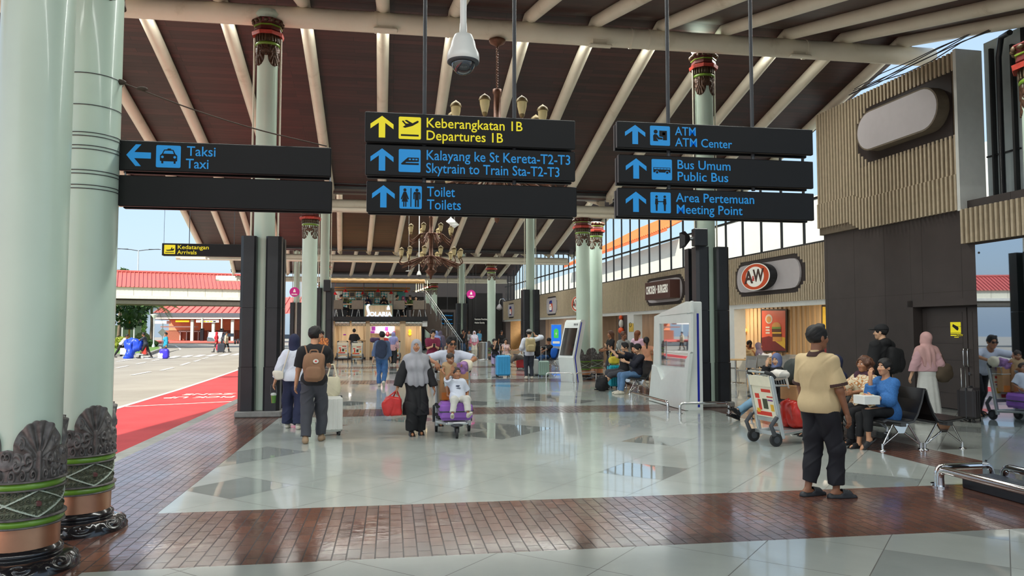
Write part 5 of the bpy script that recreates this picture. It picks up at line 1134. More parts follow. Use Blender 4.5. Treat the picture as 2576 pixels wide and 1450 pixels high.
# neighbouring building seen through the clerestory
k = MB(); k.box((26.5, 75, 4.4), (8, 150, 9.0)); solo(k, 'neighbour_building', mat('white_render', (226, 224, 212), .6, var=.05, scale=.4), 'white rendered building seen through the clerestory glazing', 'building')
k = MB(); k.add([(21.2, 56, 9.6), (21.2, 92, 9.6), (31, 92, 14.5), (31, 56, 14.5), (21.2, 56, 9.4), (21.2, 92, 9.4)], [(3, 2, 1, 0), (0, 1, 5, 4)])
for i in range(72): y = 56 + i * .5; k.cyl((21.2, y, 9.65), (31, y, 14.55), .09, n=5, caps=False)
solo(k, 'tiled_roof', mat('orange_tile', (226, 116, 62), .6, var=.12, scale=1), 'orange tiled roof above the white building beyond the glazing', 'roof')
# ================================================================ distance-field modeller for bodies, clothes and soft goods
def A3(v): return np.array([v[0], v[1], v[2]], np.float64)
class Vol:
    def __init__(s): s.p = []
    def cone(s, a, b, ra, rb=None, k=.02, sub=False, cuts=(), flat=None):
        a, b = A3(a), A3(b); rb = ra if rb is None else rb; ba = b - a; L = max(1e-9, ba @ ba); R = max(ra, rb); m = np.minimum(a, b) - R; M = np.maximum(a, b) + R
        if flat is not None: fd, ff = A3(flat[0]), flat[1]; fd = fd / np.linalg.norm(fd)
        def fn(x, y, z):
            px, py, pz = x - a[0], y - a[1], z - a[2]
            if flat is not None:
                q = px * fd[0] + py * fd[1] + pz * fd[2]; e = q * (1 / ff - 1); px = px + e * fd[0]; py = py + e * fd[1]; pz = pz + e * fd[2]
            t = np.clip((px * ba[0] + py * ba[1] + pz * ba[2]) / L, 0, 1); d = np.sqrt((px - t * ba[0]) ** 2 + (py - t * ba[1]) ** 2 + (pz - t * ba[2]) ** 2) - (ra + (rb - ra) * t)
            if flat is not None and ff < 1: d = d * (.5 + .5 * ff)
            for (c, n) in cuts: d = np.maximum(d, (x - c[0]) * n[0] + (y - c[1]) * n[1] + (z - c[2]) * n[2])
            return d
        s.p.append((fn, m, M, k, sub)); return s
    def ell(s, c, r, R=None, k=.02, sub=False, pw=2.0):
        c = A3(c); r = A3(r); Q = np.eye(3) if R is None else np.array([[R[i][j] for j in range(3)] for i in range(3)]); ext = np.abs(Q) @ r
        def fn(x, y, z):
            px, py, pz = x - c[0], y - c[1], z - c[2]; q = [px * Q[0, i] + py * Q[1, i] + pz * Q[2, i] for i in range(3)]
            if pw != 2.0: return ((np.abs(q[0] / r[0]) ** pw + np.abs(q[1] / r[1]) ** pw + np.abs(q[2] / r[2]) ** pw) ** (1 / pw) - 1) * r.min()
            k0 = np.sqrt((q[0] / r[0]) ** 2 + (q[1] / r[1]) ** 2 + (q[2] / r[2]) ** 2); k1 = np.sqrt((q[0] / r[0] ** 2) ** 2 + (q[1] / r[1] ** 2) ** 2 + (q[2] / r[2] ** 2) ** 2) + 1e-9
            return k0 * (k0 - 1) / k1
        s.p.append((fn, c - ext, c + ext, k, sub)); return s
    def fun(s, fn, lo, hi, k=.02, sub=False): s.p.append((fn, A3(lo), A3(hi), k, sub)); return s
    def mesh(s, vox, cuts=(), wr=0.0, wf=14.0, seed=0, fold=None):
        lo = np.min([p[1] for p in s.p if not p[4]], 0) - 2.5 * vox; hi = np.max([p[2] for p in s.p if not p[4]], 0) + 2.5 * vox
        n = np.ceil((hi - lo) / vox).astype(int) + 1; ax = [lo[i] + vox * np.arange(n[i]) for i in range(3)]; D = np.full(n, .5)
        for fn, m, M, k, sub in s.p:
            pad = k + 3 * vox; i0 = np.clip(np.floor((m - pad - lo) / vox).astype(int), 0, n); i1 = np.clip(np.ceil((M + pad - lo) / vox).astype(int) + 1, 0, n)
            if np.any(i1 <= i0): continue
            sl = tuple(slice(a, b) for a, b in zip(i0, i1)); d = fn(ax[0][sl[0]][:, None, None], ax[1][sl[1]][None, :, None], ax[2][sl[2]][None, None, :]); B = D[sl]
            if sub: d = -d; h = np.maximum(k - np.abs(B - d), 0) / max(k, 1e-6); D[sl] = np.maximum(B, d) + h * h * k * .25
            else: h = np.maximum(k - np.abs(B - d), 0) / max(k, 1e-6); D[sl] = np.minimum(B, d) - h * h * k * .25
        x, y, z = ax[0][:, None, None], ax[1][None, :, None], ax[2][None, None, :]
        if wr: D = D + wr * (np.sin(wf * x + 1.3 * np.sin(wf * .7 * z) + seed) * np.sin(wf * .6 * y + seed * 2) + .7 * np.sin(wf * 1.3 * z + 1.7 * np.sin(wf * .8 * x + seed)) * np.cos(wf * .5 * y))
        if wr: f1 = np.sin(wf * 1.1 * (x * .9 + y * .5 + z * .55) + 2.2 * np.sin(wf * .4 * z + seed)); D = D - wr * 1.3 * (1 - np.abs(f1)) ** 3 * np.cos(wf * .5 * (z - x) + seed)
        if fold is not None: D = D + fold(x, y, z)
        for c, nn in cuts: D = np.maximum(D, (x - c[0]) * nn[0] + (y - c[1]) * nn[1] + (z - c[2]) * nn[2])
        return nets(D, lo, vox)
def nets(D, lo, vox):
    I = D < 0; nx, ny, nz = D.shape
    cnt = sum(I[a:nx - 1 + a, b:ny - 1 + b, c:nz - 1 + c].astype(np.int8) for a in (0, 1) for b in (0, 1) for c in (0, 1)); act = (cnt > 0) & (cnt < 8); ii, jj, kk = np.nonzero(act)
    idx = np.full(act.shape, -1, np.int64); idx[act] = np.arange(len(ii)); P = np.zeros((len(ii), 3)); N = np.zeros(len(ii)); co = [(a, b, c) for a in (0, 1) for b in (0, 1) for c in (0, 1)]
    for p in co:
        for q in co:
            if sum(abs(x - y) for x, y in zip(p, q)) != 1 or p > q: continue
            d0 = D[ii + p[0], jj + p[1], kk + p[2]]; d1 = D[ii + q[0], jj + q[1], kk + q[2]]; m = (d0 < 0) != (d1 < 0); t = np.where(m, d0 / np.where(m, d0 - d1, 1), 0)
            for a in range(3): P[:, a] += np.where(m, p[a] + t * (q[a] - p[a]), 0)
            N += m
    P = (P / N[:, None] + np.stack([ii, jj, kk], 1)) * vox + lo; F = []
    for a in range(3):
        b, c = (a + 1) % 3, (a + 2) % 3; s0 = [slice(None)] * 3; s1 = [slice(None)] * 3; s0[a] = slice(0, -1); s1[a] = slice(1, None); A, B = I[tuple(s0)], I[tuple(s1)]
        for flip, m in ((0, A & ~B), (1, ~A & B)):
            e = np.stack(np.nonzero(m), 1); e = e[(e[:, b] > 0) & (e[:, c] > 0) & (e[:, b] < D.shape[b] - 1) & (e[:, c] < D.shape[c] - 1)]
            def cell(db, dc): q = e.copy(); q[:, b] -= db; q[:, c] -= dc; return idx[q[:, 0], q[:, 1], q[:, 2]]
            f = np.stack([cell(1, 1), cell(0, 1), cell(0, 0), cell(1, 0)], 1); F.append(f[:, ::-1] if flip else f)
    return P, np.concatenate(F)
def put(name, geo, mats, parent=None, matfn=None):
    V, F = geo; me = bpy.data.meshes.new(name); me.vertices.add(len(V)); me.vertices.foreach_set('co', np.asarray(V, np.float32).ravel()); n = len(F); me.loops.add(n * 4); me.loops.foreach_set('vertex_index', np.asarray(F, np.int32).ravel()); me.polygons.add(n); me.polygons.foreach_set('loop_start', np.arange(0, n * 4, 4, dtype=np.int32))
    for m in (mats if isinstance(mats, (list, tuple)) else [mats]): me.materials.append(m)
    me.polygons.foreach_set('use_smooth', np.ones(n, bool))
    if matfn is not None: C = V[F].mean(1); me.polygons.foreach_set('material_index', matfn(C).astype(np.int32))
    me.update(calc_edges=True); me.validate(); o = bpy.data.objects.new(name, me); COL.objects.link(o)
    if parent is not None: o.parent = parent; WM[o.name] = WM[parent.name]
    else: WM[o.name] = Matrix.Identity(4)
    return o
def join(gs):
    V = []; F = []; b = 0
    for v, f in gs: V.append(v); F.append(f + b); b += len(v)
    return np.concatenate(V), np.concatenate(F)
# ================================================================ people
SKIN = {'a': (198, 146, 112), 'b': (168, 116, 84), 'c': (214, 168, 134), 'd': (138, 92, 66)}
def skin(k): return mat('skin_' + {'a': 'tan', 'b': 'brown', 'c': 'light', 'd': 'deep_brown'}[k], SKIN[k], .5, var=.08, scale=14)
M_LIP = mat('lips', (168, 98, 88), .45); M_HAIR = mat('black_hair', (22, 19, 19), .6, var=.5, scale=60, bump=.5, bscale=150); M_HAIRB = mat('brown_hair', (92, 58, 40), .5, var=.4, scale=30); M_BALD = mat('cropped_hair', (58, 46, 40), .6, var=.4, scale=60)
M_EYEW = mat('eye_white', (232, 228, 222), .25, var=0); M_IRIS = mat('dark_iris', (40, 26, 20), .15, var=0)
def RX(a): return Matrix.Rotation(a, 3, 'X')
def RZ(a): return Matrix.Rotation(a, 3, 'Z')
def ik(a, t, l1, l2, pole):
    d = t - a; L = d.length
    if L > (l1 + l2) * .998: d = d * ((l1 + l2) * .998 / L); t = a + d; L = d.length
    u = d / L; x = (l1 * l1 - l2 * l2 + L * L) / (2 * L); h = math.sqrt(max(0, l1 * l1 - x * x)); p = pole - u * pole.dot(u); p = p.normalized() if p.length > 1e-5 else u.orthogonal().normalized()
    return a + u * x + p * h, t
def person(label, loc, head, H=1.68, sex='m', vox=.012, sk='a', P=None, lean=0, tw=0, feet=None, hands=None, hyaw=0, hpitch=0, girth=1.0, belly=0, hs=1.0, hair='short', hairm=None, top=None, bottom=None, shoes=None, hijab=None, face=True, fdir=(0, 0), hdir=(None, None), hn=(None, None), curl=(.5, .5), poleL=(None, None), poleK=(None, None), base=0.0, extra=None, group=None, fpitch=(0, 0)):
    """stands at loc (ground), faces -Y turned by head degrees; positions in pose arguments are body-local metres at 1.70 m height (x: body's left is +)"""
    s = H / 1.7; V3 = lambda p: Vector(p) * s; fem = sex == 'f'; sw = (.152 if fem else .172) * (.9 + .1 * girth); hw = .088
    t = thing('person', label, 'person', (loc[0], loc[1], base), math.radians(head), group)
    rad = math.radians; Rt = RZ(rad(tw)) @ RX(rad(lean)); pel = V3(P if P else (0, 0, .95)); T = lambda x, y, z: pel + Rt @ Vector((x * s, y * s, z * s)); Rh = RZ(rad(tw + hyaw)) @ RX(rad(hpitch)); neck = T(0, .012, .50)
    hc = neck + Rt @ V3((0, -.012, .07)) * 1.0 + Rh @ V3((0, -.014, .075)) * (.55 + .45 * hs) ; q = s * hs * 1.06; HP = lambda x, y, z: hc + Rh @ Vector((x * q, y * q, z * q))
    feet = feet or ((.1, .0, .08), (-.1, .0, .08)); hands = hands or ((.25, -.02, .80), (-.25, -.02, .80)); L = {}
    for i, sd in ((0, 1), (1, -1)):
        hip = pel + V3((sd * hw, 0, -.045)); an = V3(feet[i]); pk = Vector(poleK[i]) if poleK[i] else RZ(rad(fdir[i] * .5)) @ Vector((sd * .06, -1, .1)); kn, an = ik(hip, an, .425 * s, .415 * s, pk)
        sh = T(sd * sw, .01, .412); wr = V3(hands[i]); pe = Vector(poleL[i]) if poleL[i] else Rt @ Vector((sd * .45, .8, -.35)); el, wr = ik(sh, wr, .285 * s, .25 * s, pe)
        hd = Vector(hdir[i]).normalized() if hdir[i] else (wr - el).normalized(); nn = Vector(hn[i]) if hn[i] else Vector((-sd, .15, 0)); nn = nn - hd * nn.dot(hd); nn = nn.normalized() if nn.length > 1e-4 else hd.orthogonal().normalized()
        L[i] = dict(hip=hip, kn=kn, an=an, sh=sh, el=el, wr=wr, hd=hd, nn=nn, sd=sd, fd=RZ(rad(fdir[i])) @ RX(rad(fpitch[i])) @ Vector((0, -1, 0)))
    g = girth
    def torso(v, e, k=.07):
        R = Rt; v.ell(T(0, .005, .0), ((.158 * (1.06 if fem else 1) * g) * s + e, .108 * g * s + e, .115 * s + e), R, k); v.ell(T(0, -.008 - belly * .5, .15), ((.128 if fem else .142) * g * s + e, (.098 * g + belly) * s + e, .13 * s + e), R, k)
        v.ell(T(0, .0, .31), ((.142 if fem else .162) * g * s + e, .112 * g * s + e, .16 * s + e), R, k); v.cone(T(-sw * .84, .01, .402), T(sw * .84, .01, .402), .05 * s * (.8 + .2 * g) + e, None, k)
        for sd in (-1, 1): v.cone(T(sd * .03, .014, .44), T(sd * sw * .8, .01, .41), .05 * s + e * .8, .046 * s + e, k * .6)
        if fem:
            for sd in (-1, 1): v.ell(T(sd * .072, -.088, .29), (.062 * s + e, .058 * s + e, .062 * s + e), R, .04)
    def arm(v, i, e0, e1, fr, k=.03):         # fr: 0..1 to the elbow, 1..2 to the wrist
        a = L[i]; e = e0
        if fr <= 1: c = a['sh'].lerp(a['el'], fr); d = (a['el'] - a['sh']).normalized(); v.cone(a['sh'], a['el'], .048 * s * (.75 + .25 * g) + e0, .042 * s + e1, k, cuts=[(c, d)])
        else:
            v.cone(a['sh'], a['el'], .048 * s * (.75 + .25 * g) + e0, .041 * s + e1, k); c = a['el'].lerp(a['wr'], fr - 1); d = (a['wr'] - a['el']).normalized(); v.cone(a['el'], a['wr'], .041 * s + e1, .029 * s + e1, k, cuts=[(c, d)])
    def leg(v, i, e0, e1, e2, fr, k=.04):
        a = L[i]
        if fr <= 1: c = a['hip'].lerp(a['kn'], fr); d = (a['kn'] - a['hip']).normalized(); v.cone(a['hip'], a['kn'], .086 * g * s + e0, .055 * s + e1, k, cuts=[(c, d)])
        else:
            v.cone(a['hip'], a['kn'], .086 * g * s + e0, .055 * s + e1, k); c = a['kn'].lerp(a['an'], fr - 1) ; d = (a['an'] - a['kn']).normalized(); v.cone(a['kn'], a['kn'].lerp(a['an'], 1.06), .052 * s + e1, .036 * s + e2, k, cuts=[(c, d)])
    # body -----------------------------------------------------------
    b = Vol(); torso(b, -.012)
    for i in (0, 1):
        a = L[i]; arm(b, i, -.006, -.002, 2.2); b.cone(a['hip'], a['kn'], .08 * g * s, .05 * s, .05); b.cone(a['kn'], a['an'], .05 * s, .033 * s, .03); b.cone(a['kn'].lerp(a['an'], .12) + Vector((0, .012 * s, 0)), a['kn'].lerp(a['an'], .5), .05 * s, .042 * s, .04)
        f = a['fd']; up = Vector((0, 0, 1)); b.cone(a['an'] - f * .035 * s - up * .04 * s, a['an'] + f * .13 * s - up * .052 * s, .033 * s, .028 * s, .03); b.cone(a['an'] + f * .1 * s - up * .054 * s, a['an'] + f * .165 * s - up * .06 * s, .032 * s, .018 * s, .02)
    b.cone(T(0, .015, .43), hc + Rh @ V3((0, .02, -.03)), .062 * s, .05 * s, .03)
    gs = [b.mesh(vox)]
    hv = Vol(); hvox = max(vox * .5, .0055); 
    hv.ell(HP(0, .012, .03), (.074 * q, .093 * q, .09 * q), Rh, .02); hv.ell(HP(0, -.022, -.045), (.056 * q, .062 * q, .062 * q), Rh, .04); hv.ell(HP(0, -.052, -.088), (.026 * q, .024 * q, .02 * q), Rh, .04); hv.cone(HP(0, .02, -.05), HP(0, .035, -.15), .05 * s, .052 * s, .02)
    if face:
        hv.cone(HP(0, -.079, .018), HP(0, -.102, -.024), .008 * q, .013 * q, .014); 
        for sd in (-1, 1):
            hv.ell(HP(sd * .031, -.088, .012), (.017 * q, .016 * q, .011 * q), Rh, .014, sub=True); hv.ell(HP(sd * .031, -.070, .011), (.0125 * q, .0125 * q, .0115 * q), Rh, .004); hv.ell(HP(sd * .013, -.092, -.026), (.008 * q, .009 * q, .007 * q), Rh, .008); hv.ell(HP(sd * .042, -.058, -.022), (.022 * q, .022 * q, .02 * q), Rh, .03)
        hv.ell(HP(0, -.080, -.052), (.024 * q, .012 * q, .006 * q), Rh, .006); hv.ell(HP(0, -.078, -.062), (.021 * q, .012 * q, .006 * q), Rh, .006)
    for sd in (-1, 1): hv.ell(HP(sd * .077, .012, -.004), (.011 * q, .02 * q, .032 * q), Rh, .008)
    gs.append(hv.mesh(hvox)); nb = len(gs[0][0]) + len(gs[1][0])
    for i in (0, 1):
        a = L[i]; W, h, n = a['wr'], a['hd'], a['nn']; tdir = h.cross(n) * (-a['sd']); v = Vol(); cu = curl[i]
        v.cone(W - h * .03 * s, W + h * .02 * s, .026 * s, .027 * s, .02, flat=(n, .75)); v.cone(W + h * .03 * s + tdir * .012 * s, W + h * .075 * s + tdir * .016 * s, .026 * s, .024 * s, .02, flat=(n, .55)); v.cone(W + h * .03 * s - tdir * .012 * s, W + h * .07 * s - tdir * .02 * s, .026 * s, .022 * s, .02, flat=(n, .55))
        for j, (o, l) in enumerate(((.029, .068), (.0095, .078), (-.0105, .073), (-.029, .056))):
            p0_ = W + h * (.082 - abs(j - 1.3) * .004) * s + tdir * o * s; c1 = cu * (1 + .12 * j); d1 = h * math.cos(c1 * .6) + n * math.sin(c1 * .6) + tdir * o * 1.6; p1_ = p0_ + d1 * l * .5 * s; d2 = h * math.cos(c1 * 1.5) + n * math.sin(c1 * 1.5) + tdir * o; p2_ = p1_ + d2 * l * .5 * s
            v.cone(p0_ - h * .012 * s, p1_, .0088 * s, .0078 * s, .005); v.cone(p1_, p2_, .0078 * s, .0062 * s, .004)
        p0_ = W + h * .025 * s + tdir * .024 * s; p1_ = p0_ + (h * .62 + tdir * .72 + n * .25 * cu) * .036 * s; p2_ = p1_ + (h * .85 + tdir * .3 + n * .4 * cu) * .03 * s; v.cone(p0_, p1_, .0125 * s, .0098 * s, .012); v.cone(p1_, p2_, .0098 * s, .0075 * s, .004)
        gs.append(v.mesh(max(.0042 * s, vox * .42)))
    geo = join(gs); Ri = Rh.transposed()
    def mf(C):
        o = np.zeros(len(C)); X = (C - A3(hc)) @ np.array([[Ri[j][i] for j in range(3)] for i in range(3)]) / q; near = np.linalg.norm(X, axis=1) < .16
        x, y, z = X[:, 0], X[:, 1], X[:, 2]; o[near & (np.abs(x) < .021) & (y < -.078) & (np.abs(z + .057) < .0075)] = 1
        o[near & (np.abs(x) > .014) & (np.abs(x) < .046) & (y < -.055) & (np.abs(z - .034 + .1 * np.maximum(0, np.abs(x) - .03)) < .0042)] = 2
        e = near & (((np.abs(x) - .031) / .0145) ** 2 + ((z - .011) / .0068) ** 2 < 1) & (y < -.06); o[e] = 3; o[e & (((np.abs(x) - .031) / .0062) ** 2 + ((z - .0115) / .0062) ** 2 < 1)] = 4; return o
    put('body', geo, [skin(sk), M_LIP, hairm or M_HAIR, M_EYEW, M_IRIS], t, mf if face else None)
    seed = sum(map(ord, label)) % 17
    # bottom ---------------------------------------------------------
    if bottom:
        kd = bottom.get('kind', 'trousers'); m = bottom['m']; v = Vol(); wst = T(0, 0, bottom.get('rise', .13 if not top else .05))
        if kd in ('skirt', 'dress'):
            zt_ = wst.z; zb = bottom.get('hem', .1) * s; rb = bottom.get('r', .25) * s; mx, my = (L[0]['an'].x + L[1]['an'].x) / 2, (L[0]['an'].y + L[1]['an'].y) / 2; dy = bottom.get('dy', my * .8)
            def fn(x, y, z):
                u = np.clip((wst.z - z) / (wst.z - zb), 0, 1); cy = wst.y + (dy - wst.y) * u; cx_ = wst.x + (mx - wst.x) * u; th = np.arctan2(y - cy, x - cx_); r_ = (.145 * g * s) + (rb - .145 * g * s) * u ** .7; ru = np.hypot((x - cx_), (y - cy) / (.72 + .1 * u)); return np.maximum((ru - r_ - .012 * u * np.sin(th * 9 + seed)) * .72, np.maximum(z - zt_, zb - z))
            v.fun(fn, (min(wst.x, mx) - rb - .05, min(wst.y, dy) - rb - .05, zb), (max(wst.x, mx) + rb + .05, max(wst.y, dy) + rb + .05, zt_), .02); v.ell(T(0, .01, 0), (.17 * g * s, .125 * g * s, .12 * s), Rt, .04); geo = v.mesh(vox, cuts=[(wst, Rt @ Vector((0, 0, 1)))])
        else:
            e0, e1, e2 = [.75 * x_ for x_ in bottom.get('e', (.016, .018, .02))]; fr = bottom.get('len', 1.97); v.ell(T(0, .006, .0), (.158 * (1.06 if fem else 1) * g * s + .008, .11 * g * s + .008, .12 * s + .01), Rt, .05)
            for i in (0, 1): leg(v, i, e0, e1, e2, fr)
            geo = v.mesh(vox, cuts=[(wst, Rt @ Vector((0, 0, 1)))], wr=bottom.get('wr', .007), wf=15, seed=seed)
        put({'shorts': 'shorts', 'skirt': 'skirt', 'dress': 'skirt'}.get(kd, 'trousers'), geo, m, t)
    if top:
        v = Vol(); e = .004 + .6 * top.get('e', .014); torso(v, e); sl_ = top.get('sl', .55)
        for i in (0, 1):
            if sl_ > 0: arm(v, i, e + .45 * top.get('se', .008), e + .75 * top.get('se', .008), sl_)
        hem = top.get('hem', -.06); v.ell(T(0, -.004 - belly * .4, hem + .06), ((.166 * g) * s + e, (.122 * g + belly * .7) * s + e, .16 * s), Rt, .06)
        if top.get('skirt'): 
            a, hz = T(0, 0, .05), top['skirt'] * s; r0, r1 = .165 * g * s, top.get('sr', .24) * s
            v.fun(lambda x, y, z: np.maximum((np.hypot(x - a.x, (y - a.y) / .72) - (r0 + (r1 - r0) * np.clip((a.z - z) / (a.z - hz), 0, 1)) - .008 * np.sin(np.arctan2(y - a.y, x - a.x) * 8)) * .72, np.maximum(z - a.z, hz - z)), (a.x - r1, a.y - r1, hz), (a.x + r1, a.y + r1, a.z), .03); cuts = [((0, 0, hz), (0, 0, -1))]
        else: cuts = [(T(0, 0, hem), Rt @ Vector((0, 0, -1)))]
        if not top.get('collar'): v.cone(T(0, -.028, .512), T(0, .0, .60), .07 * s, .085 * s, .01, sub=True)
        else: v.cone(T(0, .018, .47), T(0, .01, .505 if top.get('trim') else .515), .066 * s, .058 * s, .015); v.cone(T(0, -.05, .55), T(0, .0, .62), .06 * s, .1 * s, .01, sub=True)
        if top.get('hood'): v.ell(T(0, .09, .47), (.12 * s, .075 * s, .08 * s), Rt, .03)
        geo = v.mesh(vox, cuts=cuts, wr=top.get('wr', .006), wf=15, seed=seed)
        ms = top['m'] if isinstance(top['m'], list) else [top['m']]
        put(top.get('name', 'shirt'), geo, ms, t, (lambda C: top['mf'](C, L, T, s)) if top.get('mf') else None)
        if top.get('trim'):
            for i in (0, 1):
                a = L[i]; d = (a['el'] - a['sh']).normalized(); c0 = a['sh'].lerp(a['el'], sl_ - .1); c1 = a['sh'].lerp(a['el'], sl_ + .012); v = Vol(); ee = e + .011; v.cone(a['sh'], a['el'], .048 * s * (.75 + .25 * g) + ee + .45 * top.get('se', .008), .042 * s + ee + .75 * top.get('se', .008), .01, cuts=[(c1, d), (c0, -d)]); put('cuff', v.mesh(.006), top['trim'], t)
            v = Vol(); v.cone(T(0, .016, .455), T(0, .008, .51), .098 * s, .074 * s, .01, cuts=[(T(0, 0, .525), Rt @ Vector((0, .25, 1))), (T(0, 0, .45), Rt @ Vector((0, .1, -1)))]); v.cone(T(0, -.06, .56), T(0, .0, .62), .07 * s, .09 * s, .01, sub=True); put('collar', v.mesh(.006), top['trim'], t)
    if hijab:
        v = Vol(); m = hijab['m']; ln = hijab.get('len', .2); v.ell(HP(0, .014, .022), (.092 * q, .112 * q, .112 * q), Rh, .03); v.ell(HP(0, -.005, -.06), (.08 * q, .09 * q, .075 * q), Rh, .05); v.cone(HP(0, .0, -.08), T(0, -.0, .46), .078 * s, .1 * s, .06)
        if ln > .05:
            e = .004 + .6 * (top or {}).get('e', .014) + .02; torso(v, e, .06); c = T(0, 0, .5)
            for i in (0, 1): arm(v, i, e * .9, e * .9, min(.62, max(.2, ln * 1.6)))
            if ln > .3: v.ell(T(0, -.03, .5 - ln), (.19 * s, .14 * s, .2 * s), Rt, .08)
            def fold(x, y, z, c=c): return .012 * np.sin(np.arctan2(y - c.y, x - c.x) * 9 + 14 * (z - c.z) * .4 + seed) * np.clip((c.z - z) * 5, 0, 1)
            fold_ = fold; zc_ = c.z - (ln + .08) * s; cut_ = []
            v.fun(lambda x, y, z, c=c, zc_=zc_: z - (zc_ - .05 * s + 1.6 * (x - c.x) ** 2 + 0 * y), (c.x - .5, c.y - .4, zc_ - .5), (c.x + .5, c.y + .4, zc_ + .1), .004, sub=True)
        else: cut_ = []; fold_ = None
        v.ell(HP(0, -.105, -.012), (.06 * q, .06 * q, .082 * q), Rh, .012, sub=True); geo = v.mesh(vox * .85, cuts=cut_, fold=fold_); put('headscarf', geo, m, t)
        if hijab.get('cap'): pass
    elif hair != 'none':
        hm = hairm or M_HAIR; v = Vol(); th_ = .012 if hair in ('short', 'cap') else .018
        if hair == 'crop': th_ = .005
        v.ell(HP(0, .016, .038), (.076 * q + th_, .094 * q + th_, .088 * q + th_), Rh, .02)
        if hair == 'short': v.cone(HP(-.03, -.045, .115), HP(.03, -.04, .115), .022 * q, None, .03)
        if hair in ('long', 'curly'): 
            for sd in (-1, 1): v.cone(HP(sd * .05, .05, .02), HP(sd * .06, .07, -.2 if hair == 'long' else -.1), .055 * q, .035 * q if hair == 'long' else .06 * q, .04)
            v.cone(HP(0, .07, 0), HP(0, .1, -.26 if hair == 'long' else -.1), .07 * q, .04 * q, .04)
        if hair == 'curly': 
            rg = random.Random(seed)
            for _ in range(46): p = Vector((rg.gauss(0, 1), rg.gauss(.25, 1), rg.gauss(.3, .9))).normalized(); v.ell(HP(p.x * .105, .03 + p.y * .1, .0 + p.z * .105), (.03 * q,) * 3, None, .012)
        if hair == 'pony': v.cone(HP(0, .1, .03), HP(0, .13, -.02), .03 * q, .04 * q, .02); v.cone(HP(0, .13, -.02), HP(0, .12, -.2), .042 * q, .02 * q, .03)
        if hair == 'bun': v.ell(HP(0, .11, -.0), (.05 * q,) * 3, None, .02)
        v.ell(HP(0, -.112, -.02), (.076 * q, .078 * q, .104 * q), Rh, .012, sub=True)
        if hair in ('short', 'crop', 'pony', 'bun', 'cap'):
            for sd in (-1, 1): v.ell(HP(sd * .085, -.015, -.06), (.03 * q, .06 * q, .06 * q), Rh, .01, sub=True)
            v.ell(HP(0, .04, -.125), (.1 * q, .1 * q, .075 * q), Rh, .01, sub=True)
        put('hair', v.mesh(max(hvox, vox * .7), wr=.0035 if vox < .012 else 0, wf=48), hm if hair != 'crop' else M_BALD, t)
    if extra and extra.get('cap'):
        v = Vol(); v.ell(HP(0, .014, .05), (.096 * q, .112 * q, .092 * q), Rh, .01); geo1 = v.mesh(vox * .8, cuts=[(HP(0, 0, .042), Rh @ Vector((0, 0, -1)))]); k = MB(); v2 = Vol(); v2.ell(HP(0, -.115, .048), (.07 * q, .075 * q, .012 * q), Rh, .005); put('cap', join([geo1, v2.mesh(vox * .8)]), extra['cap'], t)
    if extra and extra.get('glasses'):
        k = MB()
        for sd in (-1, 1):
            c = HP(sd * .032, -.096, .012); pts = [c + Rh @ Vector((x * q, -abs(x) * .0, z * q)) for x, z in ((-.025, .016), (.025, .016), (.022, -.016), (-.02, -.016))]; k.tube(pts, .0035, 6, closed=True); k.add([p + Rh @ Vector((0, .001, 0)) for p in pts], [(0, 1, 2, 3)], 1); k.tube([HP(sd * .055, -.094, .02), HP(sd * .078, -.06, .02), HP(sd * .08, .01, .01)], .0035, 5)
        k.tube([HP(-.009, -.097, .018), HP(.009, -.097, .018)], .0035, 5); k.build('glasses', [M_BLACK, mat('tinted_lens', (46, 40, 40), .1)], t)
    if extra and extra.get('mask'): v = Vol(); v.ell(HP(0, -.06, -.045), (.058 * q, .056 * q, .05 * q), Rh, .01); put('face_mask', v.mesh(vox * .7), extra['mask'], t)
    if shoes:
        for i in (0, 1):
            a = L[i]; f = a['fd']; up = RZ(rad(fdir[i])) @ RX(rad(fpitch[i])) @ Vector((0, 0, 1)); an = a['an']; v = Vol(); kd = shoes.get('kind', 'shoe')
            if kd == 'shoe': v.cone(an - f * .04 * s - up * .042 * s, an + f * .13 * s - up * .05 * s, .042 * s, .036 * s, .03); v.cone(an + f * .1 * s - up * .055 * s, an + f * .185 * s - up * .058 * s, .04 * s, .026 * s, .03); v.cone(an + up * .02 * s, an - up * .03 * s, .045 * s, .045 * s, .03); cuts = [(an - up * .079 * s, -up), (an + up * .025 * s, up)]
            else: 
                side = f.cross(up); v.cone(an - f * .05 * s - up * .073 * s, an + f * .17 * s - up * .073 * s, .046 * s, .05 * s, .01); v.cone(an + f * .06 * s - up * .035 * s, an + f * .13 * s - up * .05 * s, .046 * s, .047 * s, .01); v.cone(an + f * .1 * s - up * .052 * s, an + f * .24 * s - up * .05 * s, .036 * s, .03 * s, .01, sub=True); cuts = [(an - up * .08 * s, -up)]
                v.cone(an + f * .0 * s - up * .02 * s, an + f * .16 * s - up * .042 * s, .034 * s, .03 * s, .005, sub=True)
                if kd == 'sandal': v.cone(an - f * .04 * s - up * .015 * s, an - f * .0 * s - up * .02 * s, .045 * s, .043 * s, .01)
                v.fun(lambda x, y, z, an=an, up=up, f=f: np.maximum(-((x - an.x) * up.x + (y - an.y) * up.y + (z - an.z) * up.z + .06 * s), ((x - an.x) * f.x + (y - an.y) * f.y + (z - an.z) * f.z - .05 * s)), an - Vector((.2, .2, 0)), an + Vector((.2, .2, .1)), .004, sub=True) if kd == 'slide' else None
            put('shoe', v.mesh(max(.006, vox * .7), cuts=cuts), shoes['m'], t)
    return t, dict(L=L, T=T, HP=HP, s=s, Rt=Rt, Rh=Rh)
def wpos(t, v): return WM[t.name] @ Vector(v)
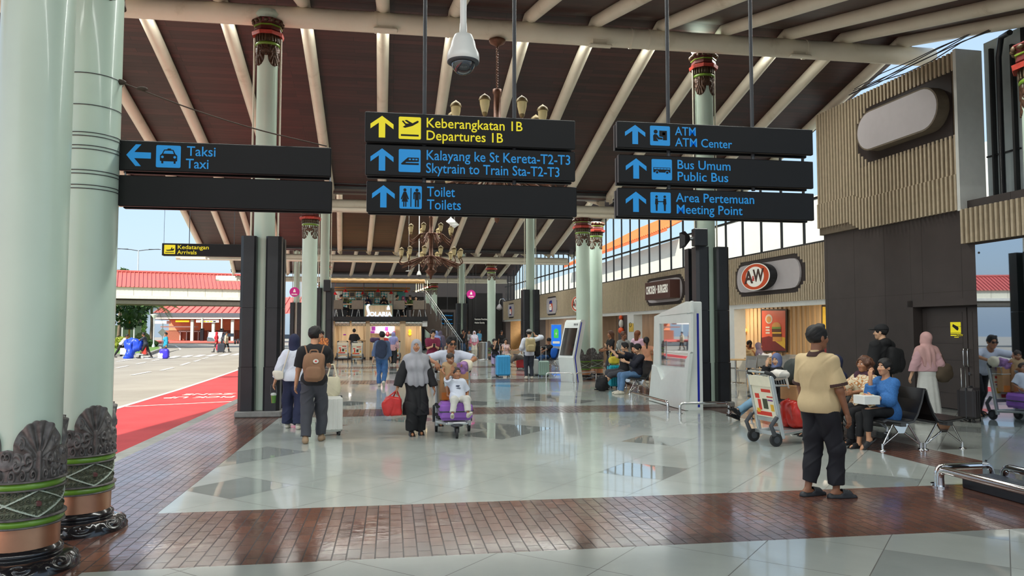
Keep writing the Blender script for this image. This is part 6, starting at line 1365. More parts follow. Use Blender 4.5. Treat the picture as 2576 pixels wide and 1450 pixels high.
# ================================================================ kiosks, rails, benches
M_KWHITE = mat('kiosk_white', (224, 230, 226), .3, var=.03, coat=.3); M_KBLUE = mat('kiosk_blue_stripe', (24, 40, 160), .35); M_SCREEN = mat('black_mirror_screen', (14, 15, 17), .03, var=0, coat=1.0)
m = bpy.data.materials.new('mirror_glass'); t_ = NT(m); t_.col((.52, .56, .60)); t_.set(Metallic=1.0, Roughness=.02); M_MIRROR = m
m = bpy.data.materials.new('dark_mirror_glass'); t_ = NT(m); t_.col((.42, .47, .53)); t_.set(Metallic=1.0, Roughness=.015); M_MIRROR2 = m
def rail(label, pts, r=.028, foot=True):
    k = MB(); k.tube(arc3(pts, .09), r, 12); t = thing('guard_rail', label, 'guard rail', (pts[0][0], pts[0][1], 0)); k.build('tube', M_CHROME, t, world=True)
    for p in (pts[0], pts[-1]): k = MB(); k.cyl((p[0], p[1], 0), (p[0], p[1], .015), r * 2, n=18); k.build('foot_flange', M_CHROME, t, world=True)
    return t
A = G(1630, 1008); B = G(1724, 1034); XK = (A.x + B.x) / 2; Y0k, Y1k = onX(1724, 1000, XK).y, onX(1632, 1000, XK).y; X1k = at(1766, Y0k).x
zk = lambda u, v: onX(u, v, XK).z
t = thing('charging_kiosk', 'white angular kiosk with a mirror screen and blue edge stripe', 'kiosk', (XK, (Y0k + Y1k) / 2, 0))
zt1 = zk(1739, 757); zt0 = zk(1648, 796); Yt = onX(1744, 900, XK).y; Yb_ = Y0k
k = MB(); Q = lambda y, z, x=XK: Vector((x, y, z))
def kprism(k, pts, x0, depth, mi=0): k.prism([(-y, z) for y, z in pts], (x0, 0, 0), (0, -1, 0), (0, 0, 1), depth, mi)
ym, yM = Y0k - .0, Y1k
kprism(k, [(ym, 0), (yM, 0), (yM - .18, zt0 * .5), (yM - .26, zt0), (ym + .05, zt1), (ym, zt1 - .02)], XK + .06, X1k - XK - .06); k.build('body', M_KWHITE, t, world=True)
sy = [onX(u, v, XK).y for u, v in ((1656, 815), (1731, 813), (1723, 925), (1657, 918))]; szz = [zk(u, v) for u, v in ((1656, 815), (1731, 813), (1723, 925), (1657, 918))]
k = MB(); kprism(k, list(zip(sy, szz)), XK + .045, .02); k.build('screen', M_MIRROR, t, world=True)
def kp(k, pxs, o0, dep, mi=0): kprism(k, [(onX(u, v, XK).y, zk(u, v)) for u, v in pxs], XK + o0, dep, mi)
k = MB(); kp(k, ((1632, 1007), (1724, 1033), (1727, 968), (1735, 890), (1724, 905), (1722, 926), (1690, 934), (1675, 946), (1664, 957), (1652, 924), (1640, 918)), 0, .07); k.build('lower_shell', M_KWHITE, t, world=True)
k = MB(); kp(k, ((1648, 797), (1736, 790), (1736, 886), (1728, 896), (1731, 813), (1656, 815), (1657, 918), (1645, 912), (1641, 880), (1647, 862)), .02, .05); k.build('upper_shell', M_KWHITE, t, world=True)
k = MB(); kp(k, ((1652, 792), (1736, 757), (1737, 786), (1654, 796)), .03, .04); kp(k, ((1730, 764), (1735, 762), (1735, 787), (1730, 788)), .01, .04); k.build('top_shell', M_KWHITE, t, world=True)
k = MB(); xs = (XK + X1k) / 2 + .1; k.box((xs, ym - .003, zt1 * .46), (.045, .01, zt1 * .86)); k.build('blue_stripe', M_KBLUE, t, world=True)
rail('steel rail along the mirror side of the white kiosk', [(XK - .42, Y1k + .0, 0), (XK - .42, Y1k, .2), (XK - .42, Y0k - .1, .2), (XK - .42, Y0k - .1, 0)]); rail('steel rail at the blue striped end of the white kiosk', [(XK - .3, Y0k - .45, 0), (XK - .3, Y0k - .45, .2), (XK + .75, Y0k - .45, .2), (XK + .75, Y0k - .45, 0)])
# tall mirror kiosk at the right edge
XM = onP(2452, 800, (6.2, 0, 0), (1, 0, 0)).x; C0 = G(2468, 1222); YM = onX(2460, 830, XM).y; zM = onX(2451, 619, XM).z
t = thing('mirror_kiosk', 'tall mirrored glass kiosk at the right edge on a black base', 'kiosk', (XM + .2, YM - 1.6, 0))
k = MB(); k.box((XM + .12, YM - 1.6, zM / 2 + .06), (.2, 3.2, zM - .12)); k.build('core', M_BLACK, t, world=True); k = MB(); k.box((XM + .006, YM - 1.6, zM / 2 + .06), (.012, 3.2, zM - .1)); k.build('glass_face', M_MIRROR2, t, world=True)
k = MB(); k.box((XM + .12, YM - 1.6, .07), (.62, 3.35, .14), ch=.01); k.build('base', M_BLACK, t, world=True)
for z in (zM - .08, .3): k = MB(); k.cyl((XM - .004, YM - .05, z), (XM, YM - .05, z), .012, n=12); k.build('glass_fixing', M_BLACK, t, world=True)
F0 = G(2366, 1226); rail('thick chrome rail running in front of the tall mirror kiosk', [(F0.x, F0.y, 0), (F0.x, F0.y, .19), (F0.x, F0.y - 3.2, .19), (F0.x, F0.y - 3.2, 0)], .04); rail('short chrome rail at the far end of the tall mirror kiosk', [(F0.x + .06, F0.y + .12, 0), (F0.x + .06, F0.y + .12, .19), (F0.x + .78, F0.y + .12, .19), (F0.x + .78, F0.y + .12, 0)], .035)
# tilted information totem
P0 = G(1430, 961); hd_ = math.radians(-52); t = thing('information_totem', 'white zigzag information totem with black screen and blue stripe', 'kiosk', (P0.x, P0.y, 0), hd_)
w_ = .62; pr = [(0, 0), (.14, .78), (-.22, 1.92), (-.3, 2.0), (-.5, 2.0), (-.52, 1.9), (-.2, .8), (-.36, 0)]
k = MB(); k.prism([(-f, z) for f, z in pr], (w_ / 2, 0, 0), (0, 1, 0), (0, 0, 1), w_); k.build('body', M_KWHITE, t)
def ft(f, z): return (-f, z)
k = MB(); a, b = Vector((0, -.125, .86)), Vector((0, .17, 1.74)); n = (b - a).normalized(); k.box((a + b) / 2 + Vector((0, -.012, -.004)), (w_ - .1, .01, (b - a).length), R=RX(-math.atan2(n.y, n.z))); k.build('screen', M_SCREEN, t)
for s_ in (-1, 1):
    k = MB(); k.tube([(s_ * (w_ / 2 + .002), .1, 0), (s_ * (w_ / 2 + .002), -.05, .78), (s_ * (w_ / 2 + .002), .3, 1.92)], .022, 6); k.build('blue_stripe', M_KBLUE, t)
k = MB()
for i in range(3): k.box((.1 + i * .06, .195, 1.84), (.022, .02, .08))
k.build('speaker_slots', M_BLACK, t)
k = MB(); k.text('INFORMATION', (-.26, .188, 1.80), (1, 0, 0), (0, .3, .95), .09, ext=.004, width=.28); k.build('lettering', M_LGREY, t)
c = Vector((P0.x, P0.y)); rail('low steel rail in front of the zigzag totem', [(P0.x - .75, P0.y - .1, 0), (P0.x - .75, P0.y - .1, .3), (P0.x + .05, P0.y - .42, .3), (P0.x + .05, P0.y - .42, 0)], .02); rail('low steel rail right of the zigzag totem', [(P0.x + .15, P0.y - .4, 0), (P0.x + .15, P0.y - .4, .3), (P0.x + .95, P0.y + .1, .3), (P0.x + .95, P0.y + .1, 0)], .02)
# benches
M_SEAT = mat('black_seat_pad', (24, 24, 27), .32, var=.1); M_SEATB = mat('seat_shell_grey', (92, 92, 92), .4, .5)
def seat_geo(k, y0, y1, sgn):
    pr = [(-.66, .43), (-.6, .45), (-.45, .425), (-.28, .41), (-.19, .43), (-.13, .52), (-.06, .7), (-.02, .86)]; n = len(pr)
    for (a, b, th, mi, e) in ((y0 + .02, y1 - .02, .035, 0, .0), (y0, y1, .014, 1, -.03)):
        V = []
        for x, z in pr: V += [(sgn * (x), a, z + e * .4), (sgn * x, b, z + e * .4)]
        for x, z in pr: V += [(sgn * (x + th * .6), a, z + e * .4 - th), (sgn * (x + th * .6), b, z + e * .4 - th)]
        F = []
        for i in range(n - 1): q = 2 * i; F += [(q, q + 1, q + 3, q + 2), (2 * n + q + 1, 2 * n + q, 2 * n + q + 2, 2 * n + q + 3), (q, q + 2, 2 * n + q + 2, 2 * n + q), (q + 3, q + 1, 2 * n + q + 1, 2 * n + q + 3)]
        F += [(1, 0, 2 * n, 2 * n + 1), (2 * n - 2, 2 * n - 1, 4 * n - 1, 4 * n - 2)]; k.add(V, F, mi, False)
def bench(label, loc, n, rz=0, double=True, pitch=.58):
    t = thing('airport_bench', label, 'bench', loc, rz)
    for sg in ((1, -1) if double else (1,)):
        for i in range(n): k = MB(); seat_geo(k, i * pitch + .01, (i + 1) * pitch - .01, sg); k.build('seat', [M_SEAT, M_SEATB], t)
        k = MB(); k.box((-.36 * sg, n * pitch / 2, .365), (.08, n * pitch, .05)); k.build('beam', M_SEATB, t)
        for y in sorted({.1, n * pitch - .1, (n // 2) * pitch}):
            k = MB(); hub = [(-.46, .37), (-.22, .37), (-.29, .24), (-.37, .24)]; k.prism([(x * sg, z) for x, z in hub], (0, y - .012, 0), (1, 0, 0), (0, 0, 1), .024)
            for a, b in (((-.46, .36), (-.62, .07)), ((-.37, .25), (-.62, .07)), ((-.22, .36), (-.03, .07)), ((-.29, .25), (-.03, .07))): k.tube([(a[0] * sg, y, a[1]), (b[0] * sg, y, b[1])], .013, 6)
            for x in (-.62, -.03): k.cyl((x * sg, y, .0), (x * sg, y, .1), .02, n=10); k.lathe([(.05, 0), (.05, .012), (.02, .025)], 14, (x * sg, y, 0))
            k.build('leg_frame', M_CHROME, t)
            
    return t
g = G(2337, 1136); BN = (g.x, g.y + .02, 0); bench('black back-to-back airport bench near the tall mirror kiosk', BN, 7)
g = G(1612, 993); BM = (g.x + .35, g.y, 0); bench('black airport bench where two men sit behind the white kiosk', BM, 4, double=False)
g = G(1345, 918); BF = (g.x, g.y - 1.0, 0); bench('distant airport bench among suitcases left of the zigzag totem', BF, 6, rz=0, double=True)
g = G(1395, 925); 
# ================================================================ luggage
def suitcase(name, label, loc, rz, w, d, h, m, handle=0, ribs=5, legs=.06, lie=None, trimc=None):
    t = thing(name, label, 'suitcase', loc, rz); k = MB(); k.box((0, 0, legs + h / 2), (w, d, h), ch=min(w, d) * .16)
    n = ribs
    for i in range(n): x = -w / 2 + w * (i + .5) / n; k.box((x, 0, legs + h / 2), (w / n * .55, d + .012, h * .86), ch=.006)
    k.build('shell', m, t)
    k = MB(); k.box((0, 0, legs + h / 2), (w + .008, .02, h + .008), ch=.004); k.build('zip_seam', M_DGREY, t)
    for sx in (-1, 1):
        for sy in (-1, 1): k = MB(); k.cyl((sx * (w / 2 - .05) - .012, sy * (d / 2 - .05), .028), (sx * (w / 2 - .05) + .012, sy * (d / 2 - .05), .028), .028, n=12); k.box((sx * (w / 2 - .05), sy * (d / 2 - .05), .05), (.035, .03, .03)); k.build('wheel', M_RUBBER, t)
    k = MB(); k.tube([(-.07, 0, legs + h), (-.06, 0, legs + h + .025), (.06, 0, legs + h + .025), (.07, 0, legs + h)], .01, 6); k.build('grip', trimc or M_DGREY, t)
    if handle: k = MB(); k.tube([(-.09, d * .38, legs + h), (-.09, d * .38, legs + h + handle), (.09, d * .38, legs + h + handle), (.09, d * .38, legs + h)], .011, 6); k.build('pull_handle', M_STEEL, t)
    return t
def lm(n, c): return mat('luggage_' + n, c, .38, var=.06, scale=3)
g = G(829, 1098); WS = (g.x, g.y + .12, 0); suitcase('suitcase', 'white hard suitcase beside the man with a brown backpack', WS, .25, .36, .25, .56, lm('white', (226, 226, 218)), .42)
g = G(1266, 950); suitcase('suitcase', 'big sky blue suitcase with raised handle standing in the hall', (g.x, g.y + .1, 0), .1, .5, .3, .72, lm('sky_blue', (66, 160, 214)), .4)
g = G(1246, 920); suitcase('suitcase', 'lilac suitcase behind the big sky blue one', (g.x, g.y, 0), .3, .34, .26, .6, lm('lilac', (196, 180, 222)), .5)
g = G(1309, 929); suitcase('suitcase', 'red suitcase left of the man in a cap', (g.x, g.y, 0), -.2, .34, .26, .54, lm('red', (186, 40, 46)))
g = G(1368, 949); suitcase('suitcase', 'sage green suitcase with black handle right of the man in a cap', (g.x, g.y, 0), -.1, .38, .26, .52, lm('sage', (142, 168, 156)), .5)
g = G(1350, 948); suitcase('suitcase', 'pale grey suitcase half hidden behind the man in a cap', (g.x - .05, g.y + .35, 0), .2, .34, .25, .56, lm('grey', (178, 180, 180)), .3)
g = G(1547, 978); TS = (g.x, g.y + .1, 0); suitcase('suitcase', 'turquoise suitcase with lime wheels under a yellow bag', TS, .15, .34, .26, .6, lm('turquoise', (22, 156, 176)), .42, trimc=mat('lime_trim', (186, 214, 60), .4))
g = G(2432, 1062); suitcase('suitcase', 'dark suitcase on wheels by the double door', (g.x + .1, g.y, 0), .5, .44, .3, .56, lm('charcoal', (52, 48, 50)), .35)
def softbox(name, label, cat, c, size, m, pw=3.2, rz=0, wr=.006, vox=None, parent=None, wf=18):
    v = Vol(); v.ell((0, 0, size[2] / 2), (size[0] / 2, size[1] / 2, size[2] / 2), None, .01, pw=pw); geo = v.mesh(vox or max(.008, min(size) / 18), wr=wr, wf=wf, seed=len(label))
    if parent is not None: return put(name, geo, m, parent)
    o = put(name, geo, m); o.location = c; o.rotation_euler = (0, 0, rz); WM[o.name] = Matrix.Translation(Vector(c)) @ Matrix.Rotation(rz, 4, 'Z'); return tag(o, label, cat)
def bag(name, label, cat, loc, size, m, rz=0, pw=3.2, strap=None, pocket=None, pm=None, wr=.006, R=None, badge=None):
    t = thing(name, label, cat, loc, rz)
    if R is not None: t.rotation_euler = (R @ Matrix.Rotation(rz, 3, 'Z')).to_euler() if False else R.to_euler(); WM[t.name] = Matrix.Translation(Vector(loc)) @ R.to_4x4()
    v = Vol(); v.ell((0, 0, size[2] / 2), (size[0] / 2, size[1] / 2, size[2] / 2), None, .01, pw=pw); put('bag_body', v.mesh(max(.008, min(size) / 16), wr=wr, wf=20, seed=len(label)), m, t)
    if pocket: v = Vol(); v.ell((0, pocket[0], size[2] * .3), (size[0] * .38, size[1] * .28, size[2] * .24), None, .01, pw=3.4); put('pocket', v.mesh(max(.008, min(size) / 16)), pm or m, t)
    if strap:
        for pts in strap: k = MB(); k.tube(arc3(pts, .08), .012, 6); k.build('strap', pm or m, t)
    if badge: k = MB(); k.prism(disc(0, 0, badge[1], badge[1] * .8, 20), badge[0], (1, 0, 0), (0, 0, 1), .006); k.prism(disc(0, 0, badge[1] * .4, badge[1] * .3, 14), Vector(badge[0]) + Vector((0, -.003, 0)), (1, 0, 0), (0, 0, 1), .006, 1); k.build('badge', [M_KW, M_ORRED], t)
    return t
bag('yellow_bag', 'yellow insulated lunch bag resting on the turquoise suitcase', 'bag', (TS[0], TS[1] - .02, .69), (.3, .2, .22), mat('yellow_fabric', (222, 204, 66), .6), pw=4, strap=[[(-.09, 0, .2), (-.09, 0, .33), (.09, 0, .33), (.09, 0, .2)]])
bag('tote_bag', 'cream cloth tote hung on the white suitcase handle', 'bag', (WS[0] + .02, WS[1] + .02, .60), (.27, .13, .34), mat('cream_canvas', (218, 210, 180), .8, var=.1, bump=.2), pw=2.8, strap=[[(-.08, 0, .3), (-.03, .05, .52), (.02, .05, .52), (.08, 0, .3)]], wr=.005)
# ================================================================ trolleys
M_TROL = mat('trolley_aluminium', (196, 200, 198), .35, .75, var=.05); M_ADB = mat('advert_cream', (232, 224, 200), .5, var=.05); M_ADR = mat('advert_red', (214, 60, 44), .5); M_ADY = mat('advert_yellow', (226, 176, 50), .5); M_ADG = mat('advert_dark', (66, 70, 50), .5)
def trolley(label, loc, rz, basket_front=True):
    t = thing('luggage_trolley', label, 'luggage trolley', loc, rz); tl = lambda z: .3 + (z - .2) * .2
    for s_ in (-1, 1):
        k = MB(); k.box((s_ * .27, (tl(.12) + tl(1.0)) / 2, .56), (.045, .06, .93), ch=.008, R=RX(-math.atan(.2))); k.build('upright', M_TROL, t)
        k = MB(); k.cyl((s_ * .27 - .02, .4, .095), (s_ * .27 + .02, .4, .095), .095, n=22); k.cyl((s_ * .27 - .024, .4, .095), (s_ * .27 + .024, .4, .095), .05, n=16, mi=1); k.build('wheel', [M_RUBBER, M_DGREY], t)
        k = MB(); k.tube([(s_ * .3, .44, .16), (s_ * .3, .5, .3), (s_ * .3, .4, .42)], .032, 8); k.build('bumper_arm', M_DGREY, t)
        k = MB(); k.tube([(s_ * .27, .28, .17), (s_ * .12, -.42, .22)], .026, 8); k.build('side_rail', M_TROL, t)
        k = MB(); a = tl(1.02); k.tube([(s_ * .275, a - .06, .98), (s_ * .27, a, 1.04), (s_ * .2, a + .05, 1.06)], .03, 8); k.build('grip', M_RUBBER, t)
    k = MB(); a = tl(1.02); k.tube([(-.2, a + .05, 1.06), (.2, a + .05, 1.06)], .016, 8); k.build('handle_bar', M_TROL, t)
    k = MB(); k.box((0, -.1, .21), (.34, .62, .02), R=RX(math.atan(-.04))); k.tube([(-.14, -.42, .225), (.14, -.42, .225)], .028, 8); k.box((0, .36, .17), (.54, .05, .05)); k.build('platform', M_TROL, t)
    k = MB(); k.cyl((-.018, -.44, .085), (.018, -.44, .085), .085, n=20); k.build('wheel', M_RUBBER, t)
    k = MB(); k.tube([(-.03, -.44, .085), (-.03, -.41, .2)], .009, 6); k.tube([(.03, -.44, .085), (.03, -.41, .2)], .009, 6); k.lathe([(.09, .185), (.1, .2), (.06, .225)], 18, (0, -.41, 0)); k.build('caster_fork', M_DGREY, t)
    R = RX(-math.atan(.2)); k = MB(); k.box((0, tl(.62), .62), (.5, .016, .46), R=R); k.box((0, tl(.36), .36), (.52, .03, .06), R=R, mi=1); k.build('advert_board', [M_ADB, M_TROL], t)
    for sg in (-1, 1):
        k = MB(); o = Vector((0, tl(.62), .62)) + R @ Vector((0, sg * .0095, 0))
        def ad(x, z, w, h, mi): k.box(o + R @ Vector((x * -sg, sg * .0006 * mi, z)), (w, .003, h), R=R, mi=mi)
        ad(.08, .17, .22, .045, 0); ad(-.15, .08, .1, .07, 0); ad(-.12, -.05, .07, .16, 0); ad(.02, -.03, .11, .15, 2); ad(.15, .08, .14, .02, 0); ad(.15, .03, .12, .02, 3); ad(-.05, -.18, .36, .06, 0); ad(.17, -.08, .07, .1, 1); ad(-.17, -.14, .08, .06, 1); k.build('advert_print', [M_ADR, M_ADY, M_ADG, mat('advert_purple', (120, 60, 130), .5)], t)
    k = MB(); zb = .9
    for z, e in ((.86, .0), (.99, .03)): k.tube([(-.25, tl(z), z), (-.25 + e * 0, tl(z) - .26, z), (.25, tl(z) - .26, z), (.25, tl(z), z)], .008, 5)
    for i in range(9): x = -.25 + .5 * i / 8; k.tube([(x, tl(.86), .86), (x, tl(.86) - .26, .86), (x, tl(.99) - .26, .99)], .005, 5)
    k.build('basket', M_TROL, t); k = MB(); k.box((0, tl(.92) + .02, .925), (.52, .02, .15), R=R); k.build('basket_panel', M_ADB, t)
    return t
g = G(1153, 1104); TR = (g.x - .02, g.y + .47, 0); trolley('luggage trolley facing the camera with two children riding on it', TR, 0)
ga, gb = G(1945, 1124), G(1903, 1111); TH = math.radians(98); tc = (ga + gb) / 2; TR2 = (tc.x + .4 * math.sin(TH), tc.y - .4 * math.cos(TH), 0); trolley('luggage trolley with a red plastic bag behind the man in a beige polo', TR2, TH)
for i, (u, v, a, lab) in enumerate(((862, 908, 175, 'parked luggage trolley left of its row by the cafe counter'), (895, 911, 183, 'parked luggage trolley in front of the man in black at the cafe'), (950, 911, 178, 'parked luggage trolley with purple and red bags by the cafe'), (988, 908, 186, 'luggage trolley behind the woman in a lilac headscarf'))):
    g = G(u, v); trolley(lab, (g.x, g.y, 0), math.radians(a + 8))
g = G(950, 911); bag('travel_bag', 'purple travel bag on the parked trolley', 'bag', (g.x - .15, g.y - .15, 1.02), (.5, .3, .26), lm('plum', (70, 48, 84))); bag('travel_bag', 'red travel bag on the parked trolley', 'bag', (g.x + .35, g.y - .2, 1.02), (.5, .3, .24), lm('crimson', (186, 36, 40)))
g = G(895, 911); k = MB(); k.box((g.x, g.y - .1, .36), (.42, .4, .28), ch=.01); solo(k, 'cardboard_box', mat('cardboard', (176, 132, 90), .8, var=.1), 'cardboard box low on a parked trolley by the cafe', 'box')
g = G(708, 940); g = G(707, 905); k = MB(); g = G(853, 915); 
t = thing('queue_post', 'steel queue post left of the parked trolleys', 'post', G(834, 911)); MB().lathe([(.17, 0), (.17, .02), (.04, .05), (.035, .06), (.035, 1.0), (.05, 1.02), (.05, 1.06), (.001, 1.07)], 18).build('post', M_STEEL, t); MB().tube([(0, 0, 1.0), (-.4, .2, .95)], .02, 6).build('belt', M_STEEL, t)
# load of the near trolley
M_CARD = mat('cardboard', (176, 132, 90), .8, var=.1)
PS = suitcase('suitcase', 'purple suitcase lying flat on the trolley under the boy', (0, 0, 0), 0, .46, .26, .52, lm('purple', (150, 96, 190)), ribs=4); PS.rotation_euler = (math.radians(90), 0, math.radians(90)); PS.location = (TR[0] + .34, TR[1] - .08, .235 + .14)
Rr = PS.rotation_euler.to_matrix(); PS.location = Vector((TR[0], TR[1] - .1, .25 + .145)) - Rr @ Vector((0, 0, .32))
for (x, y, z, sx, sy, sz, lab) in ((-.08, .28, .56, .3, .16, .5, 'tall cardboard box standing behind the boy on the trolley'), (.16, .3, .55, .16, .14, .46, 'narrow cardboard box beside the taller one on the trolley')):
    t = thing('cardboard_box', lab, 'box', (TR[0] + x, TR[1] + y - .06, z - .02)); k = MB(); k.box((0, 0, sz / 2), (sx, sy, sz), ch=.006); k.build('carton', M_CARD, t); k = MB(); k.box((0, -sy / 2 - .001, .06), (sx * .8, .003, .12)); k.build('tape', mat('orange_tape', (206, 120, 40), .4), t)
    if x < 0: k = MB(); k.text('Anc', (-.1, -sy / 2 - .002, .26), (1, 0, 0), (0, 0, 1), .13, ext=.002); k.build('handwriting', mat('pencil_grey', (110, 84, 60), .7), t)
bag('blanket_bundle', 'bundle of purple and cream cloth in the trolley basket', 'cloth', (TR[0] + .13, TR[1] + .28, .9), (.26, .26, .24), mat('floral_cloth', (150, 110, 160), .8, var=.6, scale=14), pw=2.4, wr=.014); bag('cloth', 'cream towel draped over the right trolley grip', 'cloth', (TR[0] + .24, TR[1] + .36, .98), (.2, .26, .2), mat('cream_towel', (222, 212, 188), .9), pw=2.4, wr=.014)
# load of the second trolley
fw = Vector((math.sin(TH), -math.cos(TH), 0)); o2 = Vector(TR2)
bag('plastic_bag', 'big red plastic bag standing on the second trolley platform', 'bag', o2 + fw * .14 + Vector((0, -.03, .22)), (.4, .34, .42), mat('red_plastic_film', (190, 44, 34), .28, var=.15, scale=10), rz=TH, pw=4.5, wr=.022, strap=[[(-.1, 0, .36), (-.06, 0, .5), (.06, 0, .5), (.1, 0, .36)]])
k = MB(); c = o2 + fw * .16; k.box((c.x, c.y + .12, .74), (.3, .3, .26), rz=TH, ch=.008); k = MB(); 
t = thing('cardboard_box', 'brown cardboard box on top of the red bag load', 'box', o2 + fw * .16 + Vector((0, .0, .62)), TH); MB().box((0, 0, .12), (.4, .26, .22), ch=.008).build('carton', M_CARD, t)
bag('backpack', 'dark green backpack leaning on the trolley load', 'backpack', o2 + fw * .2 + Vector((0, .04, .84)), (.36, .3, .4), mat('dark_green_nylon', (46, 52, 48), .6), rz=TH, pw=2.6, pocket=(-.1,), wr=.01)
bag('handbag', 'white handbag with curled straps in the trolley basket', 'bag', o2 - fw * .18 + Vector((0, -.06, .94)), (.36, .24, .14), mat('white_leather', (222, 216, 206), .5), rz=TH, pw=2.8, strap=[[(.1, -.1, .1), (.12, -.22, .1), (.1, -.26, -.12), (.02, -.2, -.14), (.02, -.12, .06)]], wr=.01)
# ================================================================ restaurant furniture and shop things
M_CHG = mat('grey_plastic_chair', (150, 148, 144), .45); M_TBL = mat('wood_table_top', (206, 176, 132), .4)
def resto_chair(label, loc, rz):
    t = thing('restaurant_chair', label, 'chair', loc, rz); MB().box((0, 0, .45), (.42, .42, .03), ch=.012).build('seat', M_CHG, t)
    k = MB(); k.grid(lambda i, j: Vector(((i - .5) * .4, .2 + .06 * j - .05 * math.sin(pi * i), .52 + .36 * j)), 8, 5); k.grid(lambda i, j: Vector(((i - .5) * .4, .222 + .06 * j - .05 * math.sin(pi * i), .88 - .36 * j)), 8, 5); k.build('backrest', M_CHG, t)
    for sx in (-1, 1):
        MB().tube([(sx * .19, -.19, .44), (sx * .21, -.22, 0)], .012, 6).build('leg', M_STEEL, t); MB().tube([(sx * .2, .24, .84), (sx * .19, .19, .45), (sx * .21, .24, 0)], .012, 6).build('leg', M_STEEL, t)
    return t
def resto_table(label, loc, w=.7, d=.7, rz=0):
    t = thing('restaurant_table', label, 'table', loc, rz); MB().box((0, 0, .735), (w, d, .035), ch=.008).build('tabletop', M_TBL, t); MB().cyl((0, 0, .02), (0, 0, .72), .03).build('pedestal', M_STEEL, t); MB().lathe([(.26, 0), (.26, .012), (.04, .03)], 18).build('base', M_STEEL, t); return t
for u, v, rz, lab in ((1838, 962, .9, 'grey restaurant chair nearest the clad column'), (1878, 970, -1.2, 'grey restaurant chair in front of the man with a phone'), (1910, 966, -1.0, 'grey restaurant chair left of the woman with a blue scarf'), (1962, 968, -1.1, 'grey restaurant chair right of the woman with a blue scarf'), (1985, 962, -.9, 'grey restaurant chair just left of the beige polo man')):
    g = G(u, v); resto_chair(lab, (g.x, g.y, 0), rz)
for u, v, lab in ((1866, 966, 'small wooden restaurant table by the white pillar'), (1975, 955, 'wooden restaurant table behind the beige polo man')): g = G(u, v); resto_table(lab, (g.x, g.y + .4, 0))
g = G(1905, 950); resto_table('wooden restaurant table in front of the mauve scarf woman', (wallX(23) + .6, 23.4, 0))
# burger posters on the restaurant's back wall and a wall lamp
def bwp(u, v, dep=2.35): return onP(u, v, Vector((wallX(15), 15, 0)) - NW * dep, NW)
M_PORA = mat('poster_orange', (216, 92, 66), .45, var=.05); M_PYEL = mat('poster_yellow', (222, 186, 70), .45); M_PMAR = mat('poster_maroon', (112, 36, 44), .45); M_BUN = mat('burger_bun', (206, 150, 80), .5); M_PAT = mat('burger_patty', (84, 46, 30), .6)
a, b = bwp(1921, 782), bwp(1982, 884)
def bw_prism(k, pts, out, dep, mi): 
    o = Vector((wallX(15), 15, 0)) - NW * (2.35 - out); P = [((p - Vector((wallX(15), 15, 0))).dot(-E), p.z) for p in pts]; k.prism(P, o, -E, (0, 0, 1), dep, mi)
t = thing('burger_poster', 'framed orange burger poster on the restaurant wall', 'poster', bwp(1950, 886))
def quad(u0, v0, u1, v1): return [bwp(u0, v1), bwp(u1, v1), bwp(u1, v0), bwp(u0, v0)]
def bdisc(u, v, ru, rv): return [bwp(u + ru * math.cos(2 * pi * i / 24), v + rv * math.sin(2 * pi * i / 24)) for i in range(24)]
k = MB(); bw_prism(k, quad(1917, 778, 1982, 887), .05, .05, 0); k.build('frame', M_DBROWN, t, world=True)
k = MB(); bw_prism(k, quad(1920, 782, 1979, 883), .056, .006, 0); bw_prism(k, [bwp(1920, 883), bwp(1979, 883), bwp(1979, 858), bwp(1938, 846), bwp(1920, 850)], .058, .003, 1); bw_prism(k, [bwp(1950, 856), bwp(1979, 878), bwp(1979, 850), bwp(1962, 846)], .06, .003, 2); k.build('print', [M_PORA, M_PMAR, M_PYEL], t, world=True)
k = MB(); bw_prism(k, bdisc(1957, 821, 11, 10), .064, .003, 0); bw_prism(k, quad(1946, 823, 1969, 828), .066, .003, 2); bw_prism(k, quad(1946, 828, 1969, 836), .067, .003, 1); bw_prism(k, quad(1947, 836, 1970, 840), .068, .003, 3); bw_prism(k, quad(1947, 840, 1970, 848), .069, .003, 1); bw_prism(k, quad(1948, 848, 1971, 859), .066, .003, 0); bw_prism(k, bdisc(1938, 803, 9, 12), .062, .003, 4); bw_prism(k, bdisc(1938, 804, 6, 8), .065, .003, 0)
for v in (822, 829, 836): bw_prism(k, quad(1930, v, 1940, v + 4), .062, .003, 4)
k.build('burger_picture', [M_BUN, M_PAT, mat('lettuce', (110, 150, 60), .6), M_PYEL, M_KW], t, world=True)
t = thing('yellow_poster', 'framed yellow menu poster at the dark wall edge', 'poster', bwp(2088, 900)); k = MB(); bw_prism(k, quad(2070, 768, 2120, 892), .05, .05, 0); k.build('frame', M_DBROWN, t, world=True); k = MB(); bw_prism(k, quad(2073, 772, 2117, 888), .056, .006, 0); bw_prism(k, quad(2073, 858, 2117, 888), .058, .003, 1); bw_prism(k, [bwp(2073, 850), bwp(2117, 828), bwp(2117, 845), bwp(2073, 858)], .06, .003, 2); k.build('print', [M_PYEL, M_PMAR, M_KW], t, world=True)
t = thing('wall_lamp', 'glowing round wall lamp above the man with a phone', 'lamp', bwp(1875, 832)); k = MB(); c = bwp(1875, 831) + NW * .08; k.sph(c, .11, 16, 10); k.build('globe', mat('amber_globe', (255, 190, 90), .3, var=0, emit=1.5), t, world=True); k = MB(); k.prism(disc(0, 0, .2, .26), bwp(1871, 831) + NW * .05, -E, (0, 0, 1), .02); k.tube([bwp(1873, 806) + NW * .04, bwp(1873, 858) + NW * .04], .012, 6); k.build('brass_plate', M_GOLD, t, world=True)
k = MB()
for i in range(37): y = 18.9 + i * .28; wbox(k, y, y + .05, 0, 2.7, -2.36, -2.4)
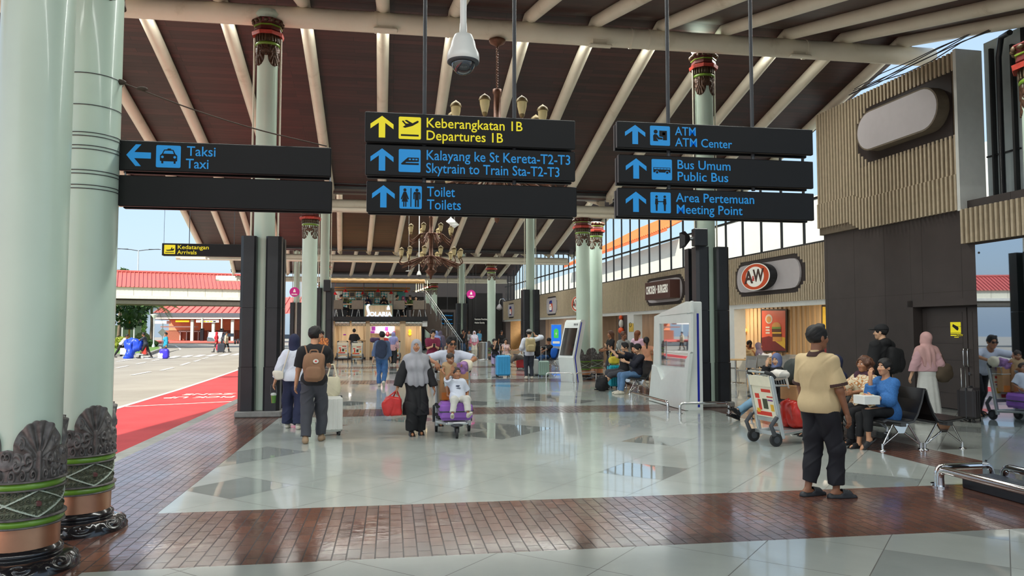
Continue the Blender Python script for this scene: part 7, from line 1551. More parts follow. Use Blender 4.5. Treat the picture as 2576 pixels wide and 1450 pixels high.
for i, y in enumerate((20.3, 22.6, 25)): pass
struct(k, 'trim_14', M_WOODW)
# convenience shelves
rg = random.Random(4)
GC = [(214, 60, 50), (236, 190, 50), (60, 120, 200), (240, 240, 232), (90, 160, 80), (230, 130, 50), (150, 60, 120)]
def shelf(label, Y0, Y1, dep, z0=0.2, tiers=4):
    t = thing('shop_shelf', label, 'shelf', WP((Y0 + Y1) / 2, 0, -dep)); k = MB(); wbox(k, Y0, Y1, .0, 2.0, -dep - .3, -dep - .34)
    for i in range(tiers + 1): wbox(k, Y0, Y1, z0 + i * .4, z0 + i * .4 + .03, -dep + .05, -dep - .3)
    k.build('rack', M_WHITE, t, world=True); k = MB()
    for i in range(tiers):
        y = Y0 + .04
        while y < Y1 - .12:
            w = rg.uniform(.08, .2); h = rg.uniform(.14, .32); wbox(k, y, y + w * .92, z0 + i * .4 + .03, z0 + i * .4 + .03 + h, -dep, -dep - .2, mi=rg.randrange(7)); y += w
    o = k.build('goods', [mat('goods_%d' % i, c, .45) for i, c in enumerate(GC)], t, world=True); o['kind'] = 'stuff'
shelf('shelf of packaged goods in the shop with the bag logo', 39, 43.6, 3.2); shelf('shelf of packaged goods behind the power bank machine', 44.2, 49, 2.4); shelf('low shelf of snacks in the farthest shop', 53, 57, 1.6, .1, 2); shelf('shelf of snacks in the farthest shop by the yellow partition', 58.6, 62.6, 2.6)
k = MB(); a, b = wz(1312, 870)[0], wz(1275, 870)[0]; wbox(k, a + .6, b - .2, .0, 2.1, -1.9, -2.0); solo(k, 'partition', mat('mustard_board', (188, 150, 84), .6), 'mustard partition board in the farthest shop', 'partition')
p = G(1392, 905); t = thing('power_bank_machine', 'tall blue rental machine with a green battery on its screen', 'machine', (p.x + .2, p.y, 0), -.35); MB().box((0, 0, 1.0), (.62, .4, 2.0), ch=.02).build('cabinet', mat('machine_grey', (170, 176, 180), .4), t); k = MB(); k.box((0, -.205, 1.35), (.54, .02, 1.2)); k.build('screen', mat('blue_screen', (20, 100, 200), .3, emit=.5), t)
k = MB(); k.prism(rrect(-.13, -.24, .13, .24, .05), (0, -.222, 1.45), (1, 0, 0), (0, 0, 1), .008); k.prism(rrect(-.06, .24, .06, .29, .02), (0, -.222, 1.45), (1, 0, 0), (0, 0, 1), .008); k.prism([(.03, .13), (-.06, -.02), (0, -.02), (-.03, -.13), (.06, .02), (0, .02)], (0, -.228, 1.45), (1, 0, 0), (0, 0, 1), .006, 1); k.prism(rrect(-.2, -.55, .2, -.42, .02), (0, -.222, 1.45), (1, 0, 0), (0, 0, 1), .006, 1); k.build('battery_symbol', [mat('battery_green', (60, 180, 70), .4, emit=.4), M_WHT], t)
# counter area of the chicken restaurant
k = MB(); a, b = 29.8, 33.6; wbox(k, a, b, 0, 1.05, -1.4, -1.9); solo(k, 'service_counter', M_WOODW, 'wooden counter of the chicken and burgers restaurant', 'counter')
k = MB(); wbox(k, a, b, 1.75, 2.25, -2.6, -2.7); wbox(k, a + .3, b - .2, 1.8, 2.2, -2.58, -2.6, mi=1); solo(k, 'menu_board', [M_DBROWN, mat('pale_menu', (180, 190, 184), .4, emit=.2)], 'menu board above the chicken restaurant counter', 'menu board')
p = WP(wz(1590, 824)[0], wz(1590, 824)[1], .08); t = thing('notice_board', 'yellow notice on the white pillar by the counter', 'notice', p); k = MB(); wbox(k, wz(1597, 824)[0], wz(1586, 824)[0], wz(1590, 835)[1], wz(1590, 814)[1], .08, .06); k.build('panel', M_PYEL, t, world=True); k = MB(); k.tube([WP(p.y + .13 * math.cos(i * pi / 8), p.z + .12 + .1 * math.sin(i * pi / 8), .085) for i in range(16)], .012, 5, closed=True); k.build('ban_ring', M_BLACK, t, world=True)
y_, z_ = wz(1564, 815, .1); t = thing('wall_ornament', 'orange and white cock shaped ornament on the dark pillar', 'ornament', WP(y_, z_ - .4, .1)); k = MB(); k.sph(WP(y_, z_ + .28, .14), (.1, .1, .12), 12, 8); k.sph(WP(y_ - .05, z_, .14), (.12, .12, .2), 12, 8, mi=1); k.sph(WP(y_, z_ - .32, .14), (.12, .26, .16), 12, 8); k.build('figure', [M_OR, M_KW], t, world=True)
# ================================================================ the people
def cl(n, c, **k): return mat('cloth_' + n, c, .8, var=k.pop('var', .1), bump=.12, bscale=180, **k)
def m_print(n, base, stops, sc, rough=.75):
    m = bpy.data.materials.new('cloth_' + n); t = NT(m); v = t.obj(); q = t.n('TexVoronoi'); q.inputs['Scale'].default_value = sc; t.l(v, q.inputs['Vector']); f = t.noise(v, sc * .8, 3, .6); a = t.math('ADD', t.math('MULTIPLY', q.outputs['Distance'], .55), t.math('MULTIPLY', f, .5))
    t.col(t.ramp(a, [(0, S(*base))] + [(p, S(*c)) for p, c in stops], True)); t.set(Roughness=rough); return m
def m_stripe(n, a, b, p):
    m = bpy.data.materials.new('cloth_' + n); t = NT(m); sp = t.n('SeparateXYZ'); t.l(t.obj(), sp.inputs[0]); t.col(t.mix(t.math('LESS_THAN', t.math('FRACT', t.math('DIVIDE', sp.outputs[0], p)), .3), S(*a), S(*b))); t.set(Roughness=.8); return m
BLK, NAVY, WHT, JEAN, CHAR = cl('black', (24, 24, 27)), cl('navy', (34, 40, 70)), cl('white', (214, 220, 232)), cl('blue_denim', (62, 104, 156), var=.3), cl('charcoal', (66, 67, 74))
CREAM, KHAKI, PINK, GREY = cl('cream', (208, 202, 186)), cl('sand', (206, 186, 146)), cl('dusty_pink', (206, 164, 168)), cl('warm_grey', (156, 156, 158))
FLOR = m_print('floral', (214, 160, 60), [(.28, (226, 216, 198)), (.42, (196, 132, 48)), (.5, (220, 208, 188)), (.62, (150, 150, 156))], 16); FLOR2 = m_print('floral_brown', (196, 140, 60), [(.3, (216, 204, 180)), (.45, (176, 116, 60)), (.55, (206, 190, 160))], 15); BATIK = m_print('orange_batik', (206, 120, 52), [(.3, (160, 84, 44)), (.42, (214, 138, 70)), (.55, (120, 64, 40))], 18)
SNK, BSH, SAND = {'m': cl('pale_sneaker', (206, 200, 184))}, {'m': mat('dark_shoe', (46, 42, 40), .5)}, {'m': mat('black_sandal', (30, 30, 32), .55), 'kind': 'sandal'}
def toL(loc, head, H, w): p = Matrix.Rotation(-math.radians(head), 3, 'Z') @ (Vector(w) - Vector((loc[0], loc[1], 0))); return tuple(p / (H / 1.7))
def gp(u, v, z=0): g = G(u, v, z); return (g.x, g.y)
def phone(label, p, yaw=0, tilt=-.6): k = MB(); k.box(p, (.07, .012, .145), ch=.005, R=RZ(yaw) @ RX(tilt)); solo(k, 'phone', M_BLACK, label, 'phone')
WIDE = (.03, .06, .085)
# couple at the left
l1 = gp(737, 1079); per1, q = person('person in navy headscarf and white blouse walking away at the left', l1, 178, 1.58, 'f', .0085, feet=((.12, -.12, .08), (-.11, .1, .08)), hands=((.37, .02, .74), (-.26, -.06, .82)), top={'m': WHT, 'sl': 1.72, 'e': .03, 'se': .022, 'hem': -.08, 'wr': .008}, bottom={'m': NAVY, 'e': WIDE, 'wr': .01}, hijab={'m': NAVY, 'len': .04}, shoes=SNK, hyaw=15)
w = wpos(per1, q['L'][0]['wr']); t = thing('drink_bag', 'clear carrier bag with a green iced drink held by navy headscarf person', 'drink', (w.x - .02, w.y, w.z - .36)); MB().lathe([(.035, 0), (.045, .13)], 16).build('green_drink', mat('matcha_drink', (86, 130, 60), .2), t); MB().lathe([(.046, .13), (.05, .15), (.04, .17), (.001, .175)], 16).build('cup_lid', mat('cup_plastic', (190, 196, 190), .15), t); k = MB(); k.tube([(-.05, 0, .14), (-.04, 0, .3), (0, 0, .33), (.04, 0, .3), (.05, 0, .14)], .009, 6); k.build('carrier_strap', M_DGREY, t)
pw_ = wpos(per1, q['T'](.17, .12, -.02)); bag('crossbody_bag', 'small white crossbody bag on the hip of the navy headscarf person', 'bag', (pw_.x - .06, pw_.y, pw_.z - .03), (.2, .07, .15), mat('ivory_leather', (222, 216, 200), .5), strap=[[(0.05, 0, .14), (.16, -.05, .5)]])
l2 = gp(788, 1113); H2 = 1.70; hz = (WS[0], WS[1] + .1, 1.07); per2, q = person('person in black shirt with brown backpack walking away beside white suitcase', l2, 184, H2, 'm', .008, feet=((.11, .12, .08), (-.11, -.12, .08)), fdir=(0, -10), hands=((.27, -.12, .84), toL(l2, 184, H2, (WS[0] - .06, WS[1] + .05, 1.03))), hn=(None, (0, 0, -1)), hdir=(None, (-.3, -.9, -.3)), top={'m': BLK, 'sl': .9, 'e': .03, 'se': .03, 'hem': -.1, 'wr': .008}, bottom={'m': CHAR, 'e': (.03, .05, .055), 'wr': .012}, shoes={'m': cl('tan_sneaker', (150, 126, 100))}, hyaw=-28, hairm=M_HAIR)
b_ = wpos(per2, q['T'](0, .24, .0)); bag('backpack', 'brown square backpack with round badge worn by the black shirt walker', 'backpack', (b_.x, b_.y, b_.z - .03), (.31, .2, .42), cl('brown_canvas', (140, 104, 78)), rz=math.radians(4), pw=4.2, pocket=(-.09,), strap=[[(-.09, .1, .36), (-.13, .16, .5), (-.14, .2, .52)], [(.09, .1, .36), (.13, .16, .5), (.14, .2, .52)], [(-.06, -.03, .41), (-.05, -.03, .46), (.05, -.03, .46), (.06, -.03, .41)]], badge=((0.03, -.108, .3), .04))
# woman in grey headscarf
l3 = gp(1046, 1094); H3 = 1.50; G3 = cl('silver_grey', (158, 158, 164)); per3, q = person('person in long silver grey headscarf and black dress carrying a red bag', l3, 6, H3, 'f', .008, feet=((.09, .04, .08), (-.09, -.08, .08)), hands=((.33, -.06, .80), (-.36, -.06, .82)), top={'m': BLK, 'sl': 1.95, 'e': .03, 'se': .028, 'skirt': .36, 'sr': .25}, bottom={'m': BLK, 'e': WIDE, 'wr': .01}, hijab={'m': G3, 'len': .44}, shoes=SAND, sk='b', hyaw=-8)
w = wpos(per3, q['L'][1]['wr']); bag('plastic_bag', 'red plastic carrier bag held by the silver headscarf person', 'bag', (w.x - .08, w.y - .02, w.z - .45), (.3, .2, .3), mat('red_film', (196, 44, 42), .3, var=.15, scale=10), pw=6, wr=.010, strap=[[(-.1, 0, .27), (.06, 0, .4), (.07, 0, .42)], [(.12, 0, .27), (.07, 0, .4), (.07, 0, .42)], [(0, .06, .27), (.07, 0, .42)]])
# father and children at the trolley
lf = (TR[0] - .02, TR[1] + .98); Hf = 1.66; perf, q = person('person with glasses in pale T-shirt leaning over the trolley handle', lf, 2, Hf, 'm', .008, P=(0, .02, .93), lean=34, hyaw=12, hpitch=10, feet=((.12, .05, .08), (-.13, .25, .08)), hands=(toL(lf, 2, Hf, (TR[0] + .25, TR[1] + .47, 1.1)), toL(lf, 2, Hf, (TR[0] - .27, TR[1] + .44, 1.12))), hdir=((0, -.8, -.5), (.25, -.7, -.75)), hn=((0, 0, -1), (0, .5, -.8)), poleL=((1, .2, .1), (-1, .2, .1)), top={'m': cl('pale_lavender', (200, 206, 222)), 'sl': .9, 'e': .022, 'se': .022}, bottom={'m': BLK}, shoes=SAND, sk='b', extra={'glasses': 1})
lb = (TR[0] - .08, TR[1] + .2); perb, q = person('person, a baby in tan vest sitting in the trolley basket', lb, 10, .74, 'm', .007, P=(0, 0, 2.12), hs=1.62, lean=8, hyaw=18, hpitch=22, feet=((.14, -.5, 1.82), (-.2, -.62, 1.45)), hands=((.42, -.25, 2.5), (-.3, -.45, 2.25)), girth=1.25, top={'m': cl('tan_vest', (178, 148, 112)), 'sl': .3, 'hem': -.02, 'wr': .002}, bottom={'m': cl('pale_blue_grey', (176, 190, 196)), 'len': 1.15, 'e': (.016, .016, .02), 'wr': .002}, hair='crop', sk='b')
lk = (TR[0] + .03, TR[1] - .14); sk_ = 1.06 / 1.7; perk, q = person('person, a small boy in printed white T-shirt waving from the trolley', lk, 4, 1.02, 'm', .007, P=(0, 0, .99), hs=1.28, lean=-14, hyaw=14, hpitch=-4, feet=((.19, -.60, .62), (-.22, -.58, .60)), hands=((.27, -.06, 1.02), (-.17, -.22, 1.72)), hdir=(None, (.05, -.1, 1)), hn=(None, (0, -1, 0)), curl=(.5, .15), poleL=(None, (-1, -.3, -.3)), top={'m': cl('boy_white', (212, 218, 232)), 'sl': .85, 'e': .024, 'se': .024, 'hem': -.04}, bottom={'m': cl('oat_grey', (206, 204, 196)), 'e': (.024, .034, .03), 'len': 1.8}, shoes=SNK, fpitch=(-35, -30), fdir=(20, -8), sk='b', hair='crop')
fp = wpos(perk, q['T'](.0, -.155, .27)); k = MB(); k.sph(fp + Vector((0, 0, .015)), (.034, .012, .01), 12, 6); k.sph(fp + Vector((.012, 0, -.02)), (.04, .012, .005), 12, 6); o = k.build('shirt_print', NAVY, perk, world=True)
# middle distance
l7 = gp(1088, 960); per7, q = person('person in maroon T-shirt and cream shorts looking down at a phone', l7, 4, 1.67, 'm', .011, feet=((.11, -.18, .08), (-.11, .12, .1)), hands=((.05, -.30, 1.16), (-.05, -.30, 1.16)), hdir=((-.4, -.5, .5), (.4, -.5, .5)), hpitch=24, top={'m': cl('maroon', (122, 34, 66)), 'e': .022, 'se': .02, 'sl': .85, 'hem': -.1}, bottom={'m': CREAM, 'kind': 'shorts', 'e': (.03, .04, .03), 'len': .98}, shoes=SAND, sk='c', belly=.02, girth=1.06); phone('phone held by the maroon T-shirt person', wpos(per7, V_ := Vector((0, -.37, 1.17))), 0, .5)
l8 = gp(960, 973); per8, q = person('person in denim shirt and jeans with navy backpack walking away', l8, 176, 1.60, 'f', .011, feet=((.08, -.05, .08), (-.08, .22, .16)), fpitch=(0, 40), hands=((.26, .12, .84), (-.26, -.14, .86)), top={'m': cl('dusk_denim', (84, 104, 140)), 'sl': 1.6, 'e': .03, 'se': .022, 'hem': -.1}, bottom={'m': JEAN, 'e': (.02, .03, .04), 'wr': .008}, shoes=SNK, sk='c', hyaw=15); b_ = wpos(per8, q['T'](0, .21, .02)); bag('backpack', 'navy backpack with cream sides worn by the denim shirt walker', 'backpack', (b_.x, b_.y, b_.z - .06), (.32, .2, .52), cl('deep_navy', (42, 54, 78)), pw=4, rz=-.08, pocket=(.05,), pm=CREAM)
l9 = gp(989, 919); person('person in lilac headscarf and pink tunic at the cafe counter', l9, 168, 1.55, 'f', .015, top={'m': PINK, 'sl': 1.8, 'e': .035, 'se': .02, 'hem': -.2}, bottom={'m': BLK, 'e': WIDE}, hijab={'m': cl('lilac', (150, 152, 200)), 'len': .26, 'w': .2}, shoes=SNK, feet=((.1, -.1, .08), (-.1, .15, .1)), face=False)
person('person in black T-shirt with back turned behind the parked trolleys', (at(891, 42.4).x, 42.4), 176, 1.70, 'm', .016, top={'m': BLK, 'e': .025, 'se': .025, 'sl': .9}, bottom={'m': BLK, 'e': (.02, .03, .03)}, shoes=SNK, sk='c', hands=((.26, -.05, .82), (-.22, -.25, 1.05)), face=False)
l11 = gp(809, 946); per, q = person('person in orange batik shirt reading a phone beside the column', l11, -12, 1.62, 'm', .011, hands=((.05, -.3, 1.12), (-.05, -.28, 1.1)), hdir=((-.5, -.5, .3), (.5, -.5, .3)), hpitch=22, top={'m': BATIK, 'sl': .95, 'e': .026, 'se': .024, 'hem': -.12, 'collar': 1}, bottom={'m': CHAR}, shoes=BSH, sk='b', girth=1.06)
person('person in olive shirt standing far off at the kerb by vehicles', gp(738, 877, ZR), 10, 1.62, 'm', .02, base=ZR, top={'m': cl('olive', (104, 104, 84)), 'e': .02}, bottom={'m': JEAN}, shoes=BSH, face=False)
person('person, a little child in white dress standing in the far hall', (at(1117, 41).x, 41), 20, 1.0, 'f', .012, hs=1.3, top={'m': CREAM, 'sl': .5, 'e': .02, 'skirt': .55, 'sr': .27}, bottom={'m': CREAM, 'len': .9}, shoes=SNK, sk='b', hands=((.3, -.05, .95), (-.32, -.05, .95)))
person('person in black T-shirt and jeans with hand at the mouth in the far hall', gp(1164, 896), 30, 1.66, 'm', .016, top={'m': BLK, 'e': .025, 'se': .02, 'sl': .9, 'hem': -.1}, bottom={'m': cl('dark_denim', (58, 82, 112)), 'e': (.025, .03, .03)}, shoes=SNK, sk='b', belly=.03, girth=1.1, hands=((.2, -.05, .85), (.02, -.2, 1.43)), hdir=(None, (.3, .2, .8)), poleL=(None, (-.3, -.2, -1)))
person('person in white headscarf, pink top and cream trousers in the far hall', gp(1193, 899), -4, 1.58, 'f', .016, top={'m': cl('rose', (212, 128, 146)), 'sl': 1.8, 'e': .03, 'se': .02, 'hem': -.18}, bottom={'m': CREAM, 'e': WIDE}, hijab={'m': cl('pale_lilac', (222, 212, 226)), 'len': .34, 'w': .2}, shoes=SNK, sk='b')
person('person, a child in blue shorts beside the white headscarf person', gp(1184, 897), 10, 1.15, 'f', .016, hs=1.2, top={'m': cl('mauve', (160, 120, 130)), 'e': .015}, bottom={'m': cl('light_blue', (110, 150, 200)), 'kind': 'shorts', 'len': .95}, shoes=SNK, sk='b', face=False)
person('person in light blue shirt deep in the far hall', (at(1206, 56).x, 56), 40, 1.66, 'm', .02, top={'m': cl('sky', (90, 160, 200)), 'sl': .9, 'e': .02}, bottom={'m': BLK}, shoes=BSH, sk='b', face=False)
person('person in dark clothes walking deep in the far hall', (at(1180, 58).x, 58), 0, 1.6, 'f', .02, top={'m': GREY, 'sl': 1.8, 'e': .02}, bottom={'m': BLK}, shoes=BSH, sk='b', face=False)
person('person in dark purple robe standing below the staircase', (at(1108, 39.5).x, 39.5), 160, 1.6, 'f', .018, top={'m': cl('dusk_purple', (86, 76, 92)), 'sl': 1.9, 'e': .04, 'se': .03, 'skirt': .1, 'sr': .32}, hijab={'m': cl('dusk_purple2', (98, 88, 106)), 'len': .4, 'w': .24}, shoes=BSH, face=False)
person('person in blue headscarf behind the maroon T-shirt person', (at(1098, 36.5).x, 36.5), 170, 1.6, 'f', .018, top={'m': cl('slate', (60, 70, 96)), 'sl': 1.8, 'e': .03, 'se': .02}, bottom={'m': BLK, 'e': WIDE}, hijab={'m': cl('soft_blue', (134, 150, 196)), 'len': .3, 'w': .2}, shoes=BSH, face=False)
# waiting group left of the totem
def sit(label, x, y, head, H, sex, vox, sz=.45, lean=-12, feet=None, **k):
    s = H / 1.7; return person(label, (x, y), head, H, sex, vox, P=(0, 0, (sz + .10) / s), lean=lean, feet=feet or ((.11, -.44, .08), (-.11, -.42, .08)), **k)
bx0, by0 = BF[0], BF[1]
sit('person seated with hand on cheek left of the lilac suitcase', at(1246, 34).x, 34, 20, 1.58, 'f', .014, top={'m': BLK, 'sl': .8, 'e': .02}, bottom={'m': NAVY}, shoes=SNK, sk='c', hands=((.12, -.3, .95), (-.1, -.22, 1.14)), hair='bun', poleL=(None, (-.2, 0, -1)))
person('person in black T-shirt standing before the farthest shop', (at(1262, 50).x, 50), 10, 1.6, 'f', .018, top={'m': BLK, 'e': .02, 'sl': .8}, bottom={'m': BLK}, shoes=BSH, sk='b', hair='bun', face=False)
sit('person with long dark hair in pale pink seated among the suitcases', at(1273, 35).x, 35, 5, 1.6, 'f', .014, top={'m': cl('shell_pink', (222, 190, 188)), 'sl': .1, 'e': .012}, bottom={'m': CREAM}, shoes=SNK, sk='c', hair='long', hands=((.1, -.34, .78), (-.12, -.34, .78)))
sit('person in brown face mask reclining on the far bench', at(1312, 31.6).x, 31.6, -62, 1.66, 'm', .013, lean=-34, feet=((.12, -.72, .3), (-.11, -.7, .12)), top={'m': cl('ash', (196, 196, 188)), 'sl': .8, 'e': .022}, bottom={'m': cl('taupe', (96, 88, 84))}, shoes=SNK, sk='c', hands=((.2, -.5, .85), (-.2, -.5, .8)), extra={'mask': cl('brown_mask', (150, 92, 70))})
l20 = gp(1331, 954); per, q = person('person in grey cap and white sweatshirt with beige backpack, back turned', l20, 182, 1.66, 'm', .010, hands=((.24, -.16, .95), (-.24, -.14, 1.52)), hdir=(None, (.3, .1, .9)), poleL=(None, (-1, .4, -.2)), hyaw=-30, hpitch=8, top={'m': WHT, 'sl': 1.5, 'e': .03, 'se': .025, 'hem': -.14}, bottom={'m': cl('track_navy', (48, 54, 66)), 'e': (.03, .03, .028)}, shoes=SNK, sk='c', hair='cap', extra={'cap': cl('grey_cap', (140, 140, 138))})
b_ = wpos(per, q['T'](0, .22, .0)); bag('backpack', 'beige backpack with black zips on the person in a grey cap', 'backpack', (b_.x, b_.y, b_.z), (.34, .2, .46), cl('beige_nylon', (186, 170, 128)), pw=4, pocket=(-.09,), strap=[[(-.1, .1, .42), (-.14, .16, .5)], [(.1, .1, .42), (.14, .16, .5)]])
b_ = wpos(per, (-.3, -.1, .9)); bag('shoulder_bag', 'black bag hanging at the right of the person in a grey cap', 'bag', (b_.x, b_.y, .74), (.22, .16, .42), BLK, pw=2.6)
px_ = at(1376, 32.5).x; per, q = sit('person in black cap and glasses seated left of the totem', px_, 32.5, -58, 1.7, 'm', .012, hyaw=40, top={'m': BLK, 'sl': .9, 'e': .024}, bottom={'m': JEAN}, shoes=SNK, sk='b', hair='cap', extra={'cap': BLK, 'glasses': 1}, hands=((.1, -.4, .72), (-.1, -.42, .74))); bag('backpack', 'bright blue backpack on the seat left of the totem', 'backpack', (px_ + .2, 31.9, .44), (.34, .3, .46), cl('royal_blue', (30, 104, 206)), pw=2.8)
bench('short airport bench seating the man in a black cap', (px_ + .35, 31.5, 0), 3, double=False)
# two on the bench behind the white kiosk
bx_, by_ = BM[0], BM[1]
per, q = sit('person in black shirt holding up a phone on the middle bench', bx_ - .35, by_ + 1.45, -88, 1.7, 'm', .010, lean=-6, hpitch=10, top={'m': BLK, 'sl': .95, 'e': .022}, bottom={'m': CHAR, 'kind': 'shorts', 'len': 1.2, 'e': (.03, .035, .03)}, shoes=SAND, sk='c', feet=((.12, -.68, .1), (-.11, -.5, .08)), hands=((.05, -.38, 1.12), (-.1, -.42, 1.18)), hn=((0, 0, 1), (0, 0, 1)), poleL=((.3, 0, -1), (-.3, 0, -1))); w = wpos(per, (-.02, -.47, 1.2)); phone('phone held up by the black shirt person on the middle bench', w, .9, 0)
per, q = sit('person with black fringe in navy sweatshirt and jeans on the middle bench', bx_ - .36, by_ + .3, -84, 1.68, 'm', .009, lean=-8, hpitch=22, top={'m': cl('ink_navy', (30, 32, 46)), 'sl': 1.5, 'e': .03, 'se': .024, 'hem': -.06}, bottom={'m': cl('faded_denim', (92, 128, 168), var=.25), 'e': (.02, .026, .03)}, shoes=SNK, sk='c', hands=((.08, -.36, .86), (-.06, -.44, 1.1)), feet=((.13, -.5, .08), (-.1, -.46, .08)), poleL=((.3, 0, -1), (-.3, 0, -1))); w = wpos(per, (-.03, -.52, 1.16)); phone('phone in the hand of the navy sweatshirt person', w, 1.2, -.3)
bag('backpack', 'black backpack on the floor at the feet of the two seated men', 'backpack', (bx_ - 1.05, by_ + 1.2, 0), (.36, .3, .4), BLK, pw=2.4, wr=.014); t = thing('water_bottle', 'clear water bottle on the middle bench seat', 'bottle', (bx_ - .3, by_ + .62, .435)); MB().lathe([(.03, 0), (.033, .02), (.033, .14), (.014, .19), (.014, .2)], 14).build('body', mat('clear_pet', (190, 206, 214), .08), t); MB().cyl((0, 0, .2), (0, 0, .22), .015, n=10).build('bottle_cap', WHT, t)
person('person in black T-shirt with long hair left of the chicken counter', (at(1536, 24.5).x, 24.5), -80, 1.62, 'f', .013, top={'m': BLK, 'sl': .7, 'e': .016}, bottom={'m': CHAR}, shoes=BSH, sk='b', hair='long', hairm=M_HAIRB, hands=((.12, -.32, 1.05), (-.12, -.32, 1.05)))
person('older person in striped grey blouse with a shoulder strap', (at(1568, 22.6).x, 22.6), 15, 1.6, 'f', .012, top={'m': m_stripe('grey_stripe', (120, 124, 122), (190, 194, 188), .03), 'sl': 1.7, 'e': .03, 'se': .022, 'hem': -.14}, bottom={'m': KHAKI, 'e': WIDE}, shoes=BSH, sk='d', hairm=M_HAIRB, hyaw=20)
person('person with long brown hair in pale pink at the chicken counter', (at(1604, 25.5).x, 25.5), 150, 1.62, 'f', .013, top={'m': cl('candy_pink', (226, 186, 206)), 'sl': 1.8, 'e': .024, 'se': .02}, bottom={'m': JEAN}, shoes=SNK, sk='c', hair='long', hairm=cl('chestnut_hair', (120, 70, 44)), hyaw=-50)
sit('person with ponytail in peach blouse seen from behind', at(1624, 22.4).x, 22.4, 170, 1.62, 'f', .012, sz=.62, top={'m': cl('peach', (222, 160, 128)), 'sl': 1.0, 'e': .028, 'se': .03}, bottom={'m': BLK}, shoes=SNK, sk='b', hair='pony', hands=((.3, -.15, 1.0), (-.3, -.15, 1.0)), poleL=((1, .2, 0), (-1, .2, 0)))
sit('person in white with bobbed black hair behind the middle bench', at(1586, 24).x, 24, 175, 1.55, 'f', .013, sz=.45, top={'m': WHT, 'e': .02}, bottom={'m': BLK}, shoes=SNK, sk='b', hair='long', face=False)
# burger restaurant guests
ra = at(1883, 24.2); per, q = sit('person in sand T-shirt holding a phone in the burger restaurant', ra.x, ra.y, -10, 1.68, 'm', .011, hpitch=18, lean=4, top={'m': KHAKI, 'sl': .9, 'e': .024}, bottom={'m': CHAR}, shoes=SNK, sk='b', girth=1.1, hands=((.1, -.3, .9), (-.06, -.3, 1.1))); phone('phone held by the sand T-shirt person', wpos(per, (-.06, -.38, 1.15)), 0, .2)
rb = at(1916, 23.3); sit('person in mauve headscarf seated at a restaurant table', rb.x, rb.y, 60, 1.58, 'f', .012, top={'m': WHT, 'sl': 1.8, 'e': .026, 'se': .02}, bottom={'m': BLK}, hijab={'m': cl('mauve_scarf', (124, 112, 134)), 'len': .26, 'w': .19}, shoes=SNK, sk='b', hands=((.1, -.36, .95), (-.12, -.36, .95)))
# seated along the near bench (facing left)
bx1, by1 = BN[0] - .34, BN[1]
per, q = sit('person in blue-grey headscarf and black jacket covering her face, jeans stretched out', bx1 - .02, by1 + 3.75, -84, 1.58, 'f', .008, lean=-20, hyaw=30, hpitch=12, feet=((.08, -.82, .2), (-.06, -.72, .1)), fpitch=(-30, -20), top={'m': BLK, 'sl': 1.9, 'e': .035, 'se': .028, 'hem': -.05}, bottom={'m': cl('light_denim', (128, 168, 196), var=.2), 'e': (.02, .028, .035)}, hijab={'m': cl('steel_blue', (108, 120, 160)), 'len': .04}, shoes={'m': SAND['m'], 'kind': 'sandal'}, sk='c', hands=((.16, -.34, .82), (.02, -.06, 1.10)), hdir=(None, (.15, .1, .9)), hn=(None, (0, 1, 0)), curl=(.5, .2), poleL=(None, (-.3, 0, -1)))
per, q = sit('person in orange floral shirt seated just behind the beige polo man', bx1, by1 + 1.75, -88, 1.6, 'f', .009, lean=-10, top={'m': FLOR, 'sl': 1.7, 'e': .03, 'se': .026, 'hem': -.12}, bottom={'m': cl('wine_skirt', (70, 34, 44)), 'kind': 'shorts', 'len': 1.1, 'e': (.03, .05, .04)}, hijab={'m': NAVY, 'len': .1, 'w': .16}, shoes=SAND, sk='b', girth=1.15, hands=((.06, -.44, .78), (-.08, -.44, .76)), feet=((.12, -.52, .08), (-.1, -.48, .08))); w = wpos(per, (0, -.33, .70)); bag('handbag', 'black handbag on the lap of the floral shirt person', 'handbag', (w.x, w.y, .60), (.36, .18, .14), mat('black_leather', (24, 22, 24), .3), rz=1.5, pw=3)
per, q = sit('person with curly brown hair and floral blouse on the near bench', bx1, by1 + .95, -70, 1.6, 'f', .008, lean=-8, hyaw=-10, top={'m': FLOR2, 'sl': 1.2, 'e': .03, 'se': .028, 'hem': -.1}, bottom={'m': BLK}, shoes=SAND, sk='b', hair='curly', hairm=M_HAIRB, hands=((.12, -.4, .8), (-.1, -.44, .78)), girth=1.12)
v = Vol(); v.cone(q['T'](-.1, .0, .47), q['T'](.1, .0, .47), .07, None, .03); v.cone(q['T'](-.08, -.06, .45), q['T'](-.06, -.1, .28), .05, .04, .03); put('scarf', v.mesh(.01), cl('plum_scarf', (66, 34, 50)), per)
per, q = sit('person in blue embroidered blouse with short black hair at the bench end', bx1 - .02, by1 + .32, -86, 1.56, 'f', .0075, lean=4, hyaw=6, top={'m': cl('cornflower', (52, 108, 172), var=.25, scale=60), 'sl': 1.5, 'e': .028, 'se': .03, 'hem': -.16, 'wr': .006}, bottom={'m': BLK, 'e': (.022, .024, .02), 'len': 1.75}, shoes={'m': SAND['m'], 'kind': 'slide'}, sk='a', hair='bun', girth=1.12, hands=((.1, -.36, .8), (-.03, -.28, 1.10)), hdir=(None, (0, .0, 1)), hn=(None, (0, 1, .2)), poleL=(None, (-.2, .1, -1)), feet=((.07, -.42, .17), (-.1, -.46, .08)), fdir=(-10, 6), fpitch=(40, 0))
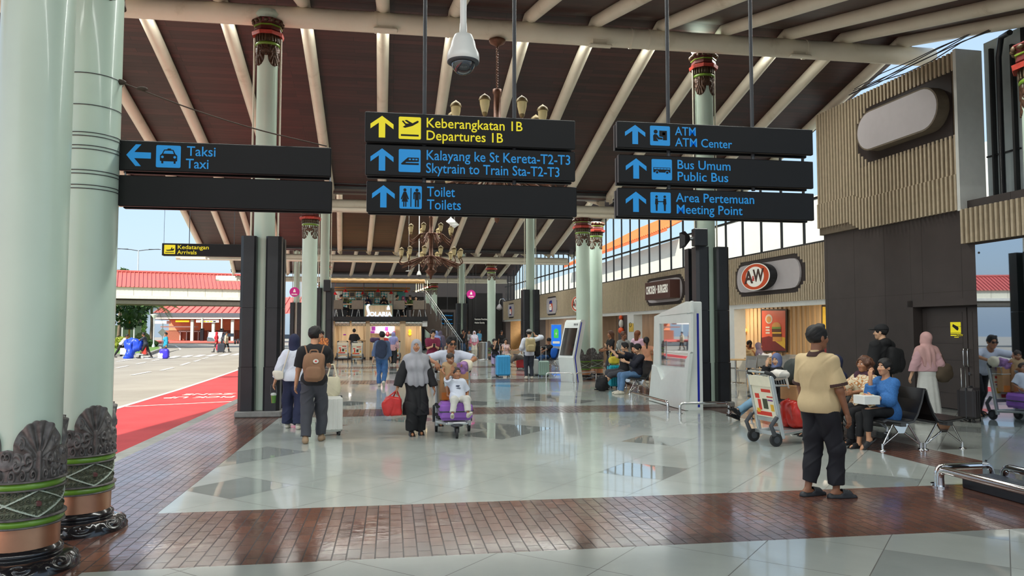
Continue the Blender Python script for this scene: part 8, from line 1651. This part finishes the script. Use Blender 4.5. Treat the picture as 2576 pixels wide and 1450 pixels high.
w = wpos(per, (-.17, -.2, .72)); bag('handbag', 'small woven beige handbag beside the blue blouse person', 'handbag', (w.x - .05, w.y - .06, w.z - .09), (.3, .08, .14), mat('woven_beige', (196, 182, 132), .6, bump=.5, bscale=90), rz=1.6, strap=[[(-.12, 0, .12), (-.06, -.03, .17), (.06, -.03, .17), (.12, 0, .12)]]); w = wpos(per, (.06, -.4, .66)); k = MB(); k.box((w.x, w.y, .70), (.24, .26, .12), ch=.004); solo(k, 'white_box', M_WHITE, 'white cardboard box on the knees of the blue blouse person', 'box')
# man in beige polo
BE = cl('beige_pique', (204, 180, 138)); BR = cl('dark_brown_trim', (70, 46, 42))
lp = gp(2064, 1251); perp, q = person('person in beige polo shirt with brown trim standing in black trousers', lp, 112, 1.70, 'm', .0075, feet=((.1, .06, .08), (-.11, -.1, .08)), fdir=(-10, -24), hands=((.26, -.1, .80), (-.27, -.10, .78)), hyaw=-12, hpitch=-3, top={'m': BE, 'trim': BR, 'sl': .86, 'e': .024, 'se': .026, 'hem': -.1, 'collar': 1, 'wr': .006}, bottom={'m': cl('black_trouser', (22, 22, 30)), 'e': (.028, .042, .05), 'len': 1.86, 'wr': .009}, shoes={'m': mat('black_clog', (40, 42, 46), .5), 'kind': 'slide'}, sk='d', belly=.035, girth=1.14)
# by the dark wall
per, q = person('person in black hoodie and cap with a black backpack by the dark wall', (8.5, 12.1), 196, 1.74, 'm', .0095, hyaw=25, hands=((.27, -.05, .84), (-.27, -.05, .84)), top={'m': cl('jet', (20, 20, 22)), 'sl': 1.95, 'e': .05, 'se': .045, 'hood': 1}, bottom={'m': BLK, 'e': (.025, .03, .03)}, shoes=BSH, sk='c', hair='cap', extra={'cap': BLK}); b_ = wpos(per, q['T'](0, .2, .0)); bag('backpack', 'black backpack worn by the person in a black hoodie', 'backpack', (b_.x + .05, b_.y, b_.z - .05), (.34, .22, .46), cl('black_nylon', (16, 16, 18)), pw=2.8, rz=.2)
lw = gp(2336, 1056); per, q = person('person in pink headscarf and long white skirt, back turned by the door', lw, 176, 1.61, 'f', .009, hands=((.33, -.05, .8), (-.24, -.02, .86)), top={'m': PINK, 'sl': 1.85, 'e': .03, 'se': .028, 'hem': .0}, bottom={'m': cl('white_cotton', (222, 222, 216)), 'kind': 'skirt', 'hem': .1, 'r': .25}, hijab={'m': cl('blush', (208, 164, 160)), 'len': .28, 'w': .2}, shoes=BSH, sk='c', hyaw=18); w = wpos(per, (-.26, .02, .78)); bag('shoulder_bag', 'brown tote on the shoulder of the pink headscarf person', 'bag', (w.x + .04, w.y - .02, .70), (.4, .2, .36), cl('umber', (92, 78, 62)), pw=2.6, rz=.2, strap=[[(-.1, 0, .34), (-.14, .02, .62)], [(.06, 0, .34), (-.1, .02, .64)]])
# outside
ORG = dict(base=ZR, face=False)
pl = gp(308, 901, ZR); person('person in white shirt bending to push the tarpaulin covered trolley', pl, 90, 1.65, 'm', .018, P=(0, .1, .9), lean=38, feet=((.1, -.1, .08), (-.1, .5, .1)), hands=((.15, -.75, .95), (-.15, -.75, .95)), top={'m': cl('porter_white', (206, 208, 214)), 'sl': .8, 'e': .02}, bottom={'m': BLK}, shoes=BSH, sk='d', **ORG)
pr = gp(364, 902, ZR); person('person in dark uniform leaning to pull the tarpaulin covered trolley', pr, -90, 1.65, 'm', .018, P=(0, .05, .92), lean=16, feet=((.1, -.3, .08), (-.1, .4, .1)), hands=((.15, -.6, 1.05), (-.15, -.6, 1.05)), top={'m': cl('uniform', (42, 50, 62)), 'sl': .8, 'e': .02}, bottom={'m': BLK}, shoes=BSH, sk='d', **ORG)
pc = G(338, 902, ZR); t = thing('covered_trolley', 'trolley heaped with luggage under a bright blue tarpaulin', 'luggage trolley', (pc.x, pc.y, ZR)); v = Vol(); v.ell((0, 0, .85), (.55, .4, .4), None, .1, pw=3); v.cone((-.1, -.3, .9), (-.25, -.38, .05), .2, .26, .1); put('tarpaulin', v.mesh(.03, wr=.045, wf=8), mat('blue_tarpaulin', (24, 66, 190), .4, var=.2), t); k = MB(); k.box((0, 0, .25), (1.2, .6, .08)); k.box((-.6, 0, .45), (.35, .5, .4), mi=1); k.box((.6, 0, .5), (.25, .4, .5), mi=2)
for x in (-.55, .55): k.cyl((x, -.3, .09), (x, -.24, .09), .09, n=14)
k.build('cart', [M_TROL, M_KW, M_ORRED], t)
for u, v_, hd2, lab, tm, bm, hj in ((416, 901, -60, 'person with turquoise backpack pushing bags across the far crossing', cl('teal_top', (30, 140, 170)), CHAR, None), (544, 887, -80, 'person in red headscarf and coat crossing the road', cl('scarlet', (196, 30, 44)), CHAR, cl('scarlet', (196, 30, 44))), (569, 887, 80, 'person in beige jacket crossing the road with a dark suitcase', cl('stone', (196, 184, 160)), BLK, None)):
    l_ = gp(u, v_, ZR); person(lab, l_, hd2, 1.6, 'f', .02, feet=((.09, -.2, .08), (-.09, .22, .1)), top={'m': tm, 'sl': 1.8, 'e': .03, 'se': .02, 'hem': -.2}, bottom={'m': bm}, hijab={'m': hj, 'len': .2} if hj else None, shoes=BSH, sk='b', **ORG)
g = G(566, 888, ZR); suitcase('suitcase', 'dark suitcase pulled across the road by the beige jacket person', (g.x - .25, g.y - .3, ZR), .3, .5, .3, .66, lm('slate', (62, 66, 76)), .3); g = G(420, 903, ZR); bag('carrier_bag', 'bright blue carrier bag at the far crossing', 'bag', (g.x - .1, g.y - .2, ZR), (.55, .4, .62), mat('violet_blue', (60, 50, 200), .4), pw=4); g = G(409, 903, ZR); bag('carrier_bag', 'white carrier bag beside the bright blue one', 'bag', (g.x, g.y - .3, ZR), (.36, .3, .4), WHT, pw=4); g = G(547, 888, ZR); bag('carrier_bag', 'red bag in the hand of the person in a red headscarf', 'bag', (g.x + .15, g.y - .2, ZR + .12), (.42, .3, .6), mat('cherry', (176, 30, 60), .5), pw=3)
# cafe guests and staff
for u, dy, lab, tm, hj, hd2 in ((858, 1.0, 'person in navy shirt eating on the cafe balcony', NAVY, None, 90), (924, 2.2, 'person in navy scarf on the cafe balcony behind the sign', NAVY, NAVY, 0), (966, 2.2, 'person in black scarf on the cafe balcony behind the sign', BLK, BLK, 0), (999, 1.2, 'person in black bending over a balcony table', BLK, None, 80), (1014, 2.4, 'person in purple headscarf and white on the cafe balcony', WHT, cl('purple_scarf', (150, 30, 120)), 0), (1032, 1.3, 'person in black facing the hall at the right balcony table', BLK, None, -60), (1046, 2.6, 'person in brown shirt at the far right of the balcony', cl('cocoa', (92, 70, 60)), None, 0)):
    s_ = 1.6 / 1.7; person(lab, (onY(u, 770, YC + dy).x, YC + dy), hd2, 1.6, 'm', .02, base=ZF, P=(0, 0, .56 / s_), feet=((.11, -.4, .08), (-.11, -.4, .08)), hands=((.12, -.36, .9), (-.12, -.36, .9)), top={'m': tm, 'sl': 1.7, 'e': .02}, bottom={'m': BLK}, hijab={'m': hj, 'len': .15} if hj else None, sk='c', face=False)
for u, lab in ((975, 'cafe worker, left of two in magenta scarves, behind the counter'), (991, 'cafe worker, right of two in magenta scarves, behind the counter')): person('person, ' + lab, (onY(u, 850, YC + 1.75).x, YC + 1.75), 0, 1.56, 'f', .02, top={'m': cl('staff_mint', (150, 190, 176)), 'sl': 1.0}, bottom={'m': BLK}, hijab={'m': cl('staff_magenta', (160, 24, 90)), 'len': .04}, face=False)
# vehicles far off
def car(label, loc, rz, c, L_=4.2):
    t = thing('car', label, 'car', loc, rz); k = MB(); k.prism([(-2.1, .35), (2.1, .35), (2.15, .8), (1.5, .95), (.9, 1.5), (-1.2, 1.5), (-1.9, .98), (-2.15, .9)], (0, -.8, 0), (1, 0, 0), (0, 0, 1), -1.6); k.build('body', c, t); k = MB()
    for s_ in (-1, 1): k.prism([(-1.1, 1.0), (1.25, 1.0), (.8, 1.42), (-1.0, 1.42)], (0, s_ * .805, 0), (1, 0, 0), (0, 0, 1), .01)
    k.prism([(-.7, 0), (.7, 0), (.6, .62), (-.6, .62)], (2.0, 0, 0.94), (0, 1, 0), (-.75, 0, .6), -.02); k.build('windows', M_SCREEN, t)
    for x in (-1.3, 1.35):
        for y in (-.78, .78): k = MB(); k.cyl((x, y - .1, .32), (x, y + .1, .32), .32, n=18); k.build('wheel', M_RUBBER, t)
    return t
g = G(722, 878, ZR); car('white and blue patrol car at the kerb left of the mint column', (g.x, g.y + 2, ZR), math.radians(-78), mat('car_white', (214, 220, 226), .25, coat=.5)); g = G(605, 862, ZR); car('pale car parked before the opposite terminal', (g.x + 1, g.y - 12, ZR), math.radians(-86), mat('car_silver', (190, 196, 194), .25, coat=.5))
